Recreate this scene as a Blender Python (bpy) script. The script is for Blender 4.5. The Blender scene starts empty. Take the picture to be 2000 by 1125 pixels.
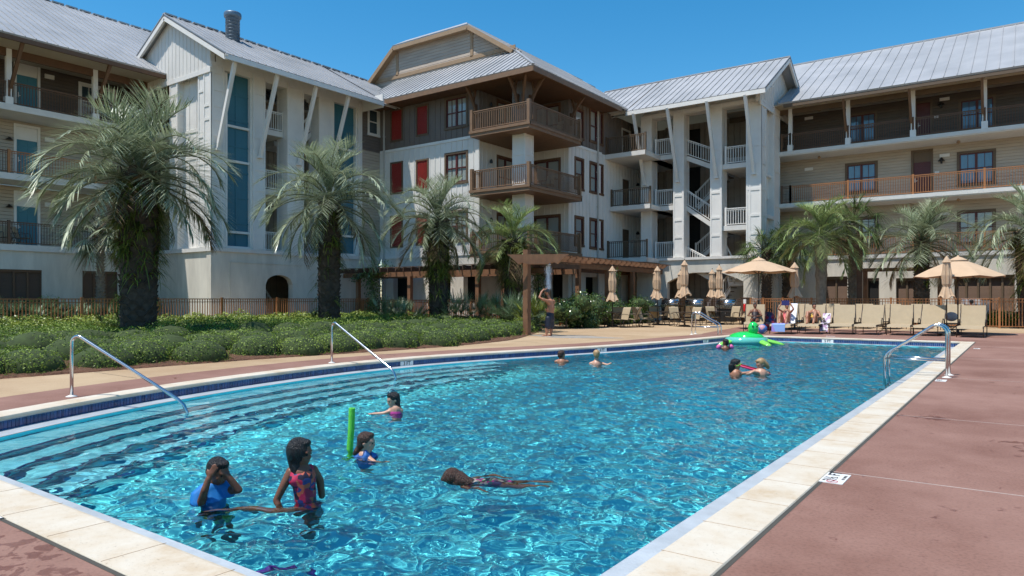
import bpy, bmesh, math, random
import numpy as np
from mathutils import Vector, Matrix, noise
SC = bpy.context.scene
COL = SC.collection
R = math.radians
# ---------------------------------------------------------------- camera
F = 1382.0; HOR = 583.0; CH = 1.4
TH = math.atan2(.586, .81)
CS, SN = math.cos(TH), math.sin(TH)
cam_d = bpy.data.cameras.new('camera'); cam = bpy.data.objects.new('camera', cam_d); COL.objects.link(cam)
cam.location = (0, 0, CH); cam.rotation_euler = (R(90), 0, TH)
cam_d.sensor_width = 36; cam_d.lens = 36*F/2000; cam_d.shift_y = (HOR-562.5)/2000
cam_d.clip_end = 3000; cam_d.clip_start = .05
SC.camera = cam
def ray(px):
    a = (px-1000)/F
    return a*CS-SN, a*SN+CS
def dY(px, Y): return Y/ray(px)[1]
def dX(px, X): return X/ray(px)[0]
def uX(px, Y): return ray(px)[0]*dY(px, Y)          # X of a column of the plane Y
def uY(px, X): return ray(px)[1]*dX(px, X)
def zY(px, py, Y): return CH+(HOR-py)/F*dY(px, Y)
def zX(px, py, X): return CH+(HOR-py)/F*dX(px, X)
def ground(px, py, z=0.):
    d = (CH-z)*F/(py-HOR); r = ray(px)
    return Vector((r[0]*d, r[1]*d, z))
def atd(px, py, d):
    r = ray(px); return Vector((r[0]*d, r[1]*d, CH+(HOR-py)/F*d))
# ---------------------------------------------------------------- object helpers
def prop(o, label=None, cat=None, group=None, kind=None):
    if label: o['label'] = label
    if cat: o['category'] = cat
    if group: o['group'] = group
    if kind: o['kind'] = kind
    return o
def thing(name, label, cat, loc=(0, 0, 0), rz=0, group=None):
    o = bpy.data.objects.new(name, None); COL.objects.link(o)
    o.location = loc; o.rotation_euler = (0, 0, rz); o.empty_display_size = .2
    return prop(o, label, cat, group)
def copy_thing(r, loc, rz=None, label=None, group=None, scale=None):
    n = r.copy(); COL.objects.link(n); n.location = loc
    if rz is not None: n.rotation_euler = (0, 0, rz)
    if label: n['label'] = label
    if group: n['group'] = group
    if scale: n.scale = (scale,)*3
    def rec(s, d):
        for ch in list(s.children):
            c = ch.copy(); COL.objects.link(c); c.parent = d
            rec(ch, c)
    rec(r, n)
    return n
def wloc(p):
    v = Vector((0, 0, 0))
    while p is not None:
        v += p.location; p = p.parent
    return v
class MB:
    def __init__(s): s.v = []; s.f = []; s.m = []; s.cur = 0
    def add(s, vs, fs):
        b = len(s.v); s.v.extend([tuple(q) for q in vs])
        for f in fs: s.f.append(tuple(b+i for i in f)); s.m.append(s.cur)
    def box(s, x0, x1, y0, y1, z0, z1):
        if x0 > x1: x0, x1 = x1, x0
        if y0 > y1: y0, y1 = y1, y0
        if z0 > z1: z0, z1 = z1, z0
        s.add([(x0,y0,z0),(x1,y0,z0),(x1,y1,z0),(x0,y1,z0),(x0,y0,z1),(x1,y0,z1),(x1,y1,z1),(x0,y1,z1)],
              [(0,3,2,1),(4,5,6,7),(0,1,5,4),(1,2,6,5),(2,3,7,6),(3,0,4,7)])
    def obox(s, c, ax, ay, az):
        c = Vector(c); ax = Vector(ax); ay = Vector(ay); az = Vector(az)
        s.add([c-ax-ay-az, c+ax-ay-az, c+ax+ay-az, c-ax+ay-az, c-ax-ay+az, c+ax-ay+az, c+ax+ay+az, c-ax+ay+az],
              [(0,3,2,1),(4,5,6,7),(0,1,5,4),(1,2,6,5),(2,3,7,6),(3,0,4,7)])
    def bar(s, p, q, w, h, up=(0, 0, 1)):
        p = Vector(p); q = Vector(q); d = (q-p); L = d.length
        if L < 1e-6: return
        d /= L; u = Vector(up)
        if abs(d.dot(u)) > .98: u = Vector((1, 0, 0))
        sd = d.cross(u).normalized(); u = sd.cross(d).normalized()
        s.obox((p+q)/2, d*L/2, sd*w/2, u*h/2)
    def tube(s, pts, r, n=8, cap=True):
        pts = [Vector(p) for p in pts]; k = len(pts)
        rs = r if isinstance(r, (list, tuple)) else [r]*k
        ref = None; rings = []
        for i in range(k):
            t = (pts[min(i+1, k-1)]-pts[max(i-1, 0)]).normalized()
            if ref is None:
                ref = Vector((0, 0, 1)) if abs(t.z) < .9 else Vector((1, 0, 0))
                ref = (ref-t*ref.dot(t)).normalized()
            else:
                ref = (ref-t*ref.dot(t))
                ref = ref.normalized() if ref.length > 1e-5 else t.orthogonal().normalized()
            b = t.cross(ref)
            rings.append([pts[i]+(ref*math.cos(2*math.pi*j/n)+b*math.sin(2*math.pi*j/n))*rs[i] for j in range(n)])
        fs = []
        for i in range(k-1):
            for j in range(n):
                fs.append((i*n+j, i*n+(j+1) % n, (i+1)*n+(j+1) % n, (i+1)*n+j))
        if cap:
            fs.append(tuple(range(n-1, -1, -1))); fs.append(tuple((k-1)*n+j for j in range(n)))
        s.add([p for r_ in rings for p in r_], fs)
    def lathe(s, c, prof, n=16, cap=True):
        vs = []
        for r, z in prof:
            for j in range(n):
                a = 2*math.pi*j/n; vs.append((c[0]+r*math.cos(a), c[1]+r*math.sin(a), c[2]+z))
        fs = []
        for i in range(len(prof)-1):
            for j in range(n):
                fs.append((i*n+j, i*n+(j+1) % n, (i+1)*n+(j+1) % n, (i+1)*n+j))
        if cap:
            fs.append(tuple(range(n-1, -1, -1))); fs.append(tuple((len(prof)-1)*n+j for j in range(n)))
        s.add(vs, fs)
    def ell(s, c, r, n=16, m=10, rot=None):
        c = Vector(c); vs = []
        for i in range(m+1):
            ph = math.pi*i/m
            for j in range(n):
                a = 2*math.pi*j/n
                p = Vector((r[0]*math.sin(ph)*math.cos(a), r[1]*math.sin(ph)*math.sin(a), r[2]*math.cos(ph)))
                if rot is not None: p = rot @ p
                vs.append(c+p)
        fs = []
        for i in range(m):
            for j in range(n):
                fs.append((i*n+j, (i+1)*n+j, (i+1)*n+(j+1) % n, i*n+(j+1) % n))
        s.add(vs, fs)
    def prism(s, poly, off):                       # poly: list of 3-D points, extruded by off
        n = len(poly); off = Vector(off)
        vs = [Vector(p) for p in poly]; vs += [p+off for p in vs]
        fs = [tuple(range(n-1, -1, -1)), tuple(range(n, 2*n))]
        for i in range(n): fs.append((i, (i+1) % n, n+(i+1) % n, n+i))
        s.add(vs, fs)
    def quad(s, a, b, c, d): s.add([a, b, c, d], [(0, 1, 2, 3)])
    def build(s, name, mat, parent=None, smooth=False, bevel=0, local=False):
        me = bpy.data.meshes.new(name)
        off = Vector((0, 0, 0)) if (parent is None or local) else wloc(parent)
        me.from_pydata([(x-off.x, y-off.y, z-off.z) for x, y, z in s.v], [], s.f)
        mats = mat if isinstance(mat, (list, tuple)) else [mat]
        for m_ in mats: me.materials.append(m_)
        if len(mats) > 1: me.polygons.foreach_set('material_index', s.m)
        bm = bmesh.new(); bm.from_mesh(me); bmesh.ops.recalc_face_normals(bm, faces=bm.faces); bm.to_mesh(me); bm.free()
        if smooth: me.polygons.foreach_set('use_smooth', [True]*len(me.polygons))
        me.update()
        o = bpy.data.objects.new(name, me); COL.objects.link(o)
        if parent is not None: o.parent = parent
        if bevel:
            b = o.modifiers.new('bevel', 'BEVEL'); b.width = bevel; b.segments = 2; b.limit_method = 'ANGLE'
        return o
def np_mesh(name, V, Fq, mat, parent=None, smooth=False, attr=None):
    """V (n,3) float, Fq (m,k) int"""
    me = bpy.data.meshes.new(name)
    off = wloc(parent) if parent is not None else Vector((0, 0, 0))
    V = np.asarray(V, dtype=np.float32)-np.array(off, dtype=np.float32)
    Fq = np.asarray(Fq, dtype=np.int32); m, k = Fq.shape
    me.vertices.add(len(V)); me.vertices.foreach_set('co', V.ravel())
    me.loops.add(m*k); me.loops.foreach_set('vertex_index', Fq.ravel())
    me.polygons.add(m); me.polygons.foreach_set('loop_start', np.arange(0, m*k, k, dtype=np.int32))
    me.polygons.foreach_set('loop_total', np.full(m, k, dtype=np.int32))
    if smooth: me.polygons.foreach_set('use_smooth', np.ones(m, dtype=bool))
    me.update(calc_edges=True)
    if attr is not None:
        a = me.attributes.new('tint', 'FLOAT', 'POINT'); a.data.foreach_set('value', np.asarray(attr, dtype=np.float32))
    me.materials.append(mat)
    o = bpy.data.objects.new(name, me); COL.objects.link(o)
    if parent is not None: o.parent = parent
    return o
# ---------------------------------------------------------------- materials
def nodes(name):
    m = bpy.data.materials.new(name); m.use_nodes = True
    nt = m.node_tree; b = nt.nodes['Principled BSDF']
    return m, nt, b
def N(nt, typ, **kw):
    n = nt.nodes.new(typ)
    for k, v in kw.items():
        if k in n.inputs: n.inputs[k].default_value = v
        else: setattr(n, k, v)
    return n
def ramp(nt, pts):
    n = nt.nodes.new('ShaderNodeValToRGB'); e = n.color_ramp.elements
    while len(e) < len(pts): e.new(.5)
    for i, (p, c) in enumerate(pts):
        e[i].position = p; e[i].color = (c, c, c, 1) if isinstance(c, (int, float)) else (*c, 1)
    return n
def coords(nt, scale=(1, 1, 1)):
    g = N(nt, 'ShaderNodeNewGeometry'); mp = N(nt, 'ShaderNodeMapping'); mp.inputs['Scale'].default_value = scale
    nt.links.new(g.outputs['Position'], mp.inputs['Vector']); return mp.outputs[0]
def simple(name, col, rough=.6, metal=0., var=.12, scale=3., bump=0., bscale=40., spec=.5, stretch=(1, 1, 1), trans=0., coat=0.):
    m, nt, b = nodes(name); L = nt.links
    co = coords(nt, stretch)
    n1 = N(nt, 'ShaderNodeTexNoise', Scale=scale, Detail=6., Roughness=.65); L.new(co, n1.inputs['Vector'])
    lo = tuple(c*(1-var) for c in col); hi = tuple(min(1, c*(1+var)) for c in col)
    r = ramp(nt, [(.3, lo), (.7, hi)]); L.new(n1.outputs['Fac'], r.inputs[0]); L.new(r.outputs[0], b.inputs['Base Color'])
    b.inputs['Roughness'].default_value = rough; b.inputs['Metallic'].default_value = metal
    b.inputs['Specular IOR Level'].default_value = spec
    if coat: b.inputs['Coat Weight'].default_value = coat
    if trans: b.inputs['Transmission Weight'].default_value = trans
    if bump:
        n2 = N(nt, 'ShaderNodeTexNoise', Scale=bscale, Detail=4.); L.new(co, n2.inputs['Vector'])
        bp = N(nt, 'ShaderNodeBump', Strength=bump, Distance=.02); L.new(n2.outputs['Fac'], bp.inputs['Height'])
        L.new(bp.outputs[0], b.inputs['Normal'])
    return m
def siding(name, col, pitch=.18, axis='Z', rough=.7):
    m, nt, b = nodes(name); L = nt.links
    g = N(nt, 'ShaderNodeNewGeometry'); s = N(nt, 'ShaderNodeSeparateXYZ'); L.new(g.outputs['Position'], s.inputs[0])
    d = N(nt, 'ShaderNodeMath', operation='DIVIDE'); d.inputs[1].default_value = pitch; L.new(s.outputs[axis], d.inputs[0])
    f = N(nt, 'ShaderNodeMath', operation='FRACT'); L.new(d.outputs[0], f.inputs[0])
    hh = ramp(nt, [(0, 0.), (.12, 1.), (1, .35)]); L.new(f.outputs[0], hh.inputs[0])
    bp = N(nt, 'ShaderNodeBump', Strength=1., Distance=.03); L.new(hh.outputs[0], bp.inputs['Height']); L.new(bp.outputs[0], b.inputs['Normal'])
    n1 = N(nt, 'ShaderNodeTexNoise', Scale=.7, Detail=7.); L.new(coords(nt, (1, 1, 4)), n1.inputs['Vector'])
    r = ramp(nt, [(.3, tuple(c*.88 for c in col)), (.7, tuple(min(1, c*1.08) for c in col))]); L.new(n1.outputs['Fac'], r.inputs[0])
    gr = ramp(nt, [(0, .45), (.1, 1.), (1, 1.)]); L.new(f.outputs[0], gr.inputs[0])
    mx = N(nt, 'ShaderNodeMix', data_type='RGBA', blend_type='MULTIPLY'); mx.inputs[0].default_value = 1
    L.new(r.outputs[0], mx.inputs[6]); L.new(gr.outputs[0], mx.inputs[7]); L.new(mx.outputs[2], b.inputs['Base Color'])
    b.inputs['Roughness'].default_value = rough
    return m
# ---------------------------------------------------------------- sky and sun
SUN = Vector((-.47, -1, 2.75)).normalized()
W = bpy.data.worlds.new('World'); SC.world = W; W.use_nodes = True
nt = W.node_tree; bg = nt.nodes['Background']
sky = N(nt, 'ShaderNodeTexSky'); sky.sky_type = 'NISHITA'; sky.sun_disc = False
sky.sun_elevation = math.asin(SUN.z); sky.sun_rotation = math.atan2(SUN.x, SUN.y)
sky.dust_density = 0.3; sky.air_density = 1.0; sky.ozone_density = 3.0; sky.altitude = 0
hs = N(nt, 'ShaderNodeHueSaturation'); hs.inputs['Saturation'].default_value = 1.38; hs.inputs['Hue'].default_value = .489
hs.inputs['Value'].default_value = 1.0
nt.links.new(sky.outputs[0], hs.inputs['Color']); nt.links.new(hs.outputs[0], bg.inputs['Color'])
bg.inputs['Strength'].default_value = .12
sl = bpy.data.lights.new('sun', 'SUN'); so = bpy.data.objects.new('sun', sl); COL.objects.link(so)
sl.energy = 3.9; sl.angle = R(.5); sl.color = (1, .955, .89)
so.rotation_euler = SUN.to_track_quat('Z', 'Y').to_euler(); so.location = (0, 0, 60)
SC.view_settings.view_transform = 'Standard'; SC.view_settings.look = 'None'; SC.view_settings.exposure = 0.5; SC.view_settings.gamma = 1
SC.render.engine = 'CYCLES'
cy = SC.cycles; cy.use_denoising = True; cy.max_bounces = 8; cy.diffuse_bounces = 3; cy.glossy_bounces = 3
cy.transmission_bounces = 4; cy.transparent_max_bounces = 8; cy.sample_clamp_indirect = 6; cy.use_adaptive_sampling = True; cy.adaptive_threshold = .02
try: cy.denoiser = 'OPENIMAGEDENOISE'
except Exception: pass
cy.caustics_reflective = False; cy.caustics_refractive = True
# ---------------------------------------------------------------- pool
def catmull(P, n=6):
    out = []
    for i in range(len(P)-1):
        p0 = P[max(i-1, 0)]; p1 = P[i]; p2 = P[i+1]; p3 = P[min(i+2, len(P)-1)]
        for k in range(n):
            t = k/n
            out.append(tuple(.5*((2*p1[j])+(-p0[j]+p2[j])*t+(2*p0[j]-5*p1[j]+4*p2[j]-p3[j])*t*t+(-p0[j]+3*p1[j]-3*p2[j]+p3[j])*t**3) for j in (0, 1)))
    out.append(tuple(P[-1])); return out
XR, YN, YF = -1.27, 1.75, 27.05
LEFT = catmull([(-9.3, YN), (-10.3, 3.5), (-11.15, 5.6), (-11.7, 7.9), (-11.98, 10.3), (-11.85, 12.6), (-11.35, 14.8), (-10.7, 16.9), (-10.1, 19.0), (-9.7, 21.2), (-9.45, 23.3), (-9.25, 25.2), (-9.1, YF)], 5)
# outline counter-clockwise: near-left -> near-right -> far-right -> far-left -> down the curve
OUT = [(-9.3, YN), (-7, YN), (-4, YN), (XR, YN), (XR, 8), (XR, 15), (XR, 21), (XR, YF), (-4, YF), (-7, YF)] + LEFT[::-1][:-1]
def inset(P, w):
    n = len(P); out = []
    for i in range(n):
        a = Vector(P[i-1]); b = Vector(P[i]); c = Vector(P[(i+1) % n])
        d1 = (b-a).normalized(); d2 = (c-b).normalized()
        n1 = Vector((-d1.y, d1.x)); n2 = Vector((-d2.y, d2.x)); m = (n1+n2)
        m = m/(m.length_squared)*2 if m.length > 1e-6 else n1
        out.append((b.x+m.x*w, b.y+m.y*w))
    return out
CI = inset(OUT, .36); LI = inset(OUT, .66)
DEP = lambda y: -1.15-.62*min(1, max(0, (y-9)/14))
def ring(mb, A, B, z, zb=None):
    n = len(A)
    for i in range(n):
        j = (i+1) % n
        mb.quad((*A[i], z), (*A[j], z), (*B[j], z), (*B[i], z))
def wallstrip(mb, A, z0, z1):
    n = len(A)
    for i in range(n):
        j = (i+1) % n
        a = z0 if not callable(z0) else z0(A[i][1]); b = z0 if not callable(z0) else z0(A[j][1])
        mb.quad((*A[i], a), (*A[j], b), (*A[j], z1), (*A[i], z1))
M = {}
def stone_mat():
    m, nt, b = nodes('coping_stone'); L = nt.links; co = coords(nt)
    n1 = N(nt, 'ShaderNodeTexNoise', Scale=1.6, Detail=8., Roughness=.7); L.new(co, n1.inputs['Vector'])
    r = ramp(nt, [(.30, (.45, .33, .20)), (.46, (.55, .47, .36)), (.64, (.60, .55, .46))]); L.new(n1.outputs['Fac'], r.inputs[0])
    n2 = N(nt, 'ShaderNodeTexNoise', Scale=60., Detail=6., Roughness=.8); L.new(co, n2.inputs['Vector'])
    r2 = ramp(nt, [(.30, .4), (.40, 1.)]); L.new(n2.outputs['Fac'], r2.inputs[0])
    mx = N(nt, 'ShaderNodeMix', data_type='RGBA', blend_type='MULTIPLY'); mx.inputs[0].default_value = .85
    L.new(r.outputs[0], mx.inputs[6]); L.new(r2.outputs[0], mx.inputs[7]); L.new(mx.outputs[2], b.inputs['Base Color'])
    bp = N(nt, 'ShaderNodeBump', Strength=.5, Distance=.01); L.new(r2.outputs[0], bp.inputs['Height']); L.new(bp.outputs[0], b.inputs['Normal'])
    b.inputs['Roughness'].default_value = .75
    return m
def deck_mat(name, c0, c1, wet, spots=()):
    m, nt, b = nodes(name); L = nt.links; co = coords(nt)
    n1 = N(nt, 'ShaderNodeTexNoise', Scale=.55, Detail=9., Roughness=.68); L.new(co, n1.inputs['Vector'])
    r = ramp(nt, [(.3, c0), (.68, c1)]); L.new(n1.outputs['Fac'], r.inputs[0])
    n2 = N(nt, 'ShaderNodeTexNoise', Scale=45., Detail=5., Roughness=.7); L.new(co, n2.inputs['Vector'])
    r2 = ramp(nt, [(.3, .5), (.48, .95), (.75, 1.15)]); L.new(n2.outputs['Fac'], r2.inputs[0])
    mx = N(nt, 'ShaderNodeMix', data_type='RGBA', blend_type='MULTIPLY'); mx.inputs[0].default_value = .8
    L.new(r.outputs[0], mx.inputs[6]); L.new(r2.outputs[0], mx.inputs[7])
    # wet splashes
    n3 = N(nt, 'ShaderNodeTexNoise', Scale=1.9, Detail=7., Roughness=.62, Distortion=.6); L.new(co, n3.inputs['Vector'])
    n3.inputs['Scale'].default_value = 5.5; src = n3.outputs['Fac']
    for c_, rad_ in spots:                                # splashes left by swimmers
        g = N(nt, 'ShaderNodeNewGeometry'); dv = N(nt, 'ShaderNodeVectorMath', operation='DISTANCE'); dv.inputs[1].default_value = c_; L.new(g.outputs['Position'], dv.inputs[0])
        mr = N(nt, 'ShaderNodeMapRange'); mr.inputs[1].default_value = rad_*.3; mr.inputs[2].default_value = rad_; mr.inputs[3].default_value = .17; mr.inputs[4].default_value = 0.; L.new(dv.outputs['Value'], mr.inputs[0])
        ad = N(nt, 'ShaderNodeMath', operation='ADD'); L.new(src, ad.inputs[0]); L.new(mr.outputs[0], ad.inputs[1]); src = ad.outputs[0]
    r3 = ramp(nt, [(.655, 0.), (.675, 1.)]); L.new(src, r3.inputs[0])
    n4 = N(nt, 'ShaderNodeTexNoise', Scale=.35, Detail=5., Roughness=.6); L.new(coords(nt, (1.1, .9, 1)), n4.inputs['Vector'])
    r4 = ramp(nt, [(.45, 0.), (.62, 1.)]); L.new(n4.outputs['Fac'], r4.inputs[0])
    mm = N(nt, 'ShaderNodeMath', operation='MULTIPLY'); L.new(r3.outputs[0], mm.inputs[0]); mm.inputs[1].default_value = wet
    mx2 = N(nt, 'ShaderNodeMix', data_type='RGBA', blend_type='MULTIPLY'); L.new(mm.outputs[0], mx2.inputs[0])
    L.new(mx.outputs[2], mx2.inputs[6]); mx2.inputs[7].default_value = (.55, .34, .27, 1)
    mx3 = N(nt, 'ShaderNodeMix', data_type='RGBA'); mx3.inputs[7].default_value = (min(1, c1[0]*1.25), min(1, c1[1]*1.35), min(1, c1[2]*1.4), 1)
    mw = N(nt, 'ShaderNodeMath', operation='MULTIPLY'); L.new(r4.outputs[0], mw.inputs[0]); mw.inputs[1].default_value = .35
    L.new(mw.outputs[0], mx3.inputs[0]); L.new(mx2.outputs[2], mx3.inputs[6]); L.new(mx3.outputs[2], b.inputs['Base Color'])
    rr = N(nt, 'ShaderNodeMapRange'); rr.inputs[3].default_value = .78; rr.inputs[4].default_value = .3
    L.new(mm.outputs[0], rr.inputs[0]); L.new(rr.outputs[0], b.inputs['Roughness'])
    bp = N(nt, 'ShaderNodeBump', Strength=.35, Distance=.006); L.new(n2.outputs['Fac'], bp.inputs['Height']); L.new(bp.outputs[0], b.inputs['Normal'])
    b.inputs['Specular IOR Level'].default_value = .35
    return m
M['stone'] = stone_mat()
M['red_deck'] = deck_mat('red_stained_concrete', (.175, .080, .056), (.29, .160, .122), .9, [((-4.3, 1.15, 0), 1.3), ((.1, 8.2, 0), .55), ((.9, 7.4, 0), .5), ((-.9, 9.6, 0), .4), ((-3.4, 1.3, 0), .5)])
M['tan_deck'] = deck_mat('tan_concrete', (.36, .24, .135), (.44, .315, .195), .5)
M['ledge'] = simple('gutter_ledge', (.42, .46, .49), .35, var=.14, scale=4, bump=.2)
M['plaster'] = simple('pool_plaster', (.13, .77, .81), .8, var=.05, scale=.6)
M['step'] = simple('pool_step', (.20, .66, .75), .7, var=.1, scale=2)
M['grout'] = simple('joint_sealant', (.06, .055, .045), .9)
def tile_mat():
    m, nt, b = nodes('blue_tile'); L = nt.links
    w = N(nt, 'ShaderNodeTexWhiteNoise'); w.noise_dimensions = '3D'
    g = N(nt, 'ShaderNodeNewGeometry'); v = N(nt, 'ShaderNodeVectorMath', operation='SNAP'); v.inputs[1].default_value = (.055, .055, 5)
    L.new(g.outputs['Position'], v.inputs[0]); L.new(v.outputs[0], w.inputs[0])
    r = ramp(nt, [(0, (.012, .035, .12)), (1, (.035, .085, .24))]); L.new(w.outputs[0], r.inputs[0]); L.new(r.outputs[0], b.inputs['Base Color'])
    b.inputs['Roughness'].default_value = .15; return m
M['tile'] = tile_mat()
M['tilegrout'] = simple('tile_grout', (.42, .47, .52), .8)

# basin: floor, walls, steps, ledge, coping are parts of the pool
pool = thing('swimming_pool', 'large blue swimming pool with a pale stone rim and a curved side with steps', 'pool', (-5.5, 14, 0)); pool['kind'] = 'structure'
mb = MB()
ys = [1.0+i*.5 for i in range(56)]
for i in range(len(ys)-1):
    mb.quad((-12.6, ys[i], DEP(ys[i])), (-.9, ys[i], DEP(ys[i])), (-.9, ys[i+1], DEP(ys[i+1])), (-12.6, ys[i+1], DEP(ys[i+1])))
mb.build('basin_floor', M['plaster'], pool)
mb = MB(); wallstrip(mb, LI, -1.9, -.16); basin_wall = mb.build('basin_wall', M['plaster'], pool)
mb = MB(); ring(mb, inset(OUT, .33), LI, -.155); mb.build('gutter_ledge', M['ledge'], pool)
# coping: stones with fine joints and a rounded lip
def ring_path(A, step):
    """resample closed outline, keep corners"""
    out = []; n = len(A)
    for i in range(n):
        a = Vector(A[i]); b = Vector(A[(i+1) % n]); L_ = (b-a).length; k = max(1, int(round(L_/step)))
        for q in range(k): out.append(tuple(a+(b-a)*q/k))
    return out
mb = MB(); n = len(OUT)
prof = [(.0, -.06), (.0, .004), (.006, .012), (.33, .012), (.352, .006), (.36, -.012), (.352, -.036), (.33, -.045), (.30, -.05)]
rings = [(inset(OUT, w), z) for w, z in prof]
for k in range(len(rings)-1):
    A, za = rings[k]; B, zb = rings[k+1]
    for i in range(n):
        j = (i+1) % n; mb.quad((*A[i], za), (*A[j], za), (*B[j], zb), (*B[i], zb))
mb.build('stone_coping', M['stone'], pool, smooth=False)
mb = MB()                                               # thin joints between the coping stones
def joints(a, b, step, w=.0035):
    a = Vector(a); b = Vector(b); L_ = (b-a).length; d = (b-a)/L_; nn = Vector((-d.y, d.x)); k = int(L_/step)
    for q in range(1, k):
        p = a+d*(q*L_/k); c = p+nn*.18
        mb.obox((c.x, c.y, .0125), (d.x*w/2, d.y*w/2, 0), (nn.x*.175, nn.y*.175, 0), (0, 0, .0012))
joints((-9.3, YN), (XR, YN), .62); joints((XR, YN), (XR, YF), .62); joints((XR, YF), (-9.1, YF), .62)
mb.build('coping_joints', simple('coping_joint', (.42, .30, .20), .9), pool)
# dark sealant gap round the coping
mb = MB(); ring(mb, inset(OUT, -.028), inset(OUT, .004), .0015); mb.build('sealant_gap', M['grout'], pool)
# tile band
mb = MB(); mb2 = MB()
TI = inset(OUT, .335); wallstrip(mb2, TI, -.16, -.04); mb2.build('tile_grout', M['tilegrout'], pool)
def tiles(a, b, pitch=.058):
    a = Vector(a); b = Vector(b); L_ = (b-a).length; d = (b-a)/L_; nn = Vector((-d.y, d.x)); k = max(1, int(round(L_/pitch)))
    for q in range(k):
        c = a+d*((q+.5)*L_/k)+nn*.003
        mb.obox((c.x, c.y, -.103), (d.x*L_/k*.43, d.y*L_/k*.43, 0), (nn.x*.004, nn.y*.004, 0), (0, 0, .051))
for i in range(len(TI)): tiles(TI[i], TI[(i+1) % len(TI)])
mb.build('tile_band', M['tile'], pool)
# underwater steps along the curved side
def curve_inset(w): 
    P = inset(OUT, w); return P[10:][::-1]+[]           # near-left .. far-left order of LEFT
stepz = [-.32, -.53, -.74, -.95]
for k in range(4):
    A = inset(OUT, .655); B = inset(OUT, .66+.42*(k+1)+.12)
    idx = [i for i in range(n) if i >= 10 or i == 0]
    seq = [0]+[n-1-q for q in range(n-10)]
    seq = [i for i in seq if OUT[i][1] < 14.6-.55*k]
    mb = MB()
    poly = [(*A[i], stepz[k]) for i in seq]; inn = [(*B[i], stepz[k]) for i in seq]
    poly[0] = (-9.75, 2.39, stepz[k]); inn[0] = (inn[1][0]+.55, 2.39, stepz[k]) 
    for i in range(len(seq)-1):
        mb.quad(poly[i], poly[i+1], inn[i+1], inn[i])
        a, b = inn[i], inn[i+1]
        mb.quad(a, b, (b[0], b[1], -1.9), (a[0], a[1], -1.9))
    a, b = poly[-1], inn[-1]; mb.quad(a, b, (b[0], b[1], -1.9), (a[0], a[1], -1.9))
    mb.build('step', M['step'], pool)
    mb = MB(); pts = [Vector(p)+Vector((0, 0, .004)) for p in inn]
    for i in range(len(pts)-1): mb.bar(pts[i], pts[i+1], .06, .012)
    mb.build('step_edge', simple('riser_shadow_line', (.006, .03, .12), .4), pool)  # dark line painted in for the shadow at the riser
# water
def water_mat():
    m, nt, b = nodes('pool_water')
    b.inputs['Base Color'].default_value = (.86, .99, 1, 1); b.inputs['Transmission Weight'].default_value = 1
    b.inputs['Roughness'].default_value = 0; b.inputs['IOR'].default_value = 1.33
    return m
rs = np.random.RandomState(5)
def waves(X, Y):
    Z = np.zeros_like(X)
    for k in range(90):
        lam = .10*(.60/.10)**rs.rand(); ang = rs.rand()*2*np.pi; kk = 2*np.pi/lam
        sl_ = .034*(lam/.25)**-.25
        Z += sl_/kk*np.sin(kk*(X*np.cos(ang)+Y*np.sin(ang))+rs.rand()*6.28)
    return Z
def water_mesh(step=.027):
    xs = np.arange(-11.9, -1.5, step); yy = np.arange(2.0, 26.8, step); X, Y = np.meshgrid(xs, yy)
    P0 = np.array(inset(OUT, .66)[10:]+[inset(OUT, .66)[0]]); P0 = P0[np.argsort(P0[:, 1])]
    calm = np.clip((X-np.interp(Y, P0[:, 1], P0[:, 0]))/3.2, 0, 1)**1.6; calm = np.maximum(calm, np.clip((Y-11)/5, 0, 1))
    Z = -.182+np.clip(waves(X, Y)*(.08+.92*calm), -.02, .022)
    V = np.stack([X, Y, Z], -1).reshape(-1, 3); ny, nx = X.shape
    i = np.arange(ny*nx).reshape(ny, nx)
    Fq = np.stack([i[:-1, :-1], i[:-1, 1:], i[1:, 1:], i[1:, :-1]], -1).reshape(-1, 4)
    # left limit following the curve
    P = np.array(inset(OUT, .60)[10:]+[inset(OUT, .60)[0]]); P = P[np.argsort(P[:, 1])]
    cx = V[Fq, 0].mean(1); cyy = V[Fq, 1].mean(1); lim = np.interp(cyy, P[:, 1], P[:, 0])
    keep = (cx > lim)
    return V, Fq[keep]
V_, F_ = water_mesh()
M['water'] = water_mat()
water = np_mesh('water', V_, F_, M['water'], None, True); prop(water, 'rippling turquoise water filling the swimming pool', None, None, 'structure')

sl.cycles.is_caustics_light = True
water.cycles.is_caustics_caster = True
for o in pool.children:
    if o.name.split('.')[0] in ('basin_floor', 'basin_wall', 'step', 'step_edge'): o.cycles.is_caustics_receiver = True
# ---------------------------------------------------------------- decks and ground
n = len(OUT)
RB = inset(OUT, -1.15)
RB[0] = (-10.7, -9.); RB[1] = (-7, -9.); RB[2] = (-4, -9.); RB[3] = (22, -9.); RB[4] = (22, 8); RB[5] = (22, 15); RB[6] = (22, 24)
RB[7] = (22, 35); RB[8] = (-5, 35); RB[9] = (-11.4, 35); RB[10] = (-10.45, 27.6)
mb = MB(); ring(mb, RB, inset(OUT, -.027), 0.)
o = mb.build('pool_deck', M['red_deck']); prop(o, kind='structure')
TB = []
for i, p in enumerate(OUT):
    if i <= 3: TB.append((p[0] if i in (1, 2) else (-38. if i == 0 else 40.), -12.))
    elif i <= 6: TB.append((40., p[1]))
    elif i <= 9: TB.append(((40, -4, -12)[i-7], 46.4))
    elif i == 10: TB.append((-38., 46.4))
    else: TB.append((-38., p[1]))
mb = MB(); ring(mb, TB, RB, 0.)
o = mb.build('patio_paving', M['tan_deck']); prop(o, kind='structure')
mb = MB(); BG = [(p[0]*30, p[1]*30) for p in TB]; ring(mb, BG, TB, -.0)
M['earth'] = simple('sandy_ground', (.30, .25, .15), .9, var=.25, scale=.2)
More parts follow.
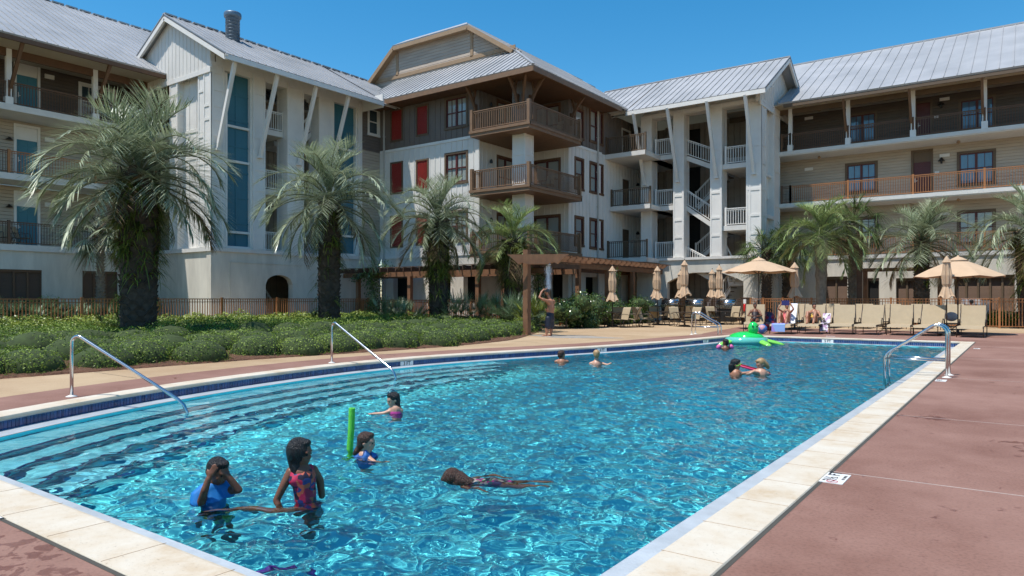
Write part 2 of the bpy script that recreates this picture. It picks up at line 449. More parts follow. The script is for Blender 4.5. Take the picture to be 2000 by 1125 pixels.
o = mb.build('ground', M['earth']); prop(o, kind='structure')
# saw-cut joints of the deck
mb = MB()
def joint(p, q, w=.011): mb.bar((*p, .0015), (*q, .0015), w, .003)
a = ground(1655, 925)
joint((a.x-.1, a.y), (20, a.y+.4), .012)
for y in (9.6, 14.6, 19.6, 24.6): joint((XR+.05, y), (20, y), .008)
joint((-9.1, YF+.05), (XR, YF+.05), .004)
o = mb.build('deck_joint', simple('deck_joint_filler', (.42, .33, .29), .9)); prop(o, kind='structure')
# left control joints across the tan walk
mb = MB()
for (px, py, qx, qy) in ((215, 739, 320, 737),): pass
for y in (6.2, 12.5, 18.8):
    mb.bar((-12.6, y, .0015), (-14.6, y+.05, .0015), .008, .003)
o = mb.build('walk_joint', M['grout']); prop(o, kind='structure')
# planting bed
EDGE = catmull([(-15.6, -6), (-14.9, 1), (-14.4, 4.75), (-14.25, 9.6), (-13.75, 13.2), (-13.55, 16), (-13.9, 19), (-14.8, 21.3), (-15.9, 23.6), (-17.2, 26), (-18.6, 28.2), (-20, 30)], 6)
EY = np.array([p[1] for p in EDGE]); EX = np.array([p[0] for p in EDGE])
def edge_x(y): return np.interp(y, EY, EX)
def bed_z(x, y):
    return .015+.27*np.clip((edge_x(y)-x)/5.0, 0, 1)
M['mulch'] = simple('pine_straw_mulch', (.115, .050, .026), .95, var=.5, scale=14, bump=1., bscale=60, stretch=(1, .45, 1))
ny, nx = 100, 60
yv = np.linspace(-6, 31, ny); T_ = np.linspace(0, 1, nx)**1.4
Yg = np.repeat(yv[:, None], nx, 1); Xg = edge_x(Yg)+(-30.4-edge_x(Yg))*T_[None, :]
rs = np.random.RandomState(3)
Zg = bed_z(Xg, Yg)+rs.rand(ny, nx)*.02*(T_[None, :] > 0); Zg[:, 0] = -.01
i = np.arange(ny*nx).reshape(ny, nx)
o = np_mesh('planting_bed_soil', np.stack([Xg, Yg, Zg], -1).reshape(-1, 3), np.stack([i[:-1, :-1], i[:-1, 1:], i[1:, 1:], i[1:, :-1]], -1).reshape(-1, 4), M['mulch'], None, True)
prop(o, kind='structure')
# pale path between fence and wall, lawn strip further left
M['path'] = simple('pale_path_concrete', (.56, .48, .36), .8, var=.08)
mb = MB(); mb.box(-33.3, -31.3, -2, 31.4, 0, .285); o = mb.build('path', M['path']); prop(o, kind='structure')
M['soil'] = simple('lawn_ground', (.10, .13, .035), .95, var=.35, scale=5, bump=.8)
mb = MB(); mb.box(-31.3, -30.3, -6, 31.3, -.02, .27); mb.box(-39.4, -33.3, -6, 20, -.02, .27)
o = mb.build('lawn', M['soil']); prop(o, kind='structure')
# ---------------------------------------------------------------- buildings
Z1, Z2, Z3, ZE = 4.0, 7.4, 10.7, 13.4
M['white'] = simple('white_paint', (.74, .71, .66), .6, var=.06, scale=1.2)
M['white_board'] = simple('white_board', (.68, .65, .60), .65, var=.05, scale=1.)
M['cream'] = siding('cream_siding', (.46, .385, .30))
M['plum'] = siding('dark_siding', (.105, .078, .058))
M['taupe'] = simple('taupe_board', (.155, .125, .105), .7, var=.1, scale=1)
M['taupe_lap'] = siding('taupe_lap_siding', (.155, .125, .105))
M['gable_lap'] = siding('gable_lap_siding', (.42, .34, .27), .2)
M['stucco'] = simple('rendered_wall', (.62, .575, .49), .85, var=.17, scale=1.3, bump=.25, bscale=25, stretch=(1, 1, .22))
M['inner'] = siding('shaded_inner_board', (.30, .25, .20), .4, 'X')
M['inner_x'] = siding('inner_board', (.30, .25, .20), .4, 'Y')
M['brown'] = simple('brown_stained_wood', (.13, .065, .032), .6, var=.15, scale=3)
M['balc'] = simple('balcony_wood', (.20, .115, .062), .6, var=.15, scale=3)
M['rust'] = simple('rust_brown_rail', (.36, .145, .048), .6, var=.12, scale=3)
M['olive'] = simple('brown_trim', (.12, .078, .045), .6, var=.1)
M['tan_trim'] = simple('tan_fascia', (.32, .21, .12), .6, var=.08)
M['soffit'] = simple('soffit_boards', (.44, .37, .28), .8, var=.05)
M['redtrim'] = simple('dark_red_sash', (.085, .013, .012), .5, var=.1)
M['red'] = simple('red_shutter', (.27, .022, .016), .5, var=.1)
M['teal'] = simple('teal_door', (.045, .19, .24), .5, var=.08)
M['blue'] = simple('blue_panel', (.035, .15, .20), .45, var=.10, scale=.6)
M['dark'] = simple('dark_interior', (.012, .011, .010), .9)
M['shut'] = siding('louvre_shutter', (.115, .062, .034), .065)
M['black'] = simple('black_metal', (.012, .012, .012), .4)
M['slabw'] = simple('white_slab_edge', (.66, .63, .58), .7, var=.06)
def roof_mat():
    m, nt, b = nodes('galvanised_roof'); L = nt.links
    n1 = N(nt, 'ShaderNodeTexNoise', Scale=.5, Detail=7.); L.new(coords(nt, (1, 1, 1)), n1.inputs['Vector'])
    r = ramp(nt, [(.3, (.31, .315, .32)), (.7, (.42, .42, .425))]); L.new(n1.outputs['Fac'], r.inputs[0]); L.new(r.outputs[0], b.inputs['Base Color'])
    b.inputs['Metallic'].default_value = .25; b.inputs['Roughness'].default_value = .5; return m
M['roof'] = roof_mat()
def glass_mat(name, col, blind=False):
    m, nt, b = nodes(name); L = nt.links
    b.inputs['Base Color'].default_value = (*col, 1); b.inputs['Roughness'].default_value = .06
    b.inputs['Specular IOR Level'].default_value = .9
    if blind:
        g = N(nt, 'ShaderNodeNewGeometry'); s = N(nt, 'ShaderNodeSeparateXYZ'); L.new(g.outputs['Position'], s.inputs[0])
        d = N(nt, 'ShaderNodeMath', operation='DIVIDE'); d.inputs[1].default_value = .075; L.new(s.outputs['Z'], d.inputs[0])
        f = N(nt, 'ShaderNodeMath', operation='FRACT'); L.new(d.outputs[0], f.inputs[0])
        r = ramp(nt, [(0, (.10, .14, .15)), (.3, col), (1, tuple(c*.8 for c in col))]); L.new(f.outputs[0], r.inputs[0]); L.new(r.outputs[0], b.inputs['Base Color'])
    nn = N(nt, 'ShaderNodeTexNoise', Scale=1.4); L.new(coords(nt), nn.inputs['Vector'])
    bp = N(nt, 'ShaderNodeBump', Strength=.12, Distance=.03); L.new(nn.outputs['Fac'], bp.inputs['Height']); L.new(bp.outputs[0], b.inputs['Normal'])
    return m
M['glass'] = glass_mat('window_glass', (.05, .075, .09))
M['glass_sky_tint'] = glass_mat('sky_reflection_glass', (.10, .17, .25))  # blue of the reflected sky put into the pane colour
M['glass_blind'] = glass_mat('glass_with_blinds', (.34, .38, .36), True)
M['glass_blind2'] = glass_mat('glass_with_curtains', (.30, .32, .31))
class Fac:
    """facade plane: 'Y' faces -Y, u is X;  'X' faces +X, u is Y"""
    def __init__(s, k, p): s.k = k; s.p = p
    def U(s, px): return uX(px, s.p) if s.k == 'Y' else uY(px, s.p)
    def Z(s, px, py): return zY(px, py, s.p) if s.k == 'Y' else zX(px, py, s.p)
    def box(s, mb, u0, u1, z0, z1, n0, n1):
        if s.k == 'Y': mb.box(u0, u1, s.p-n0, s.p-n1, z0, z1)
        else: mb.box(s.p+n0, s.p+n1, u0, u1, z0, z1)
    def pt(s, u, z, n=0.): return Vector((u, s.p-n, z)) if s.k == 'Y' else Vector((s.p+n, u, z))
def wall(f, u0, u1, z0, z1, holes, mat, parent, name='wall', t=.25, batten=0, n=0., label=None):
    mb = MB()
    if u0 > u1: u0, u1 = u1, u0
    us = sorted(set([u0, u1]+[min(u1, max(u0, h[k])) for h in holes for k in (0, 1)]))
    for a, b in zip(us[:-1], us[1:]):
        if b-a < 1e-4: continue
        hs_ = sorted([(h[2], h[3]) for h in holes if h[0] <= a+1e-5 and h[1] >= b-1e-5])
        z = z0
        for lo, hi in hs_:
            if lo > z: f.box(mb, a, b, z, lo, n-t, n)
            z = max(z, hi)
        if z < z1: f.box(mb, a, b, z, z1, n-t, n)
    if batten:
        k = int((u1-u0)/batten)
        for q in range(k+1):
            u = u0+(u1-u0)*q/max(k, 1)
            hs_ = sorted([(h[2]-.08, h[3]+.08) for h in holes if h[0]-.1 < u < h[1]+.1])
            z = z0
            for lo, hi in hs_:
                if lo > z+.05: f.box(mb, u-.03, u+.03, z+.01, lo, n, n+.028)
                z = max(z, hi)
            if z < z1-.05: f.box(mb, u-.03, u+.03, z+.01, z1-.01, n, n+.028)
    o = mb.build(name, mat, parent)
    if label: o['label'] = label
    return o
def window(f, u0, u1, z0, z1, parent, trim, sash, pane, cols=2, muntin=1, rows=1, n=0., tw=.13, name='window'):
    if u0 > u1: u0, u1 = u1, u0
    mb = MB(); w = tw
    f.box(mb, u0-w, u1+w, z1, z1+w, n-.05, n+.05); f.box(mb, u0-w*1.2, u1+w*1.2, z0-w, z0, n-.05, n+.07)
    f.box(mb, u0-w, u0, z0, z1, n-.05, n+.047); f.box(mb, u1, u1+w, z0, z1, n-.05, n+.047)
    fr = mb.build(name, trim, parent)
    mb = MB(); s = .06
    f.box(mb, u0, u1, z1-s, z1, n-.09, n-.01); f.box(mb, u0, u1, z0, z0+s, n-.09, n-.01)
    f.box(mb, u0, u0+s, z0+s, z1-s, n-.09, n-.01); f.box(mb, u1-s, u1, z0+s, z1-s, n-.09, n-.01)
    for c in range(1, cols):
        u = u0+(u1-u0)*c/cols; f.box(mb, u-s*1.1, u+s*1.1, z0+s, z1-s, n-.092, n-.004)
    if rows > 1 or rows == 1:
        zm = (z0+z1)/2; f.box(mb, u0+s, u1-s, zm-.03, zm+.03, n-.088, n-.016)
    cw = (u1-u0)/cols
    for c in range(cols):
        for k in range(1, muntin+1):
            u = u0+cw*(c+k/(muntin+1)); f.box(mb, u-.013, u+.013, z0+s, z1-s, n-.085, n-.03)
    mb.build('sash', sash, fr)
    mb = MB(); f.box(mb, u0+.01, u1-.01, z0+.01, z1-.01, n-.12, n-.07); mb.build('pane', pane, fr)
    return fr
def door(f, u0, u1, z0, z1, parent, trim, leaf, n=0., transom=0., tw=.12, tpane=None):
    if u0 > u1: u0, u1 = u1, u0
    mb = MB(); w = tw
    f.box(mb, u0-w, u1+w, z1, z1+w, n-.05, n+.05)
    f.box(mb, u0-w, u0, z0, z1, n-.05, n+.045); f.box(mb, u1, u1+w, z0, z1, n-.05, n+.045)
    fr = mb.build('door_frame', trim, parent)
    zt = z1-transom
    if transom:
        mb = MB(); f.box(mb, u0, u1, zt, z1, n-.08, n-.02); mb.build('transom', tpane or trim, fr)
    mb = MB(); f.box(mb, u0, u1, z0, zt, n-.12, n-.06)
    wd = (u1-u0)
    for a, b, c, d in ((.12, .45, .08, .40), (.55, .88, .08, .40), (.12, .45, .46, .80), (.55, .88, .46, .80), (.12, .45, .85, .94), (.55, .88, .85, .94)):
        f.box(mb, u0+wd*a, u0+wd*b, z0+(zt-z0)*c, z0+(zt-z0)*d, n-.06, n-.045)
    mb.build('door', leaf, fr)
    mb = MB(); f.box(mb, u0+.06, u0+.12, z0+.95, z0+1.2, n-.06, n-.02); f.box(mb, u0+.06, u0+.2, z0+1.02, z0+1.05, n-.03, n); mb.build('handle', M['white'], fr)
    return fr
def railing(p, q, z, parent, mat, h=1.07, pitch=.125, posts=True, zq=None, bot=.09, name='railing', bw=.022, post_mat=None):
    p = Vector((p[0], p[1], z)); q = Vector((q[0], q[1], z if zq is None else zq)); mb = MB()
    d = q-p; L_ = math.hypot(d.x, d.y); k = max(2, int(round(L_/pitch))); U = Vector((0, 0, 1))
    mb.bar(p+U*h, q+U*h, .07, .05); mb.bar(p+U*bot, q+U*bot, .05, .045); mb.bar(p+U*(h-.09), q+U*(h-.09), .035, .03)
    for i in range(1, k):
        c = p+d*i/k; mb.box(c.x-bw/2, c.x+bw/2, c.y-bw/2, c.y+bw/2, c.z+bot+.02, c.z+h-.02)
    if posts:
        for c, w_ in ((p, .055), (q, .050)): mb.box(c.x-w_, c.x+w_, c.y-w_, c.y+w_, c.z+.003, c.z+h+.03+w_)
    return mb.build(name, mat, parent)
def roof_slope(mb, a, b, c, d, thick=.10, seam=.45, sh=.045, lift=0.):
    """a,b along the eave, c,d along the ridge (d above a, c above b)"""
    a, b, c, d = map(Vector, (a, b, c, d))
    nrm = (b-a).cross(d-a).normalized()
    if nrm.z < 0: nrm = -nrm
    mb.prism([a, b, c, d], -nrm*thick)
    k = max(1, int((b-a).length/seam))
    for q in range(k+1):
        t = q/k; p0 = a.lerp(b, t); p1 = d.lerp(c, t)
        mb.bar(p0+nrm*sh/2, p1+nrm*sh/2, .028, sh, nrm)
def seam_fill(mb, eave0, eave1, up, nrm, top_fn, seam=.45, sh=.045):
    pass
# ================= west wing (faces +X)
XL = -39.3
ww = thing('apartment_wing', 'cream and dark brown apartment wing with teal doors on the left, behind the biggest palm', 'building', (XL, 10, 0))
fe = Fac('X', XL); fw = Fac('X', XL-2.1)
Y0, Y1 = 2.0, 20.6
sh1 = [(fe.U(-60), fe.U(82), .9, fe.Z(60, 527)), (fe.U(161), fe.U(230), .9, fe.Z(200, 530))]
wall(fe, Y0, 31, 0, Z1, sh1, M['stucco'], ww, 'podium_wall', .5)
for h in sh1:
    mb = MB(); fe.box(mb, h[0], h[1], h[2], h[3], -.16, -.10); s = mb.build('shutter', M['shut'], ww)
    mb = MB(); k = max(2, int(round((h[1]-h[0])/.62)))
    for q in range(k+1):
        u = h[0]+(h[1]-h[0])*q/k; fe.box(mb, u-.045, u+.045, h[2], h[3], -.10, -.05)
    fe.box(mb, h[0], h[1], h[3]-.12, h[3], -.10, -.04); mb.build('shutter_frame', M['brown'], s)
for zi, (za, mt) in enumerate(((Z1, M['cream']), (Z2, M['cream']), (Z3, M['plum']))):
    holes = []
    top = (Z2-.3, Z3-.3, ZE)[zi]
    d = (fw.U(31), fw.U(74)); holes.append((d[0], d[1], za, za+2.75))
    if zi == 2: holes.append((fw.U(158), fw.U(222), za+.6, za+2.3))
    wall(fw, Y0, Y1+4, za-.05, top, holes, mt, ww, 'wall', .2)
    door(fw, d[0]+.02, d[1]-.02, za, za+2.75, ww, M['white'], M['teal'], 0, .65)
    if zi == 2: window(fw, holes[1][0], holes[1][1], za+.6, za+2.3, ww, M['white'], M['white'], M['glass'], 2, 1)
    railing((XL-.05, Y0), (XL-.05, fe.U(18)), za, ww, M['brown']); 
    ps = [fe.U(18), fe.U(187), Y1]
    for a, b in zip(ps[:-1], ps[1:]): railing((XL-.05, a), (XL-.05, b), za, ww, M['rust'] if zi == 1 else M['brown'])
for z in (Z1, Z2, Z3):
    mb = MB(); mb.box(XL-2.2, XL+.06, Y0, Y1+6, z-.28, z-.02); mb.box(XL-.1, XL+.09, Y0, Y1+6, z-.30, z); mb.build('floor_slab', M['slabw'], ww)
for px in (18, 187, 293):
    u = fe.U(px); mb = MB(); z1 = ZE-.05
    mb.box(XL-.22, XL-.0, u-.11, u+.11, Z3, z1); mb.box(XL-.27, XL+.05, u-.16, u+.16, Z3, Z3+.35); mb.build('post', M['white'], ww)
    if px < 250:
        mb = MB(); mb.bar((XL+.10, u+.02, Z3+.75), (XL+1.55, u+.02, ZE-.05), .14, .14); mb.build('roof_brace', M['brown'], ww)
        mb = MB()
mb = MB(); mb.box(XL-2.1, XL+1.75, Y0, Y1+9, ZE-.02, ZE+.05); mb.build('soffit', M['soffit'], ww)
mb = MB(); mb.box(XL+1.70, XL+1.82, Y0, Y1-.3, ZE-.16, ZE+.14); mb.box(XL-.2, XL-.05, Y0, Y1-.3, ZE-.4, ZE-.02); mb.build('fascia', M['brown'], ww)
mb = MB(); ex, ez, rx, rz_ = XL+1.86, 13.52, -49.0, 19.85
roof_slope(mb, (ex, Y0, ez), (ex, 31, ez), (rx, 31, rz_), (rx, Y0, rz_)); mb.prism([(rx, Y0, rz_-.0), (rx, 33, rz_-.0), (-60.5, 33, ez), (-60.5, Y0, ez)], (0, 0, -.1))
for q in range(38): mb.box(rx-.16, rx+.16, Y0+q*.8+.05, Y0+q*.8+.72, rz_-.03, rz_+.06)
mb.build('roof', M['roof'], ww)
mb = MB(); mb.prism([(ex-.2, Y0+.01, ZE), (rx, Y0+.01, rz_-.15), (-60.3, Y0+.01, ZE), (-60.3, Y0+.01, 0), (XL-2.3, Y0+.01, 0), (XL-2.3, Y0+.01, ZE)], (0, .2, 0)); mb.build('end_wall', M['cream'], ww)
for zi, za in enumerate((Z1, Z2, Z3)):
    u = fw.U(17 if zi < 2 else 999)if zi < 2 else None
    if u:
        mb = MB(); mb.lathe((XL-2.0, u, za+2.0), [(.04, .12), (.05, .1), (.16, .0), (.17, -.02), (.05, -.03)], 10); mb.bar((XL-2.1, u, za+2.15), (XL-2.0, u, za+2.1), .03, .03)
        w_ = mb.build('wall_lamp', M['black'], ww)
    v = fw.U(96); mb = MB(); mb.box(XL-2.1, XL-2.02, v-.22, v+.22, za+2.2, za+2.42); mb.build('sign_plate', M['white'], ww)
# ================= stair towers: common parts
def brace(parent, top, bot, w=.17):
    mb = MB(); mb.bar(top, bot, w, w); mb.bar(Vector(bot)+Vector((0, 0, .06)), Vector(bot)+Vector((0, 0, -.05)), w*1.5, w*1.5)
    return mb.build('roof_brace', M['white'], parent)
def pilaster(parent, f, u0, u1, z0, z1, n0, n1, rails=(), side=True):
    if u0 > u1: u0, u1 = u1, u0
    mb = MB(); f.box(mb, u0, u1, z0, z1, n0, n1)
    t = .028; w = .1
    f.box(mb, u0, u0+w, z0, z1, n1, n1+t); f.box(mb, u1-w, u1, z0, z1, n1, n1+t)
    for z in list(rails)+[z0+.1, z1-.12]:
        f.box(mb, u0+w, u1-w, z-.07, z+.07, n1, n1+t)
    # the same frame on the return face
    e0 = (u0-t, u0) if f.k == 'X' else (u1, u1+t)
    f.box(mb, e0[0], e0[1], z0, z1, n1-w, n1+t-.001); f.box(mb, e0[0], e0[1], z0, z1, n0, n0+w)
    for z in list(rails)+[z0+.1, z1-.12]: f.box(mb, e0[0], e0[1], z-.07, z+.07, n0+w, n1-w)
    return mb.build('column', M['white'], parent)
def stair(parent, f, ua, ub, za, zb, n0, n1, rail=True, n_steps=9):
    """flight between (ua,za) and (ub,zb), depth n0..n1 (n1 outer)"""
    mb = MB()
    p = [f.pt(ua, za-.34, n1), f.pt(ub, zb-.34, n1), f.pt(ub, zb-.02, n1), f.pt(ua, za-.02, n1)]
    offv = f.pt(0, 0, -.06)-f.pt(0, 0, 0); mb.prism(p, offv)
    offi = f.pt(0, 0, n0-n1)-f.pt(0, 0, 0)
    st = MB()
    for i in range(n_steps):
        t = (i+.5)/n_steps; u = ua+(ub-ua)*t; z = za+(zb-za)*t; du = abs(ub-ua)/n_steps*.5
        f.box(st, u-du, u+du, z-.02, z+.025, n0, n1-.02)
    s = mb.build('stair_stringer', M['slabw'], parent); st.build('stair_treads', M['olive'], s)
    a = f.pt(ua, 0, n1-.04); b = f.pt(ub, 0, n1-.04)
    railing((a.x, a.y), (b.x, b.y), za, parent, M['white'], 1.0, .16, True, zb, name='stair_railing', bw=.03)
# ================= west stair tower (faces +X)
XT = -33.2; ft = Fac('X', XT); YT0, YT1 = 20.0, 30.1
wt = thing('stair_tower', 'white stair tower with tall blue panels and slanting roof braces, round vent on its roof', 'building', (XT, 25, 0))
fg = Fac('Y', YT0)
xg0 = fg.U(330)
# podium with arch
def arch_wall(f, u0, u1, z0, z1, a0, a1, zs, zt, parent, n=0., t=.4, seg=14, name='podium_wall', flat=0.):
    mb = MB()
    f.box(mb, u0, a0, z0, z1, n-t, n); f.box(mb, a1, u1, z0, z1, n-t, n)
    for i in range(seg):
        c = lambda k: a0+(a1-a0)*k/seg
        zf = lambda u: zs+(zt-zs)*math.sqrt(max(0, 1-((u-(a0+a1)/2)/((a1-a0)/2))**2)) if not flat else zs+(zt-zs)*min(1, max(0, 1-abs((u-(a0+a1)/2)/((a1-a0)/2)))/flat)**.8
        ua, ub = c(i), c(i+1); p = [f.pt(ua, zf(ua), n), f.pt(ub, zf(ub), n), f.pt(ub, z1, n), f.pt(ua, z1, n)]
        mb.prism(p, f.pt(0, 0, -t)-f.pt(0, 0, 0))
    return mb.build(name, M['stucco'], parent)
ay0, ay1 = ft.U(519), ft.U(572)
arch_wall(ft, YT0, YT1+1.5, 0, Z1-.12, ay0, ay1, ft.Z(545, 556), ft.Z(545, 537), wt)
mb = MB()
for (a, b) in ((ft.U(448), ft.U(628)), (ft.U(636), ft.U(700))):
    z = ft.Z(452, 512)
    ft.box(mb, a, b, z-.02, z+.02, 0, .03)
    ft.box(mb, a-.02, a+.02, .3, z, 0, .03)
mb.build('wall_moulding', M['stucco'], wt)
for yy_ in (YT0+.05, YT1+1.2):
    mb = MB(); mb.box(XL, XT-.4, yy_, yy_+.22, 0, Z1-.12); mb.build('podium_side_wall', M['stucco'], wt)
mb = MB(); mb.box(XL, XT+.07, YT0-.07, YT1+1.5, Z1-.2, Z1); mb.build('podium_ledge', M['slabw'], wt)
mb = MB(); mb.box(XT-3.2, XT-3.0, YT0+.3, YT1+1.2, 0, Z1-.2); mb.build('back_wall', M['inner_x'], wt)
stair(wt, Fac('X', XT-2.0), ft.U(575), ft.U(523), .3, 2.6, -1., 0)
cols = [(413, 438), (495, 518), (562, 593), (624, 652), (700, 707)]
for a, b in cols: pilaster(wt, ft, ft.U(a), ft.U(b), Z1, ZE, -.95 if a != 413 else -1.2, 0, (ft.Z(a, (a-413)*.1+172), ft.Z(a, 262+(a-413)*.06), 7.2, 8.3))
for a, b in ((438, 495), (652, 700)):
    u0, u1 = ft.U(a), ft.U(b); mb = MB()
    ft.box(mb, u0, u1, Z1+.12, ZE-.25, -.42, -.32); pn = mb.build('blue_panel', M['blue'], wt)
    mb = MB(); m_ = (u0+u1)/2
    ft.box(mb, m_-.035, m_+.035, Z1+.12, ZE-.25, -.32, -.285)
    for k in (1, 2, 3, 4, 5, 6): 
        z = Z1+(ZE-Z1)*k/7; ft.box(mb, u0+.1, u1-.1, z-.04, z+.04, -.32, -.29)
    mb.build('panel_batten', M['blue'], pn)
    mb = MB()
    for z in (ft.Z(a, 241 if a < 500 else 285), ft.Z(a, 310 if a < 500 else 345), ft.Z(a, 451)if a < 500 else 5.2): ft.box(mb, u0, u1, z-.06, z+.06, -.31, -.20)
    ft.box(mb, u0, u1, Z1, Z1+.13, -.45, -.15)
    ft.box(mb, u0, u0+.12, Z1+.1, ZE-.2, -.35, -.10); ft.box(mb, u1-.12, u1, Z1+.1, ZE-.2, -.35, -.10)
    mb.build('panel_frame', M['white'], pn)
mb = MB(); ft.box(mb, YT0, YT1, ZE-.3, ZE, -1.0, -.03); mb.build('head_beam', M['white'], wt)
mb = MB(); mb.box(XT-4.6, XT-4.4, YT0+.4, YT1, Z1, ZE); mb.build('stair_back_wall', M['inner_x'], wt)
for (a, b) in ((518, 562), (593, 624)):
    for zi, z in enumerate((Z1, Z2, Z3)):
        u0, u1 = ft.U(a), ft.U(b); dz = (0, .1, .1)[zi]
        if a == 518:
            mb = MB(); ft.box(mb, u0-.1, u1+.1, z-.3, z, -2.6, -.4); mb.build('landing', M['slabw'], wt)
            railing((XT-.5, u0), (XT-.5, u1), z, wt, M['white'], 1.05, .14, name='landing_railing', bw=.03)
        else:
            za_ = z-1.1; stair(wt, Fac('X', XT-.75), u0-.1, u1+.3, za_+.3, za_+2.0, -1.3, 0)
            mb = MB(); ft.box(mb, u0-.1, u1+.1, z-.3, z-.02, -4.2, -2.6); mb.build('landing', M['slabw'], wt)
for a, b in (((460, 111), (428, 282)), ((543, 136), (513, 290)), ((619, 160), (590, 290)), ((682, 178), (655, 290))):
    t_ = Fac('X', -31.55); u = t_.U(a[0]); top = (-31.55, u, 13.25); bz = 8.95; brace(wt, top, (XT+.1, u, bz))
# gable end (faces -Y)
pilaster(wt, fg, fg.U(332), fg.U(347), Z1, 13.0, -.6, 0, (7.2, 8.3, 10.5, 11.2)); pilaster(wt, fg, fg.U(398), XT-.001, Z1, 13.0, -.9, 0, (7.2, 8.3, 10.5, 11.2))
mb = MB(); fg.box(mb, xg0, XT-.1, Z1, 13.1, -.5, -.35)
for px in (358, 372, 387): fg.box(mb, fg.U(px)-.03, fg.U(px)+.03, Z1, 13., -.35, -.32)
for z in (6.6, 8.8, 10.2): fg.box(mb, fg.U(348), fg.U(397), z-.08, z+.08, -.35, -.315)
mb.build('gable_panel', M['white'], wt)
RX, RZ, EX_, EZ = -37.0, 16.5, -31.3, 13.3; sl = (RZ-EZ)/(EX_-RX)
mb = MB()
base = 13.05
gp = [(XT-.02, YT0-.014, base), (XT-.02, YT0-.014, RZ-sl*(XT-RX)-.15), (RX, YT0-.014, RZ-.15), (-41.5, YT0-.014, RZ-sl*4.5-.15), (-41.5, YT0-.014, base)]
mb.prism(gp, (0, .25, 0))
x = -41.2
while x < XT:
    mb.box(x-.03, x+.03, YT0-.03, YT0, base, RZ-sl*abs(x-RX)-.16); x += .36
mb.build('gable_wall', M['white_board'], wt)
mb = MB(); mb.box(-39.3, XT+.03, YT0-.06, YT0+.02, base-.22, base+.02); mb.build('gable_beam', M['white'], wt)
YR0 = 19.6
mb = MB(); roof_slope(mb, (EX_, YR0, EZ), (EX_, YT1, EZ), (RX, YT1, RZ), (RX, YR0, RZ), .08)
roof_slope(mb, (EX_-.35, YT1, EZ+.19), (EX_-.35, 34.0, EZ+.19), (RX, 34.0, RZ), (RX, YT1, RZ), .08)
roof_slope(mb, (RX-(EX_-RX), YR0, EZ), (RX-(EX_-RX), 34, EZ), (RX, 34, RZ), (RX, YR0, RZ), .08)
for q in range(19): mb.box(RX-.13, RX+.13, YR0+q*.8, YR0+q*.8+.68, RZ-.01, RZ+.07)
mb.build('roof', M['roof'], wt)
mb = MB()
for sx in (1, -1):
    a = Vector((RX, YR0+.06, RZ-.2)); b = Vector((RX+sx*(EX_-RX)*(1 if sx > 0 else .62), YR0+.06, (EZ if sx > 0 else RZ-(RZ-EZ)*.62)-.2)); mb.bar(a, b, .12, .26)
mb.bar((EX_-.03, YR0, EZ-.16), (EX_-.03, YT1, EZ-.16), .08, .24); mb.bar((EX_-.40, YT1, EZ+.03), (EX_-.40, 31.5, EZ+.03), .08, .24)
mb.build('fascia', M['white'], wt)
mb = MB(); mb.prism([(EX_-.06, YR0+.1, EZ-.09), (EX_-.06, 31.5, EZ-.09), (XT+.03, 31.5, EZ+.85), (XT+.03, YR0+.1, EZ+.85)], (0, 0, -.03)); mb.build('soffit', M['white'], wt)
mb = MB(); mb.lathe((-36.0, 23.0, 0), [(.38, 15.2), (.38, 17.15), (.45, 17.15), (.47, 17.2), (.47, 17.36), (.44, 17.42), (.38, 17.42)], 24)
for k in range(7): mb.lathe((-36.0, 23.0, 15.9+k*.19), [(.382, -.015), (.395, 0), (.382, .015)], 24, False)
mb.build('roof_vent', simple('blue_grey_vent', (.13, .18, .23), .4, .4), wt, True)
# link between tower and corner block
mb = MB(); mb.box(-33.3, -31.38, YT1-.05, YT1+.02, 12.95, 13.75); mb.build('eave_end', M['white'], wt)
mb = MB(); mb.box(XT-.25, XT-.02, YT0+.3, YT1+1.2, ZE, 14.1); mb.build('eave_wall', M['white'], wt)
mb = MB()
YC = 31.6
hole = [(uY(722, XT), uY(740, XT), zX(730, 262, XT), zX(730, 214, XT))]
fl = Fac('X', XT-.05)
wall(fl, YT1, YC+.1, Z3-.05, ZE+.3, hole, M['taupe_lap'], wt, 'link_wall', .25, label='dark upper wall strip')
window(fl, hole[0][0], hole[0][1], hole[0][2], hole[0][3], wt, M['white'], M['white'], M['glass'], 1, 0)
wall(fl, YT1, YC+.1, Z1, Z3-.05, [], M['cream'], wt, 'link_wall', .25)
# ================= corner block
XC = -22.0; XN, YN_ = uX(936, YC), uY(1110, XC)
cb = thing('corner_block', 'white and taupe corner building with projecting timber balconies and red shutters', 'building', (XC, YC, 0))
fs = Fac('Y', YC); fx = Fac('X', XC); fns = Fac('Y', YN_); fnx = Fac('X', XN)
def hol(f, a, b, yt, yb, at=None):
    m_ = at or (a+b)/2; u = sorted((f.U(a), f.U(b))); return (u[0], u[1], f.Z(m_, yb), f.Z(m_, yt))
sw_ = {0: [], 1: [], 2: []}
h31 = hol(fs, 765, 785, 216, 273); h32 = hol(fs, 815, 835, 208, 262); h33 = hol(fs, 872, 911, 192, 247)
drop = Z3-Z2
def dz(h, z): return (h[0], h[1], h[2]-z, h[3]-z)
lv = {2: [h31, h32, h33], 1: [dz(h31, 3.3), dz(h32, 3.3), dz(h33, 3.25)], 0: [dz(h31, 6.65), dz(h32, 6.65), dz(h33, 6.65)]}
grd = [hol(fs, 768, 797, 535, 590), hol(fs, 905, 931, 533, 590), hol(fs, 850, 880, 533, 590)]
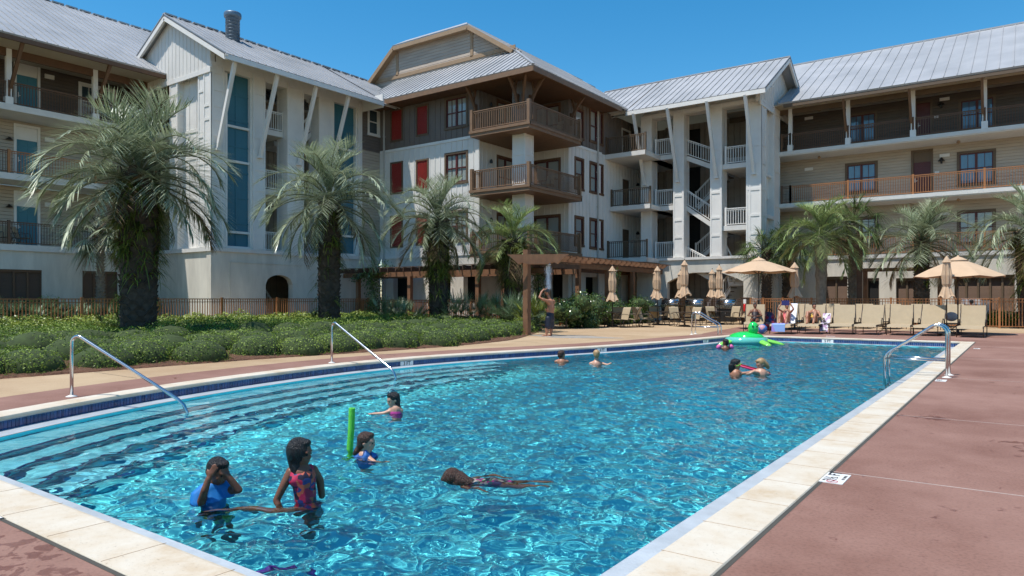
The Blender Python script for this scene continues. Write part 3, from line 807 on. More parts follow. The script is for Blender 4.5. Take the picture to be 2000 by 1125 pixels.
for zi in (0, 1, 2):
    za = (Z1, Z2, Z3)[zi]; zt = (Z2, Z3, ZE+.1)[zi]
    wall(fs, XT, XN, za, zt, lv[zi], M['taupe'] if zi == 2 else M['white_board'], cb, 'wall', .3, .41)
    for k, h in enumerate(lv[zi]):
        if k < 2:
            mb = MB(); fs.box(mb, h[0], h[1], h[2], h[3], -.08, -.01); sh_ = mb.build('shutter', M['red'], cb)
            mb = MB(); w = .1; fs.box(mb, h[0]-w, h[1]+w, h[3], h[3]+w, 0, .05); fs.box(mb, h[0]-w, h[1]+w, h[2]-w, h[2], 0, .05); fs.box(mb, h[0]-w, h[0], h[2], h[3], 0, .045); fs.box(mb, h[1], h[1]+w, h[2], h[3], 0, .045)
            mb.build('shutter_frame', M['olive'], sh_)
            mb = MB()
            nl = 26
            for q in range(nl):
                z = h[2]+.05+(h[3]-h[2]-.1)*q/nl; fs.box(mb, h[0]+.06, h[1]-.06, z, z+.035, -.01, .008)
            mb.build('louvres', M['red'], sh_)
        else: window(fs, *h, cb, M['olive'], M['redtrim'], M['glass_blind2'] if zi == 2 else M['glass_blind'], 2, 1)
wall(fs, XT+.1, XN, 0, Z1, grd, M['stucco'], cb, 'ground_wall', .4)
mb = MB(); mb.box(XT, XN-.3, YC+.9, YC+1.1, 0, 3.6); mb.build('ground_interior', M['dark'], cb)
for q_ in ((fs, XT, XN+.03, Z3-.1, Z3+.06), (fx, YN_, 40.2, Z3-.1, Z3+.06), (fs, XT, XN+.03, Z1-.1, Z1+.05)):
    mb = MB(); q_[0].box(mb, *q_[1:], 0, .05); mb.build('belt_course', M['white'], cb)
# notch walls behind balconies
for zi in (0, 1, 2):
    za = (Z1, Z2, Z3)[zi]; zt = (Z2, Z3, ZE+.1)[zi]; mt = M['taupe'] if zi == 2 else M['white_board']
    d1 = sorted((fnx.U(972), fnx.U(1003))); d2 = sorted((fns.U(1045), fns.U(1092)))
    wall(fnx, YC+.3, YN_, za, zt, [(d1[0], d1[1], za, za+2.35)], mt, cb, 'notch_wall', .25, .41)
    wall(fns, XN, XC-.3, za, zt, [(d2[0], d2[1], za, za+2.35)], mt, cb, 'notch_wall', .25, .41)
    for f, d in ((fnx, d1), (fns, d2)):
        window(f, d[0], d[1], za+.05, za+2.35, cb, M['brown'], M['redtrim'], M['glass_blind2'], 2, 0, 1, name='balcony_door')
    mb = MB(); mb.lathe((XN+.1, fnx.U(957), za+1.95), [(.03, .15), (.09, .05), (.09, -.08), (.02, -.1)], 8); mb.build('wall_lamp', M['black'], cb)
# ground floor of notch
d = [hol(fns, 1075, 1100, 533, 590)]
wall(fns, XN, XC-.4, 0, Z1, d, M['stucco'], cb, 'ground_wall', .3); wall(fnx, YC+.4, YN_, 0, Z1, [], M['stucco'], cb, 'ground_wall', .3)
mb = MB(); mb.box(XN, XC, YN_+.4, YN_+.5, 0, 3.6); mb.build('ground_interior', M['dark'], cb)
# east face
def hx(a, b, yt, yb): return hol(fx, a, b, yt, yb)
e3 = [hx(1124, 1138, 216, 268), hx(1153, 1176, 219, 278)]
e2 = [hx(1124, 1138, 312, 368), hx(1153, 1176, 322, 376)]; e1 = [hx(1124, 1138, 426, 478), hx(1153, 1176, 431, 484)]
YG = 47.2
for zi, hs_ in enumerate((e1, e2, e3)):
    za = (Z1, Z2, Z3)[zi]; zt = (Z2, Z3, ZE+.1)[zi]; dr = sorted((uY(1215, XC), uY(1229, XC)))
    dh = (dr[0], dr[1], za+.0, za+2.1)
    wall(fx, YN_, YG, za, zt, hs_+[dh], M['taupe'] if zi == 2 else M['white_board'], cb, 'wall', .3, .41)
    for k, h in enumerate(hs_): window(fx, *h, cb, M['brown'], M['redtrim'], M['glass_blind2'] if zi != 1 else M['glass_blind'], 1+k, 0, name='window')
    door(fx, dh[0], dh[1], dh[2], dh[3], cb, M['white'], M['olive'])
    mb = MB(); p_ = Vector((XC+.12, uY(1243, XC), za+1.9)); mb.lathe(p_, [(.02, .2), (.1, .1), (.16, 0), (.03, -.03)], 8); mb.build('wall_lamp', M['black'], cb)
ge = [(uY(1098+46*k, XC), uY(1122+46*k, XC), 0, 2.75) for k in (0, 1, 2)]+[(uY(1228, XC), uY(1240, XC), 0, 2.6)]
ge = [tuple(g) for g in ge if g[0] > YN_+.2]
wall(fx, YN_, YG, 0, Z1, ge, M['stucco'], cb, 'ground_wall', .4)
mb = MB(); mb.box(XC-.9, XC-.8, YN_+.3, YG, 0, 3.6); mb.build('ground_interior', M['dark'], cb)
for q_ in ((fx, YN_+.01, YN_+.31), (fx, 39.75, 40.05), (fs, XN-.26, XN+.001), (fs, XT+.05, XT+.3)):
    mb = MB(); q_[0].box(mb, q_[1], q_[2], Z1, Z3-.1, 0, .045); mb.build('corner_board', M['white_board'], cb)
    mb = MB(); q_[0].box(mb, q_[1], q_[2], Z3+.06, ZE, 0, .045); mb.build('corner_board', M['taupe'], cb)
# balcony decks, column, railings, brackets
BX, BY = -21.05, 30.65; bx0 = uX(918, BY); by1 = uY(1135, BX)
for zi, z in enumerate((Z1, Z2, Z3)):
    mb = MB(); mb.box(bx0, BX, BY, YC+.0, z-.30, z); mb.box(XN, BX, YC, YN_, z-.30, z); mb.box(XC, BX, YN_, by1, z-.30, z)
    mb.box(bx0-.05, BX+.05, BY-.05, BY+.06, z-.12, z+.03); mb.box(BX-.06, BX+.05, BY, by1+.05, z-.12, z+.03)
    mb.build('balcony_deck', M['balc'], cb)
    railing((bx0+.08, BY+.08), (BX-.08, BY+.08), z+.03, cb, M['balc'], 1.07, .125, name='balcony_railing', bw=.035)
    railing((BX-.08, BY+.08), (BX-.08, by1-.05), z+.03, cb, M['balc'], 1.07, .125, name='balcony_railing', bw=.035)
    railing((bx0+.08, BY+.08), (bx0+.08, YC-.05), z+.03, cb, M['balc'], 1.07, .125, name='balcony_railing', bw=.035)
    for c in ((BX-.08, BY+.08), (bx0+.08, BY+.08), (BX-.08, by1-.05)):
        mb = MB(); mb.box(c[0]-.09, c[0]+.09, c[1]-.09, c[1]+.09, z, z+1.22); mb.build('balcony_post', M['balc'], cb)
cw = .82
def panel_col(x0, x1, y0, y1, z0, z1, rails):
    mb = MB(); mb.box(x0, x1, y0, y1, z0, z1); t = .03; w = .1
    for (a, b) in ((x0, x0+w), (x1-w, x1)): mb.box(a, b, y0-t, y0, z0, z1)
    for (a, b) in ((y0-t, y0+w), (y1-w, y1)): mb.box(x1, x1+t, a, b, z0, z1)
    for z in rails: mb.box(x0+w, x1-w, y0-t, y0, z-.06, z+.06); mb.box(x1, x1+t, y0+w, y1-w, z-.06, z+.06)
    return mb
panel_col(XC-cw, XC, YC, YC+cw, 0, Z1-.3, (3.2, .4)).build('column', M['white_board'], cb)
panel_col(XC-cw, XC, YC, YC+cw, Z1, Z2-.3, (Z1+.1, Z2-.5)).build('column', M['white_board'], cb)
panel_col(XC-cw, XC, YC, YC+cw, Z2, Z3-.3, (Z2+.1, Z2+1.9, Z3-.4)).build('column', M['white_board'], cb)
panel_col(XC-cw, XC, YC, YC+cw, Z3, ZE, (Z3+.1, Z3+1.6, ZE-.1)).build('column', M['taupe'], cb)
def bracket(p, dirv, H=1.68, Rr=1.0):
    """timber strut standing against the wall and leaning out to the eave"""
    mb = MB(); p = Vector(p); d = Vector((*dirv, 0)); pts = []
    for k in range(7):
        t = k/6; pts.append(p+d*(Rr*(t**1.8))+Vector((0, 0, H*t)))
    for a, b in zip(pts[:-1], pts[1:]): mb.bar(a, b, .13, .15)
    mb.bar(pts[3], p+d*(Rr*.05)+Vector((0, 0, H*1.0)), .1, .12); mb.bar(p, p+Vector((0, 0, H*.45)), .14, .12)
    mb.build('eave_bracket', M['brown'], cb)
bracket((XC-.4, YC-.1, Z3+1.1), (0, -1)); bracket((XC+.1, YC+.4, Z3+1.1), (1, 0)); bracket((XN-.15, YC-.08, Z3+1.0), (0, -1)); bracket((XC+.08, YN_+.15, Z3+1.0), (1, 0))
bracket((XC-.1, YC-.05, Z3+1.1), (.7, -.7), 1.68, 1.1)
# roof of the corner block
EXB, EYB, ZB = -20.6, 30.35, 13.55; pit = .665; YGB = 34.3; RXR, RXL, ZRB = -27.9, -34.4, 18.45
mb = MB()
k_ = YGB-EYB; zz = ZB+pit*k_
# south skirt (valley/hip): eave from x=-34 to corner, rising to the gable base
roof_slope(mb, (-34.4, EYB, ZB), (EXB-k_, EYB, ZB), (EXB-k_, YGB+.3, zz+.2), (-34.4, YGB+.3, zz+.2), .1)
q0 = Vector((EXB-k_, EYB, ZB)); nS = Vector((0, -pit, 1)).normalized(); nE = Vector((pit, 0, 1)).normalized()
mb.prism([(EXB-k_, EYB, ZB), (EXB, EYB, ZB), (EXB-k_, YGB, zz)], -nS*.1)
s = .45; x = EXB-k_+s
while x < EXB-.1:
    t = EXB-x; mb.bar(Vector((x, EYB, ZB))+nS*.022, Vector((x, EYB+t, ZB+pit*t))+nS*.022, .028, .045, nS); x += s
# east slope
hE = EXB-RXR; z_r = ZB+pit*hE
mb.prism([(EXB, EYB, ZB), (EXB, 41.2, ZB), (EXB-k_, 41.2+k_, zz), (EXB-k_, YGB, zz)], -nE*.1)
mb.prism([(EXB-k_, YGB-.45, zz), (EXB-k_, 41.2+k_, zz), (RXR, 41.2+hE, z_r), (RXR, YGB-.45, z_r)], -nE*.1)
y = EYB+.45
while y < 46:
    t0 = max(0, y-41.2); t1 = min(hE, y-EYB) if y < YGB-.45 else hE
    a = Vector((EXB-t0, y, ZB+pit*t0)); b = Vector((EXB-t1, y, ZB+pit*t1)); mb.bar(a+nE*.022, b+nE*.022, .028, .045, nE); y += .45
mb.bar(Vector((EXB, EYB, ZB+.03)), Vector((EXB-k_, YGB, zz+.03)), .14, .06)
# top and west slope
mb.prism([(RXR, YGB-.45, z_r), (RXR, 50, z_r), (RXL, 50, z_r), (RXL, YGB-.45, z_r)], (0, 0, -.1))
mb.prism([(RXR+.02, YGB-.47, z_r), (RXL-.02, YGB-.47, z_r), (RXL+.6, YGB+.2, z_r+.42), (RXR-.6, YGB+.2, z_r+.42)], (0, .1, -.02))
mb.prism([(RXL+.6, YGB+.2, z_r+.42), (RXR-.6, YGB+.2, z_r+.42), (RXR-.6, 49, z_r+.42), (RXL+.6, 49, z_r+.42)], (0, 0, -.05))
mb.prism([(RXL, YGB-.45, z_r), (RXL, 50, z_r), (-38.5, 50, z_r-3.3), (-38.5, YGB-.45, z_r-3.3)], (-.05, 0, -.1))
mb.build('roof', M['roof'], cb)
mb = MB(); mb.prism([(EXB-k_+.3, YGB, zz-.05), (RXR, YGB, z_r-.1), (RXL, YGB, z_r-.1), (-38.2, YGB, z_r-3.2), (-38.2, YGB, z_r-4), (EXB-k_+.3, YGB, z_r-4)], (0, .2, 0)); mb.build('gable_wall', M['gable_lap'], cb)
mb = MB(); g = YGB-.42
a, b, c, d_ = Vector((EXB-k_+.05, g, zz-.17)), Vector((RXR, g, z_r-.2)), Vector((RXL, g, z_r-.2)), Vector((-38.5, g, z_r-3.5))
for p, q in ((a, b), (b, c), (c, d_)): mb.bar(p, q, .1, .26); mb.bar(p+Vector((0, .25, -.05)), q+Vector((0, .25, -.05)), .4, .05)
mb.box(-36.5, EXB-k_, YGB-.05, YGB-.0, zz+.12, zz+.36)
mb.box(RXR-.1, RXR+.1, YGB-.05, YGB-.0, zz+.3, z_r-.2); mb.box(RXL-.1, RXL+.1, YGB-.05, YGB, zz+.3, z_r-.2)
mb.build('gable_trim', M['tan_trim'], cb)
mb = MB(); mb.bar((-34, EYB+.04, ZB-.2), (EXB-.02, EYB+.04, ZB-.2), .1, .26); mb.bar((EXB-.04, EYB, ZB-.2), (EXB-.04, 40.3, ZB-.2), .1, .26); mb.build('fascia', M['balc'], cb)
mb = MB(); mb.box(XT, EXB-.08, EYB+.1, YC+.1, ZB-.27, ZB-.22); mb.box(XN-.1, EXB-.08, YC+.1, 40.2, ZB-.272, ZB-.222); mb.build('soffit', M['brown'], cb)
# gallery between the block and the north tower
XG2 = uX(1252, 40.9)+.4
for zi, z in enumerate((Z1, Z2, Z3)):
    y0 = (40.9, 41.4, 40.7)[zi]
    mb = MB(); mb.box(XC, XG2, y0, YG, z-.3, z-.02); mb.box(XC, XG2, y0-.05, y0+.1, z-.28, z); mb.build('gallery_slab', M['slabw'], cb)
    railing((XC+.05, y0+.1), (XG2-.05, y0+.1), z, cb, M['olive'], 1.07, .14, name='gallery_railing', bw=.035)
mb = MB(); mb.box(XC-.2, XG2+1, YG-.05, YG+.1, 0, ZE); mb.build('gallery_wall', M['inner'], cb)
# ================= north stair tower (faces -Y)
YTN = 42.8; fn = Fac('Y', YTN); XA = fn.U(1252); XB = fn.U(1487)
nt_ = thing('stair_tower', 'white stair tower with open flights and white railings, arched opening beside the grills', 'building', ((XA+XB)/2, YTN, 0))
fe2 = Fac('X', XB)
a0, a1 = fn.U(1303), fn.U(1452)
arch_wall(fn, XA-.3, XB, 0, Z1-.15, a0, a1, fn.Z(1303, 552), fn.Z(1380, 532), nt_, flat=.62)
mb = MB(); mb.box(XA-.35, XB+.12, YTN-.12, YTN+.5, Z1-.16, Z1); mb.build('podium_ledge', M['slabw'], nt_)
mb = MB(); fe2.box(mb, YTN+.4, 46.5, 0, Z1-.15, -.3, 0); fe2.box(mb, YTN, 46.5, Z1-.16, Z1-.001, -.3, .05); mb.build('podium_side_wall', M['stucco'], nt_)
YBK = YTN+3.9
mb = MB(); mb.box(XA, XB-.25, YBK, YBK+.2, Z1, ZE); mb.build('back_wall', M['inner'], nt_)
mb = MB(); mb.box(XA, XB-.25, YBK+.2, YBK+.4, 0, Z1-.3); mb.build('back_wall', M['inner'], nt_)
NC = [(1252, 1272), (1315, 1335), (1387, 1409), (1463, 1487)]
for a, b in NC: pilaster(nt_, fn, fn.U(a), fn.U(b), Z1, ZE, -.9, 0, (Z1+1.3, Z1+2.4, 7.95, 9.5, 10.6))
mb = MB(); mb.box(XA, XB, YTN+.02, YTN+.9, ZE-.25, ZE); mb.build('head_beam', M['white'], nt_)
bays = [(fn.U(1281), fn.U(1315)), (fn.U(1344), fn.U(1387)), (fn.U(1418), fn.U(1463))]
zl = {0: (Z1, Z2, Z3), 2: (5.87, 9.65)}
for z in zl[0]:
    u0, u1 = bays[0]; mb = MB(); mb.box(u0-.5, u1+.4, YTN+.15, YBK, z-.3, z); mb.build('landing', M['slabw'], nt_)
    railing((u0-.1, YTN+.25), (u1+.05, YTN+.25), z, nt_, M['white'], 1.05, .15, name='landing_railing', bw=.035)
for z in zl[2]:
    u0, u1 = bays[2]; mb = MB(); mb.box(u0-.4, u1+.2, YTN+.15, YBK, z-.3, z); mb.build('landing', M['slabw'], nt_)
    railing((u0-.1, YTN+.25), (u1+.05, YTN+.25), z, nt_, M['white'], 1.05, .15, name='landing_railing', bw=.035)
u0, u1 = bays[1]; u0 -= .35; u1 += .35
stair(nt_, Fac('Y', YTN+.5), u0, u1, Z3-.1, 9.65, -1.5, 0); stair(nt_, Fac('Y', YTN+2.2), u0, u1, Z2, 9.4, -1.2, 0)
stair(nt_, Fac('Y', YTN+.5), u0, u1, Z2, 5.87, -1.5, 0); stair(nt_, Fac('Y', YTN+2.2), u0, u1, Z1, 5.7, -1.2, 0)
stair(nt_, Fac('Y', YTN+.5), u0-.5, u1-.6, Z1, 2.9, -1.3, 0)
stair(nt_, Fac('Y', YTN+1.6), fn.U(1365), fn.U(1410), .1, 2.2, -1.2, 0); stair(nt_, Fac('Y', YTN+1.0), fn.U(1405), fn.U(1425), 3.9, 2.6, -1.2, 0)
mb = MB(); mb.box(fn.U(1412), fn.U(1470), YTN+1, YTN+3.5, 2.2, 2.45); mb.build('landing', M['slabw'], nt_)
railing((fn.U(1412), YTN+1), (fn.U(1452), YTN+1), 2.45, nt_, M['white'], 1.0, .15, name='landing_railing', bw=.035)
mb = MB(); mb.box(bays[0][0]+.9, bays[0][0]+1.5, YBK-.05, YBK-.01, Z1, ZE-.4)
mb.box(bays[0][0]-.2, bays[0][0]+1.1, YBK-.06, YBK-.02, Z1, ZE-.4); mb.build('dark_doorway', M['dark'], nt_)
for px in (1237, 1303, 1380, 1455):
    u = uX(px, 41.05); brace(nt_, (u, 41.05, 13.2), (u, YTN-.1, 9.0-.15))
mb = MB(); mb.box(XA, XB-.27, YTN+.3, YTN+.5, ZE, ZE+.7); mb.build('eave_wall', M['white'], nt_)
# east end
pilaster(nt_, fe2, YTN+.001, YTN+1.0, Z1, ZE, -.9, -.001, (8., 9.5))
mb = MB(); fe2.box(mb, 45.3, 46.6, Z1, ZE, -.4, .02); fe2.box(mb, 45.3, 45.38, Z1, ZE, .02, .05); fe2.box(mb, 46.5, 46.6, Z1, ZE, .02, .05)
for z in (5.0, 7.2, 9.4, 11.6): fe2.box(mb, 45.38, 46.5, z-.06, z+.06, .02, .05)
mb.build('column', M['white'], nt_)
mb = MB(); fe2.box(mb, YTN+1.0, 45.3, 7.6, ZE, -.45, -.3); fe2.box(mb, YTN+1, 45.3, Z1, 6.4, -.45, -.3)
for y in (43.9, 44.3, 44.8): fe2.box(mb, y-.03, y+.03, 7.6, ZE, -.3, -.27)
fe2.box(mb, YTN+1, 45.3, 8.9, 9.05, -.3, -.1); fe2.box(mb, YTN+1, 45.3, 6.3, 6.5, -.45, .05); mb.build('end_panel', M['white'], nt_)
RYN, RZN, EYN, EZN = 46.3, 16.6, 41.0, 13.4; sn = (RZN-EZN)/(RYN-EYN); XE = XB+.75; XW = uX(1222, EYN)
mb = MB(); roof_slope(mb, (XW, EYN, EZN), (XE, EYN, EZN), (XE, RYN, RZN), (XW, RYN, RZN), .08)
roof_slope(mb, (XC-3, EYN+.5, EZN+.30), (XW, EYN+.5, EZN+.30), (XW, RYN, RZN), (XC-3, RYN, RZN), .08)
roof_slope(mb, (XW-6, 2*RYN-EYN, EZN), (XE, 2*RYN-EYN, EZN), (XE, RYN, RZN), (XW-6, RYN, RZN), .08)
mb.box(XC-3, XE, RYN-.1, RYN+.1, RZN-.02, RZN+.05)
mb.build('roof', M['roof'], nt_)
mb = MB(); bz_ = 13.1
XG_ = XB+.014; mb.prism([(XG_, YTN-.3, bz_), (XG_, YTN-.3, RZN-sn*(RYN-YTN+.3)-.12), (XG_, RYN, RZN-.12), (XG_, 49.8, RZN-sn*3.5-.12), (XG_, 49.8, bz_)], (-.25, 0, 0))
y = YTN-.1
while y < 49.7:
    mb.box(XB, XB+.03, y-.03, y+.03, bz_, RZN-sn*abs(y-RYN)-.14); y += .36
mb.build('gable_wall', M['white_board'], nt_)
mb = MB()
for sy in (-1, 1): mb.bar((XE-.06, RYN, RZN-.2), (XE-.06, RYN+sy*5.25, RZN-.2-sn*5.25), .12, .26)
mb.bar((XW, EYN+.03, EZN-.17), (XE, EYN+.03, EZN-.17), .08, .24); mb.bar((XC-1.6, EYN+.53, EZN+.13), (XW, EYN+.53, EZN+.13), .08, .24); mb.box(XB-.02, XB+.06, YTN-.3, 49, bz_-.2, bz_+.02)
mb.build('fascia', M['white'], nt_)
mb = MB(); mb.prism([(XC, EYN+.6, EZN-.1), (XE-.1, EYN+.1, EZN-.1), (XE-.1, YTN+.3, EZN+.6), (XC, YTN+.3, EZN+.6)], (0, 0, -.03)); mb.build('soffit', M['white'], nt_)
# ================= north wing (faces -Y)
YR = 46.5; fr = Fac('Y', YR); fr2 = Fac('Y', YR+2.0); XR0, XR1 = XB-3.2, 14.
nw = thing('apartment_wing', 'cream and dark brown apartment wing with dark red doors and windows on the right', 'building', (0, YR, 0))
def hr(a, b, yt, yb): return hol(fr2, a, b, yt, yb)
W3 = [hr(1660, 1709, 224, 276), hr(1877, 1940, 194, 250)]; W2 = [hr(1655, 1710, 321, 374), hr(1874, 1940, 298, 358)]; W1 = [dz(W2[0], 3.4), dz(W2[1], 3.4)]
D3 = hr(1790, 1817, 217, 280); D2 = hr(1784, 1818, 306, 372)
extra = 6.6
for zi, (ws, za, zt, mt) in enumerate(((W1, Z1, Z2-.28, M['cream']), (W2, Z2, Z3-.28, M['cream']), (W3, Z3, ZE, M['plum']))):
    dd = D3 if zi == 2 else D2; dh = (dd[0], dd[1], za, za+(2.35 if zi == 2 else 2.75))
    w4 = (ws[1][0]+4.2, ws[1][1]+4.2, ws[1][2], ws[1][3])
    wall(fr2, XR0, XR1, za-.05, zt, list(ws)+[dh, w4], mt, nw, 'wall', .2)
    for w_ in list(ws)+[w4]: window(fr2, *w_, nw, M['olive'], M['redtrim'], M['glass_sky_tint'] if zi else M['glass_blind2'], 2, 1)
    door(fr2, *dh, nw, M['olive'], M['redtrim'], 0, 0 if zi == 2 else .62, tpane=M['olive'])
    mb = MB(); x_ = dh[1]+.55; mb.lathe((x_, YR+1.85, za+2.05), [(.03, .22), (.05, .2), (.17, .04), (.18, .0), (.06, -.02), (.05, -.14), (.01, -.16)], 10); mb.bar((x_, YR+2, za+2.2), (x_, YR+1.85, za+2.2), .03, .03); mb.build('wall_lamp', M['black'], nw)
    for x_ in (fr2.U(1580), fr2.U(1845)): 
        mb = MB(); mb.box(x_-.25, x_+.25, YR+1.93, YR+2, za+2.3, za+2.48); mb.build('sign_plate', M['white'], nw)
    mb = MB(); mb.box(dh[1]+.2, dh[1]+.42, YR+1.97, YR+2, za+1.35, za+1.5); mb.build('number_plate', M['white'], nw)
    pxs = [1543, 1656, 1783, 1923]; us = [fr.U(p) for p in pxs]+[fr.U(1923)+4.6, XR1]
    for a, b in zip(us[:-1], us[1:]): railing((a, YR+.06), (b, YR+.06), za, nw, M['brown'] if zi == 2 else M['rust'], name='railing', bw=.03)
    railing((us[0], YR+.06), (us[0]-.5, YR-.0), za, nw, M['brown'])
    mb = MB(); mb.box(XR0, XR1, YR-.02, YR+2.1, za-.28, za-.02); mb.box(XR0, XR1, YR-.08, YR+.1, za-.22, za); mb.build('floor_slab', M['slabw'], nw)
for px in (1543, 1656, 1783, 1923):
    u = fr.U(px); mb = MB(); mb.box(u-.11, u+.11, YR+.02, YR+.24, Z3, ZE); mb.box(u-.15, u+.15, YR-.03, YR+.28, Z3, Z3+.4); mb.build('post', M['white'], nw)
    if px > 1600: mb = MB(); mb.bar((u-.08, YR-.08, Z3+.8), (u-.08, YR-1.1, ZE), .13, .13); mb.build('roof_brace', M['brown'], nw)
mb = MB(); mb.box(XR0, XR1, YR-1.15, YR+2.1, ZE-.03, ZE+.03); mb.build('soffit', M['soffit'], nw)
mb = MB(); mb.box(XB+.6, XR1, YR-1.22, YR-1.1, ZE-.2, ZE+.1); mb.box(XR0, XR1, YR+.06, YR+.2, ZE-.35, ZE-.03); mb.build('fascia', M['olive'], nw)
mb = MB(); roof_slope(mb, (XB+.3, YR-1.27, 13.5), (XR1, YR-1.27, 13.5), (XR1, 55, 18.75), (XB+.3, 55, 18.75), .1, .62)
mb.prism([(XB-4, 55, 18.75), (XR1, 55, 18.75), (XR1, 64, 13.5), (XB-4, 64, 13.5)], (0, 0, -.1)); mb.prism([(XB+.3, 50.5, 16), (XB-3.5, 55, 18.75), (XB+.3, 55, 18.75)], (0, 0, -.1)); mb.box(XB-3, XR1, 54.9, 55.1, 18.72, 18.82)
mb.build('roof', M['roof'], nw)
hp = [(1610, 1655, 540, 600), (1694, 1717, 543, 610), (1750, 1813, 543, 610), (1864, 1982, 537, 616)]
hh = [hol(fr, a, b, c, 640) for a, b, c, d in hp]; hh = [(h[0], h[1], .25, h[3]) for h in hh]+[(5, 8.5, .25, 2.9)]
wall(fr, XR0, XR1, 0, Z1-.1, hh, M['stucco'], nw, 'podium_wall', .4)
for k, h in enumerate(hh):
    mb = MB(); fr.box(mb, h[0], h[1], h[2], h[3], -.3, -.22); s_ = mb.build('shutter', M['dark'] if k == 1 else M['shut'], nw)  # second one is no shutter: near-black sheet for the dark of the doorway
    mb = MB(); q_ = max(1, int(round((h[1]-h[0])/.58)))
    for q in range(q_+1):
        u = h[0]+(h[1]-h[0])*q/q_; fr.box(mb, u-.05, u+.05, h[2], h[3], -.22, -.15)
    fr.box(mb, h[0], h[1], h[3]-.18, h[3], -.2, -.1); mb.build('shutter_frame', M['olive'], s_)

# ================= gutters, downpipes, ceiling lamps
M['pipe'] = simple('painted_downpipe', (.50, .47, .42), .5, var=.06)
def downpipe(f, u, z0, z1, parent, mat='pipe', n=.06):
    mb = MB(); f.box(mb, u-.045, u+.045, z0, z1, n, n+.08)
    for z in np.arange(z0+.6, z1, 2.2): f.box(mb, u-.06, u+.06, z, z+.04, 0, n+.085)
    mb.build('downpipe', M[mat], parent)
downpipe(fx, 39.6, 0, ZE-.1, cb); downpipe(fs, XT+.42, 0, ZE-.1, cb); downpipe(ft, ft.U(704), 0, Z1-.2, wt); downpipe(fe, YT0-.35, 0, Z1-.3, ww); downpipe(fr, XB+.5, 0, Z1-.3, nw)
for zi, z in enumerate((Z2-.3, Z3-.3, ZE-.03)):
    for px in (1600, 1872):
        x_ = uX(px, YR+1.1); mb = MB(); mb.lathe((x_, YR+1.1, z-.16), [(.03, 0), (.09, .03), (.10, .10), (.05, .14), (.05, .16)], 10); mb.build('ceiling_lamp', M['tan_trim'], nw)
# ---------------------------------------------------------------- plants
def leaf_mat(name, lo, hi, rough=.45, trans=.25, spec=.5):
    m, nt, b = nodes(name); L = nt.links
    at = N(nt, 'ShaderNodeAttribute', attribute_name='tint'); r = ramp(nt, [(0, lo), (1, hi)]); L.new(at.outputs['Fac'], r.inputs[0])
    L.new(r.outputs[0], b.inputs['Base Color']); b.inputs['Roughness'].default_value = rough; b.inputs['Specular IOR Level'].default_value = spec
    tr = N(nt, 'ShaderNodeBsdfTranslucent'); L.new(r.outputs[0], tr.inputs['Color'])
    mx = N(nt, 'ShaderNodeMixShader'); mx.inputs[0].default_value = trans
    out = nt.nodes['Material Output']; L.new(b.outputs[0], mx.inputs[1]); L.new(tr.outputs[0], mx.inputs[2]); L.new(mx.outputs[0], out.inputs['Surface'])
    return m
M['pindo'] = leaf_mat('blue_green_frond', (.12, .16, .075), (.52, .58, .40), .36, .18, .7)
M['pindo_y'] = leaf_mat('green_frond', (.12, .19, .05), (.40, .48, .20), .4, .2)
M['sabal'] = leaf_mat('fan_frond', (.04, .075, .02), (.14, .20, .06), .4, .2)
M['hedge'] = leaf_mat('hedge_leaf', (.055, .11, .014), (.30, .40, .07), .5, .22, .25)
M['hedge_y'] = leaf_mat('yellow_green_leaf', (.09, .14, .018), (.38, .43, .07), .45, .2)
M['gloss'] = leaf_mat('glossy_leaf', (.015, .04, .008), (.14, .24, .05), .28, .15, .8)
M['fern'] = leaf_mat('fern_frond', (.045, .07, .01), (.26, .30, .045), .5, .25)
M['dead'] = leaf_mat('dry_frond', (.10, .06, .03), (.30, .20, .10), .7, .1)
M['palmetto'] = leaf_mat('palmetto_leaf', (.06, .10, .045), (.30, .40, .22), .4, .15)
M['bark'] = simple('palm_bark', (.075, .055, .04), .95, var=.45, scale=6, bump=.8, bscale=30)
M['bark_grey'] = simple('grey_palm_bark', (.19, .16, .125), .95, var=.3, scale=6, bump=.6, bscale=30)
M['core'] = simple('hedge_twigs', (.035, .055, .013), .95, var=.4, scale=8)
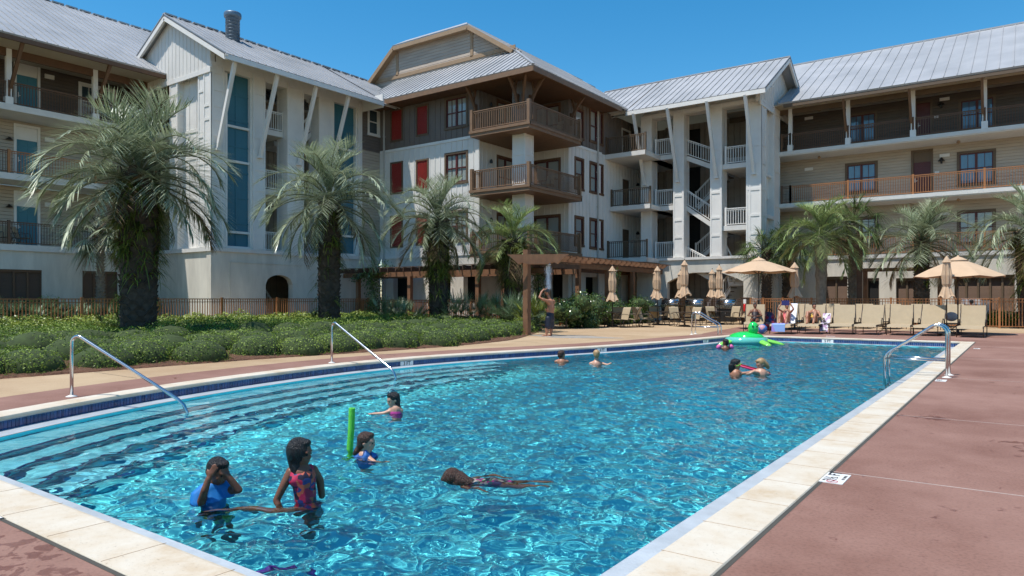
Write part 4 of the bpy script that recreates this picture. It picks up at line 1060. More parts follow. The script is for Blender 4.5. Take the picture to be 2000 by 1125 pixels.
class Bl:
    """collects curved tapering blades, vectorised"""
    def __init__(s): s.V = []; s.F = []; s.T = []; s.n = 0
    def add(s, P, D, L, W, droop=.0, nseg=2, side=None, tint=None, rs=None, tip=.12):
        P = np.asarray(P, float); D = np.asarray(D, float); D = D/np.linalg.norm(D, axis=1, keepdims=True); m = len(P)
        L = np.broadcast_to(L, (m,)); W = np.broadcast_to(W, (m,)); dr = np.broadcast_to(droop, (m,))
        if side is None:
            side = np.cross(D, np.array([0, 0, 1.]))
            ln = np.linalg.norm(side, axis=1, keepdims=True); side = np.where(ln < 1e-3, np.array([1., 0, 0]), side/np.maximum(ln, 1e-6))
        tint = (rs or RSG).rand(m) if tint is None else np.broadcast_to(tint, (m,))
        rows = []
        for k in range(nseg+1):
            t = k/nseg; c = P+D*(L*t)[:, None]; c = c.copy(); c[:, 2] -= dr*L*t*t
            w = W*(1-(1-tip)*t**1.6)*(.55+.45*min(1, t*4+.2)) if k < nseg else W*tip
            rows.append(c-side*(w/2)[:, None]); rows.append(c+side*(w/2)[:, None])
        V = np.stack(rows, 1); b = s.n+np.arange(m)[:, None]*(2*(nseg+1))
        for k in range(nseg):
            s.F.append(np.concatenate([b+2*k, b+2*k+1, b+2*k+3, b+2*k+2], 1))
        s.V.append(V.reshape(-1, 3)); s.T.append(np.repeat(tint, 2*(nseg+1))); s.n += m*2*(nseg+1)
    def leaves(s, P, Nn, size, rs, asp=.55, tint=None):
        """small rhombic leaves lying roughly across Nn"""
        m = len(P); Nn = Nn+rs.randn(m, 3)*.45; Nn /= np.linalg.norm(Nn, axis=1, keepdims=True)
        a = rs.randn(m, 3); a -= Nn*(a*Nn).sum(1, keepdims=True); a /= np.linalg.norm(a, axis=1, keepdims=True); c = np.cross(Nn, a)
        sz = np.broadcast_to(size, (m,))*(.7+.6*rs.rand(m)); sz = sz[:, None]
        V = np.stack([P-a*sz*.5, P+c*sz*asp*.5+Nn*sz*.08, P+a*sz*.5, P-c*sz*asp*.5+Nn*sz*.08], 1)
        b = s.n+np.arange(m)*4; s.F.append(np.stack([b, b+1, b+2, b+3], 1)); s.V.append(V.reshape(-1, 3))
        tint = rs.rand(m) if tint is None else tint
        s.T.append(np.repeat(tint, 4)); s.n += 4*m
    def build(s, name, mat, parent=None):
        return np_mesh(name, np.concatenate(s.V), np.concatenate(s.F), mat, parent, False, np.concatenate(s.T))
RSG = np.random.RandomState(1)
def rachis(p, az, el, L, droop, n, power=1.35):
    pts = [np.array(p, float)]; ds = []
    for k in range(n):
        e = el-droop*((k+.5)/n)**power; d = np.array([math.cos(az)*math.cos(e), math.sin(az)*math.cos(e), math.sin(e)])
        ds.append(d); pts.append(pts[-1]+d*L/n)
    ds.append(ds[-1]); return np.array(pts), np.array(ds)
def pindo_crown(bl, dead, stem, c, Rr, nf, rs, lean=0.):
    for f in range(nf):
        q = f/nf; az = f*2.39996+rs.rand()*.5; el = R(84-106*q**.95+rs.randn()*6)
        L = Rr*(1.02+.18*rs.rand())*(1.08 if q < .6 else 1.); droop = R(82+32*rs.rand()+(22 if q < .5 else 0)-(34*q))
        if q < .14: el = R(84+rs.randn()*4); droop = R(50+30*rs.rand()); L *= .80
        n = 27; pts, ds = rachis((c[0], c[1], c[2]-.35*q), az, el, L, droop, n)
        stem.tube([tuple(p) for p in pts[::3]], [.03*(1-.8*k/12) for k in range(len(pts[::3]))], 5)
        k0 = 5; P = pts[k0:n+1]; D = ds[k0:n+1]; m = len(P)
        sd = np.cross(D, np.array([0, 0, 1.])); sd /= np.maximum(np.linalg.norm(sd, axis=1, keepdims=True), 1e-3)
        up = np.cross(sd, D); t = np.linspace(0, 1, m)
        ll = Rr*.27*(.55+.9*np.sin(np.pi*np.clip(t*.85+.12, 0, 1))**.8)*(.85+.25*rs.rand())
        base = .25+.5*rs.rand(); dd = dead if (q > .84 and rs.rand() < .45) else bl
        tw = rs.randn()*.15
        for sgn in (1, -1):
            for off in (0, .5):
                Pq = P+D*(L/n*off); v = D*(.75+.45*t[:, None])+sd*sgn*(1.0)+up*(.42+tw*sgn)+rs.randn(m, 3)*.12
                dd.add(Pq, v, ll*(.9+.2*rs.rand(m)), .033*(Rr/2.5)**.5, .02+.16*rs.rand(m)+.06*(q > .4), 3, None, np.clip(base+rs.randn(m)*.3, 0, 1), tip=.1)
def palm(kind, label, x, y, zc, Rr, tr, nf=46, seed=0, boots=True, bark='bark', fern=0, mat='pindo', tr2=None, z0=.1, name='palm_tree', spread=1.):
    rs = np.random.RandomState(seed); t = thing(name, label, 'palm tree', (x, y, 0), 0, 'palm trees round the pool')
    H = zc-.25; tr2 = tr2 or tr*.85
    mb = MB(); prof = []; nn = 26
    for k in range(nn+1):
        q = k/nn; prof.append(((tr*(1.12 if q < .06 else 1)*(1-q)+tr2*q)*(1+.05*rs.randn()), z0+(H-z0)*q))
    prof[-1] = (tr2*.4, H+.15)
    mb.lathe((x, y, 0), prof, 16); mb.build('trunk', M[bark], t, True)
    if boots:
        b = MB(); k = 0; zz = z0+.12
        while zz < H+.1:
            q = (zz-z0)/(H-z0); r = tr*(1-q)+tr2*q
            for j in range(7):
                a = j*2*math.pi/7+k*.45+rs.rand()*.15; d = Vector((math.cos(a), math.sin(a), 0)); s_ = Vector((-math.sin(a), math.cos(a), 0))
                p = Vector((x, y, zz))+d*r*.92; ln = (.13+.10*rs.rand())*(tr/.4)**.4; w = r*.36
                tip_ = p+Vector((0, 0, ln))+d*(.07+.05*rs.rand())
                b.add([p-s_*w, p+s_*w, tip_+s_*w*.35, tip_-s_*w*.35, p-s_*w-d*.08, p+s_*w-d*.08, tip_+s_*w*.35-d*.07, tip_-s_*w*.35-d*.07], [(0,1,2,3),(7,6,5,4),(0,4,5,1),(1,5,6,2),(2,6,7,3),(3,7,4,0)])
            zz += .15; k += 1
        b.build('leaf_bases', M[bark], t)
    bl, dead, stem = Bl(), Bl(), MB()
    if kind == 'pindo': pindo_crown(bl, dead, stem, (x, y, H+.2), Rr, nf, rs)
    else:
        for f in range(nf):
            q = f/nf; az = f*2.39996+rs.rand(); el = R(80-135*q+rs.randn()*8); Lp = Rr*(.55+.15*rs.rand())
            pts, ds = rachis((x, y, H+.15), az, el, Lp, R(25), 8); stem.tube([tuple(p) for p in pts[::2]], .016, 4)
            c = pts[-1]; d = ds[-1]; sd = np.cross(d, [0, 0, 1.]); sd /= max(np.linalg.norm(sd), 1e-3); up = np.cross(sd, d)
            m = 30; a = np.linspace(-2.0, 2.0, m); v = d*np.cos(a)[:, None]+sd*np.sin(a)[:, None]+up*.25*np.cos(a*2)[:, None]-np.array([0, 0, .12])+rs.randn(m, 3)*.04
            (dead if q > .9 else bl).add(np.repeat(c[None], m, 0), v, Rr*.58*(.8+.2*np.cos(a*.7))*(.9+.2*rs.rand(m)), .042, .25+.25*rs.rand(m), 3, None, np.clip(.25+.5*rs.rand()+rs.randn(m)*.2, 0, 1))
    bl.build('crown', M[mat], t)
    if dead.n: dead.build('dry_fronds', M['dead'], t)
    stem.build('frond_stalks', M['fern'] if kind != 'pindo' else simple('frond_stalk', (.16, .17, .08), .6), t, True)
    if fern:
        fb = Bl()
        for k in range(fern):
            q = .42+.56*rs.rand()**.8 if rs.rand() < .88 or tr > .6 else .1+.4*rs.rand(); z = z0+.2+(H-z0-.2)*q
            a = rs.rand()*6.283; r = (tr*(1-q)+tr2*q)*.95; m = 9
            P = np.repeat(np.array([[x+r*math.cos(a), y+r*math.sin(a), z]]), m, 0)+rs.randn(m, 3)*.05
            v = np.array([math.cos(a), math.sin(a), .5])+rs.randn(m, 3)*.55; fb.add(P, v, .22+.34*rs.rand(m), .035+.02*rs.rand(), .8, 3, None, np.clip(rs.rand()+rs.randn(m)*.15, 0, 1))
        fb.build('trunk_ferns', M['fern'], t)
    return t
def pl(px, d): r = ray(px); return r[0]*d, r[1]*d
x, y = pl(271, 21.2); palm('pindo', 'biggest palm with a massive fern-grown trunk, nearest on the left', x, y, 5.25, 2.5, .47, 60, 11, fern=230, tr2=.54, z0=.15)
x, y = pl(643, 28.2); palm('pindo', 'tall palm with a scaly dark trunk in front of the white stair tower arch', x, y, 5.4, 2.5, .40, 52, 12, fern=120, tr2=.40, z0=.2)
x, y = pl(856, 32.); palm('pindo', 'palm with a trunk wrapped in vines in front of the red shutters', x, y, 5.05, 2.2, .36, 48, 13, fern=330, tr2=.50, z0=.2)
x, y = pl(1003, 33.6); palm('pindo', 'smaller palm rising behind the front end of the timber pergola', x, y, 4.25, 1.95, .32, 40, 14, fern=300, tr2=.55, z0=.2, mat='pindo_y')
x, y = uX(196, 16.2), 16.2; palm('sabal', 'slim grey-trunked palm behind the fence at far left', x, y, 4.55, 1.6, .17, 26, 15, boots=True, bark='bark_grey', z0=.2, mat='pindo')
x, y = uX(1604, 38.6), 38.6; palm('pindo', 'palm with a smooth slim grey trunk in front of the rear fence', x, y, 4.75, 2.1, .20, 44, 16, bark='bark_grey', boots=False, z0=-.02, mat='pindo_y', tr2=.34)
x, y = uX(1800, 42.), 42.; palm('pindo', 'broad silvery palm between the two open umbrellas', x, y, 4.45, 2.4, .36, 46, 17, fern=20, z0=-.02)
x, y = uX(2012, 41.5), 41.5; palm('pindo', 'palm cut by the right edge of the picture', x, y, 4.75, 2.5, .42, 46, 18, fern=200, tr2=.6, z0=-.02)
x, y = uX(1497, 42.), 42.; palm('sabal', 'cross-hatched fan palm left of the open umbrella canopy edge', x, y, 4.3, 1.75, .27, 30, 19, bark='bark', z0=-.02, mat='sabal')
x, y = uX(1537, 43.5), 43.5; palm('sabal', 'fan palm behind the closed umbrella, right of its twin', x, y, 4.7, 1.7, .26, 30, 20, bark='bark', z0=-.02, mat='sabal')
x, y = uX(1667, 42.), 42.; palm('sabal', 'taller fan palm with a criss-cross trunk beside the dark T-shaped post', x, y, 5.6, 1.9, .27, 34, 21, bark='bark_grey', z0=-.02, mat='sabal')
# low clipped shrubs of the bed
def blob_points(cx, cy, cz, rx, ry, rz, m, rs, up=True):
    v = rs.randn(m, 3); v /= np.linalg.norm(v, axis=1, keepdims=True)
    if up: v[:, 2] = np.abs(v[:, 2])*1.0-.12
    k = (.82+.22*rs.rand(m))[:, None]
    bump = 1+.10*np.sin(v[:, :1]*5+cx*3)+.10*np.sin(v[:, 1:2]*6+cy*5)+.08*np.sin(v[:, 2:]*7+cx)
    return np.array([cx, cy, cz])+v*k*bump*np.array([rx, ry, rz]), v
rs = np.random.RandomState(21); rows = []
hedge = []
y = 2.2
while y < 25.5:
    ex = edge_x(y)-.95
    x = ex
    while x > -29.6:
        xx = x+rs.randn()*.18; yy = y+rs.randn()*.18
        if not any((xx-px_)**2+(yy-py_)**2 < .6 for px_, py_ in [pl(271, 21.2), pl(643, 28.2), pl(856, 32.), pl(1003, 33.6)]):
            hedge.append((xx, yy))
        x -= 1.12
    y += 1.12
root = thing('low_hedge', 'broad bed of low clipped dark green shrubs beside the curved pool side', 'hedge', (-20, 12, 0)); root['kind'] = 'stuff'
bl = Bl(); core = MB(); bly = Bl()
for xx, yy in hedge:
    dist = math.hypot(xx, yy); vis = True
    hgt = .34+.24*rs.rand(); front = edge_x(yy)-xx < 1.5
    if front: hgt = .44+.1*rs.rand()
    z = float(bed_z(xx, yy)); m = int(np.clip(1150*(16/dist)**1.6, 380, 1700)*(1.35 if front else 1)); sz = .040*max(1, (dist/17)**.9)
    P, v = blob_points(xx, yy, z+.02, .68+.1*rs.rand(), .68+.1*rs.rand(), hgt, m, rs); tone = rs.rand()*.45-.1
    if edge_x(yy)-xx > 4.5: hgt *= .62
    target = bly if xx < -25.5 and yy < 25 else bl
    target.leaves(P, v, sz*(1.35 if target is bly else 1), rs, .6, np.clip(rs.rand(m)*.8+tone-.1, 0, 1))
    core.ell((xx, yy, z), (.62, .62, hgt*.86), 10, 6)
core.build('twigs', M['core'], root, True); bl.build('foliage', M['hedge'], root); bly.build('yellow_foliage', M['hedge_y'], root)
# pine straw
rs = np.random.RandomState(8); m = 9000; yy = rs.rand(m)*24-.5; xx = np.array([edge_x(q) for q in yy])-rs.rand(m)**1.5*1.3
P = np.stack([xx, yy, bed_z(xx, yy)+.01+.03*rs.rand(m)], 1); st = Bl(); D = rs.randn(m, 3); D[:, 2] *= .2
st.add(P, D, .12+.12*rs.rand(m), .006, .05, 1); o = st.build('pine_straw', M['dead']); prop(o, 'reddish pine straw scattered along the edge of the planting bed', 'mulch', None, 'stuff')
# bigger shrubs
def bush(label, x, y, z, r, h, m, size, mat, rs, name='shrub', group=None, kindm='gloss'):
    t = thing(name, label, 'shrub', (x, y, z), 0, group); b = Bl(); c = MB()
    k = max(5, int(r*7))
    for q in range(k):
        cx, cy = x+(rs.rand()-.5)*r*1.3, y+(rs.rand()-.5)*r*1.3; cz = z+h*(.15+.55*rs.rand()); rr = r*(.42+.25*rs.rand())
        P, v = blob_points(cx, cy, cz, rr, rr, h*.36, m//k, rs, False); b.leaves(P, v, size, rs, .5, np.clip(rs.rand(len(P))*.9+(rs.rand()-.5)*.3, 0, 1)); c.ell((cx, cy, cz), (rr*.7, rr*.7, h*.24), 8, 6)
    b.build('foliage', M[mat], t); c.build('twigs', M['core'], t, True)
    mb = MB(); mb.tube([(x, y, z), (x+.05, y, z+h*.4)], [.05, .03], 6); mb.build('stem', M['bark'], t, True)
    return t
rs = np.random.RandomState(31)
gl = [(1105, 32.8, 1.0, 1.4), (1130, 33.7, 1.05, 1.65), (1152, 34.8, 1.1, 1.7), (1178, 37.6, 1.15, 1.35), (1205, 38.8, 1.15, 1.45), (1232, 40.2, 1.1, 1.5), (1254, 41.4, .85, 1.45)]
lb = ['dark glossy shrub beside the patio gate', 'glossy shrub with white blossom specks, second from the gate', 'tallest glossy shrub with stems reaching up the pergola post', 'rounded glossy shrub behind the closed umbrella furthest left', 'glossy shrub left of the wooden planter box', 'glossy shrub above the low back of the patio chairs', 'last glossy shrub of the row, next to the grills']
for (px, d, r, h), l in zip(gl, lb):
    x, y = pl(px, d); bush(l, x, y, 0, r, h, 2600, .095, 'gloss', rs, 'glossy_shrub', 'dark glossy shrubs behind the patio tables')
# far right hedge by the ramp and left hedge along the wall
for px, l in ((1925, 'low shrub left of the last fence post'), (1950, 'low shrub under the sloping ramp rail'), (1978, 'low shrub right of the ramp rail'), (2004, 'low shrub at the right edge of the picture')):
    x, y = uX(px, 42.4), 42.4; bush(l, x, y, 0, .9, .85, 1500, .07, 'hedge', rs, 'shrub', 'shrubs behind the rear fence')
for k in range(9):
    yv_ = 8.5+k*1.25; bush('clipped shrub against the left wing wall, number %s from the left' % ['first', 'second', 'third', 'fourth', 'fifth', 'sixth', 'seventh', 'eighth', 'ninth'][k], -37.6, yv_, .25, .95, 1.35, 1500, .08, 'hedge_y', rs, 'shrub', 'shrubs along the left wing wall')
def palmetto(label, x, y, z, r, nf, seed, mat='palmetto', w=.035):
    rs = np.random.RandomState(seed); t = thing('palmetto', label, 'palmetto', (x, y, z), 0, 'palmettos'); b = Bl(); s = MB()
    for f in range(nf):
        az = f*2.4+rs.rand(); el = R(80-78*(f/nf)+rs.randn()*6); Lp = r*(.5+.35*rs.rand()); x0, y0 = x+rs.randn()*r*.15, y+rs.randn()*r*.15
        pts, ds = rachis((x0, y0, z+.05), az, el, Lp, R(18), 5); s.tube([tuple(p) for p in pts], .009, 4)
        c = pts[-1]; d = ds[-1]; sd = np.cross(d, [0, 0, 1.]); sd /= max(np.linalg.norm(sd), 1e-3); up = np.cross(sd, d)
        m = 22; a = np.linspace(-1.9, 1.9, m); v = d*np.cos(a)[:, None]+sd*np.sin(a)[:, None]+up*.35+rs.randn(m, 3)*.03
        b.add(np.repeat(c[None], m, 0), v, r*.52*(.75+.25*np.cos(a)), w, .08, 2, None, np.clip(.2+.6*rs.rand()+rs.randn(m)*.15, 0, 1))
    b.build('fans', M[mat], t); s.build('stalks', M['fern'], t); return t
PM = [(760, 30.5, 1.15, 'silvery palmetto left of the vine-wrapped palm'), (795, 31.5, 1.1, 'palmetto close to the left of the vine-wrapped palm'), (885, 31.5, 1.15, 'palmetto just right of the vine-wrapped palm'), (915, 31.8, 1.35, 'tallest palmetto of the clump under the pergola'), (950, 31.8, 1.25, 'palmetto in the middle of the clump under the pergola'), (985, 31.5, 1.3, 'palmetto in front of the smaller palm trunk'), (1015, 31, 1.25, 'palmetto left of the tall pergola post'), (1048, 29.6, 1.15, 'feathery palmetto right of the tall pergola post, beside the showering man')]
for k, (px, d, r, l) in enumerate(PM):
    x, y = pl(px, d); palmetto(l, x, y, .25, r, 24, 40+k, 'palmetto' if k < 7 else 'fern')
for k in range(10):
    yv_ = 7.5+k*1.0; palmetto('palmetto behind the left fence, %s of the row from the left' % ['first', 'second', 'third', 'fourth', 'fifth', 'sixth', 'seventh', 'eighth', 'ninth', 'tenth'][k], -35.2+.4*(k % 2), yv_, .25, 1.0, 15, 60+k)
palmetto('strappy plant growing at the foot of the biggest palm', *pl(238, 21.4), .2, .9, 16, 81, 'fern')
palmetto('strappy plant at the foot of the palm before the arch', *pl(627, 28.2), .2, .7, 12, 82, 'fern')
# ---------------------------------------------------------------- fences
M['steel'] = simple('polished_steel', (.55, .56, .57), .18, 1., var=.05)
M['sling'] = simple('tan_sling_fabric', (.40, .31, .195), .8, var=.06, scale=5, bump=.3, bscale=160)
M['frame'] = simple('dark_bronze_frame', (.035, .022, .014), .4, var=.1)
M['canvas'] = simple('tan_canvas', (.52, .36, .23), .85, var=.06, scale=3, bump=.2, bscale=90)
M['timber'] = simple('stained_timber', (.20, .095, .045), .7, var=.25, scale=2, bump=.3, bscale=20, stretch=(1, 6, 1))
M['timber_d'] = simple('dark_timber', (.085, .042, .022), .7, var=.25, scale=2)
M['signw'] = simple('white_sign_tile', (.72, .72, .70), .35, var=.03)
M['ink'] = simple('black_lettering', (.008, .008, .008), .5)
M['inkred'] = simple('red_symbol', (.50, .02, .03), .5)
def fence(name, label, p, q, z0, z1, posts, mat, group='brown metal fences round the pool'):
    t = thing(name, label, 'fence', (p[0], p[1], 0), 0, group)
    P = Vector((*p, 0)); Q = Vector((*q, 0)); d = (Q-P).normalized(); L_ = (Q-P).length
    for u in posts:
        c = P+d*u; mb = MB(); mb.box(c.x-.045, c.x+.045, c.y-.045, c.y+.045, z0, z1+.03); mb.box(c.x-.055, c.x+.055, c.y-.055, c.y+.055, z1+.03, z1+.05); mb.build('post', mat, t)
    for a, b in zip(posts[:-1], posts[1:]):
        mb = MB(); A = P+d*a; B = P+d*b; U = Vector((0, 0, 1))
        mb.bar(A+U*(z1-.02), B+U*(z1-.02), .05, .04); mb.bar(A+U*(z0+.1), B+U*(z0+.1), .04, .035); mb.bar(A+U*(z1-.16), B+U*(z1-.16), .03, .03)
        k = max(2, int(round((b-a)/.125)))
        for i in range(1, k):
            c = A.lerp(B, i/k); mb.box(c.x-.015, c.x+.015, c.y-.015, c.y+.015, z0+.1, z1-.03)
        mb.build('fence_panel', mat, t)
    return t
FX = -31.1
py_ = [uY(px, FX) for px in (160, 310, 435, 542)]; pitch_ = (py_[3]-py_[0])/3
ps = [py_[0]+pitch_*k for k in range(-3, 6)]; ps[-1] = min(ps[-1], 29)
fence('metal_fence', 'long rust brown metal fence between the planting bed and the white stair tower', (FX, 0), (FX, 30), .24, 1.40, ps, M['rust'])
x0, x1 = uX(742, 29.6), uX(1010, 29.6)
fence('metal_fence', 'brown metal fence behind the palmettos in front of the corner building', (x0-2, 29.6), (x1, 29.6), .1, 1.33, [0, 3, 6, 9, x1-x0+2], M['rust'])
FY = 40.2; xs_ = [uX(p, FY) for p in (1466, 1491, 1529, 1585, 1655, 1740, 1838, 1952)]; xs_ = xs_+[xs_[-1]+3.1, xs_[-1]+6.2]
fence('metal_fence', 'long rust brown metal fence behind the row of loungers', (0, FY), (10, FY), 0, 1.40, xs_, M['rust'])
x0 = uX(1300, 41.6); x1 = uX(1462, 41.6)
fence('metal_fence', 'dark brown metal fence behind the grills under the arch', (x0, 41.6), (x1, 41.6), 0, 1.38, [0, (x1-x0)*.33, (x1-x0)*.66, x1-x0], M['brown'])
# gate by the shower man
gx0, gx1 = uX(1094, 31), uX(1114, 31); g = thing('metal_gate', 'narrow brown metal gate between dark shrubs, right of the showering man', 'gate', (gx0, 31, 0))
for x_ in (gx0, gx1): mb = MB(); mb.box(x_-.05, x_+.05, 30.95, 31.05, 0, 1.4); mb.build('gate_post', M['rust'], g)
mb = MB(); 
for z in (.1, .95, 1.32): mb.bar((gx0, 31, z), (gx1, 31, z), .04, .04)
for i in range(1, 5): mb.box(gx0+(gx1-gx0)*i/5-.012, gx0+(gx1-gx0)*i/5+.012, 30.99, 31.01, .1, 1.3)
mb.build('gate_panel', M['rust'], g)
# ---------------------------------------------------------------- pergolas
def carved(mb, p, q, w, h):
    """rafter with notched tail ends"""
    p = Vector(p); q = Vector(q); d = (q-p).normalized(); s = d.cross(Vector((0, 0, 1)))*w/2; L_ = (q-p).length
    pr = [(0, 0), (L_, 0), (L_-.10, -.06), (L_-.42, -h), (L_-.55, -h*.80), (L_-.75, -h), (.75, -h), (.55, -h*.80), (.42, -h), (.10, -.06)]
    mb.prism([p+d*a+Vector((0, 0, b))-s for a, b in pr], s*2)
pg = thing('pergola', 'long weathered timber pergola beside the corner building, its rafter ends pointing at the patio', 'pergola', (-19.8, 36, 0))
def post_at(x_, y_, t, h, w=.22, m='timber'):
    mb = MB(); mb.box(x_-w/2, x_+w/2, y_-w/2, y_+w/2, 0, h); mb.build('post', M[m], t)
BXA, BXB = -21.7, -19.0; ya, yb = 29.2, uY(1306, -19.0)
for x_ in (BXA, BXB):
    mb = MB(); mb.box(x_-.06, x_+.06, ya-.1, yb, 2.98, 3.26); mb.build('beam', M['timber'], pg)
yy = ya
while yy < yb+.1:
    mb = MB(); carved(mb, (-21.9, yy, 3.52), (-18.25, yy, 3.52), .06, .25); mb.build('rafter', M['timber'], pg); yy += .62
mb = MB()
for k in range(7): x_ = -21.6+k*.53; mb.box(x_-.025, x_+.025, ya-.15, yb+.2, 3.525, 3.565)
mb.build('slats', M['timber'], pg)
for y_ in (ya+.1, 32.2, 35.4, 38.6, yb-.2): post_at(BXB, y_, pg, 2.98)
for y_ in (ya+.1, yb-.2): post_at(BXA, y_, pg, 2.98)
pg2 = thing('pergola', 'timber pergola running along the front of the corner building under its balconies', 'pergola', (-25, 28.4, 0))
xa, xb = uX(672, 28.4), -18.2
for y_ in (28.4, 30.6):
    mb = MB(); mb.box(xa, xb, y_-.06, y_+.06, 2.62, 2.88); mb.build('beam', M['timber'], pg2)
x_ = xa+.2
while x_ < xb:
    mb = MB(); mb.box(x_-.025, x_+.025, 27.7, 31.2, 2.885, 3.1); mb.build('rafter', M['timber_d'], pg2); x_ += .6
mb = MB()
for y_ in (27.9, 28.9, 29.9, 30.9): mb.box(xa, xb, y_-.025, y_+.025, 3.105, 3.145)
mb.build('slats', M['timber_d'], pg2)
for px in (700, 801, 934, 990):
    x_ = uX(px, 28.4); mb = MB(); mb.box(x_-.11, x_+.11, 28.29, 28.51, 0, 2.62); mb.build('post', M['timber'], pg2)
# climbing vines on the pergolas
def vine(label, pts, m, size, seed, mat='gloss', r=.3):
    rs = np.random.RandomState(seed); t = thing('climbing_vine', label, 'vine', pts[0], 0, 'vines climbing the pergolas'); b = Bl(); mb = MB(); mb.tube(pts, .035, 6); mb.build('stem', M['bark'], t, True)
    A = np.array(pts, float); seg = rs.randint(0, len(A)-1, m); u = rs.rand(m)[:, None]; C = A[seg]*(1-u)+A[seg+1]*u
    v = rs.randn(m, 3); v /= np.linalg.norm(v, axis=1, keepdims=True); b.leaves(C+v*r*(.4+.9*rs.rand(m))[:, None]*np.array([1, 1, .9]), v, size, rs, .6); b.build('foliage', M[mat], t); return t
x_ = uX(728, 28.2); vine('dense vine covering the left end of the timber pergola', [(x_, 28.2, .2), (x_+.1, 28.3, 1.4), (x_-.2, 28.2, 2.7), (x_+.8, 28.4, 3.1)], 2600, .11, 5, r=.5)
x_ = uX(700, 28.2); vine('vine hanging from the pergola beam at its left tip', [(x_-.4, 28.2, 2.5), (x_+.5, 28.3, 2.9), (x_+1.6, 28.3, 3.0)], 900, .10, 6, r=.28)
x_ = uX(1050, 29.0); vine('leafy vine behind the shower, right of the tall post', [(x_, 29.0, .1), (x_+.1, 29.0, 1.5), (x_, 29., 2.6), (x_+.6, 29.1, 3.1)], 1500, .10, 7, r=.36)
x_ = -18.5; vine('thin vine on the pergola post above the tallest shrub', [(x_+.3, 35.3, .5), (x_, 35.3, 1.8), (x_+.1, 35.4, 3.0)], 600, .09, 8, r=.22)
# shower: a T-shaped timber post with a carved cross arm
D0 = 27.0; T0 = Vector((*pl(1029, D0), 0)); SH = Vector((*pl(1071, 26.4), 0)); SHX, SHY = SH.x, SH.y
sh_ = thing('outdoor_shower', 'T-shaped timber shower post with carved arm spraying water on the standing man', 'shower', T0)
mb = MB(); mb.box(T0.x-.11, T0.x+.11, T0.y-.11, T0.y+.11, 0, 3.26); mb.build('post', M['timber'], sh_)
A_ = atd(992, 497, 26.6); B_ = atd(1111, 501, 26.2); A_.z = B_.z = 3.04
off_ = (B_-A_).cross(Vector((0, 0, 1))).normalized()
for sg in (-1, 1):
    mb = MB(); carved(mb, A_+off_*.17*sg, B_+off_*.14*sg, .06, .36); mb.build('cross_arm', M['timber'], sh_)
mb = MB(); mb.tube([(SHX, SHY, 2.98), (SHX, SHY, 2.78)], .02, 8); mb.build('pipe', M['steel'], sh_, True)
mb = MB(); mb.lathe((SHX, SHY, 2.66), [(.02, .14), (.03, .1), (.1, .04), (.11, .0), (.1, -.01)], 14); mb.build('shower_head', M['steel'], sh_, True)
rs = np.random.RandomState(4); m = 900
wm, nt, b = nodes('falling_water'); b.inputs['Base Color'].default_value = (.85, .92, 1, 1); b.inputs['Roughness'].default_value = .15; b.inputs['Alpha'].default_value = .55
b1 = Bl(); P = np.stack([SHX+rs.randn(m)*.055, SHY+rs.randn(m)*.055, 1.78+rs.rand(m)*.88], 1); b1.add(P, np.tile([0, 0, -1.], (m, 1))+rs.randn(m, 3)*.03, .05+.08*rs.rand(m), .007, 0, 1, np.tile([CS, SN, 0], (m, 1))); b1.build('water_spray', wm, sh_)
# wet patch under the shower
mb = MB(); pts = [(SHX+.9+1.9*math.cos(a)*(1+.18*math.sin(3*a)), SHY+.1+.75*math.sin(a)*(1+.2*math.cos(4*a)), .003) for a in np.linspace(0, 6.283, 40)[:-1]]
mb.add(pts, [tuple(range(39))]); o = mb.build('wet_patch', simple('wet_pale_concrete', (.50, .45, .40), .25, var=.25, scale=2.5)); prop(o, kind='structure')
# ---------------------------------------------------------------- umbrellas
def umb_open(label, x, y, zr, zt, r, rz=0):
    t = thing('patio_umbrella', label, 'umbrella', (x, y, 0), 0, 'open tan umbrellas')
    mb = MB(); n = 8; V = [(x, y, zt)]; F_ = []
    for ring_ in range(1, 4):
        q = ring_/3
        for i in range(n*2):
            a = rz+math.pi*i/n; corner = i % 2 == 0; rr = r*q*(1 if corner else .945); z = zt-(zt-zr)*(q**1.12)-(0 if corner else -.0)+(0 if corner else .035*q*math.sin(q*3))
            V.append((x+rr*math.cos(a), y+rr*math.sin(a), z-(.06 if not corner and q == 1 else 0)))
    for i in range(n*2): F_.append((0, 1+i, 1+(i+1) % (n*2)))
    for ring_ in range(2):
        for i in range(n*2): a = 1+ring_*n*2; F_.append((a+i, a+n*2+i, a+n*2+(i+1) % (n*2), a+(i+1) % (n*2)))
    mb.add(V, F_); o = mb.build('canopy', M['canvas'], t); s = o.modifiers.new('thick', 'SOLIDIFY'); s.thickness = .008
    mb = MB(); mb.lathe((x, y, 0), [(.36, zt-.11), (.30, zt-.055), (.16, zt+.02), (.04, zt+.07), (.02, zt+.12)], 16); mb.build('vent_cap', M['canvas'], t, True)
    mb = MB(); mb.tube([(x, y, .05), (x, y, zt+.02)], .022, 8); mb.build('pole', M['frame'], t, True)
    mb = MB(); mb.box(x-.03, x+.03, y-.06, y+.03, 1.15, 1.33); mb.tube([(x, y-.05, 1.24), (x, y-.12, 1.24), (x, y-.12, 1.14)], .01, 5); mb.build('crank', M['frame'], t)
    for i in range(n):
        a = rz+2*math.pi*i/n; mb = MB(); mb.bar((x, y, zt-.06), (x+r*.97*math.cos(a), y+r*.97*math.sin(a), zr-.0), .018, .02); mb.bar((x, y, zr-.12), (x+r*.5*math.cos(a), y+r*.5*math.sin(a), (zr+zt)/2-.0), .014, .016); mb.build('rib', M['frame'], t)
    mb = MB(); mb.lathe((x, y, 0), [(.30, 0), (.30, .05), (.26, .08), (.05, .10), (.04, .3)], 20); mb.build('base', M['black'], t)
    return t
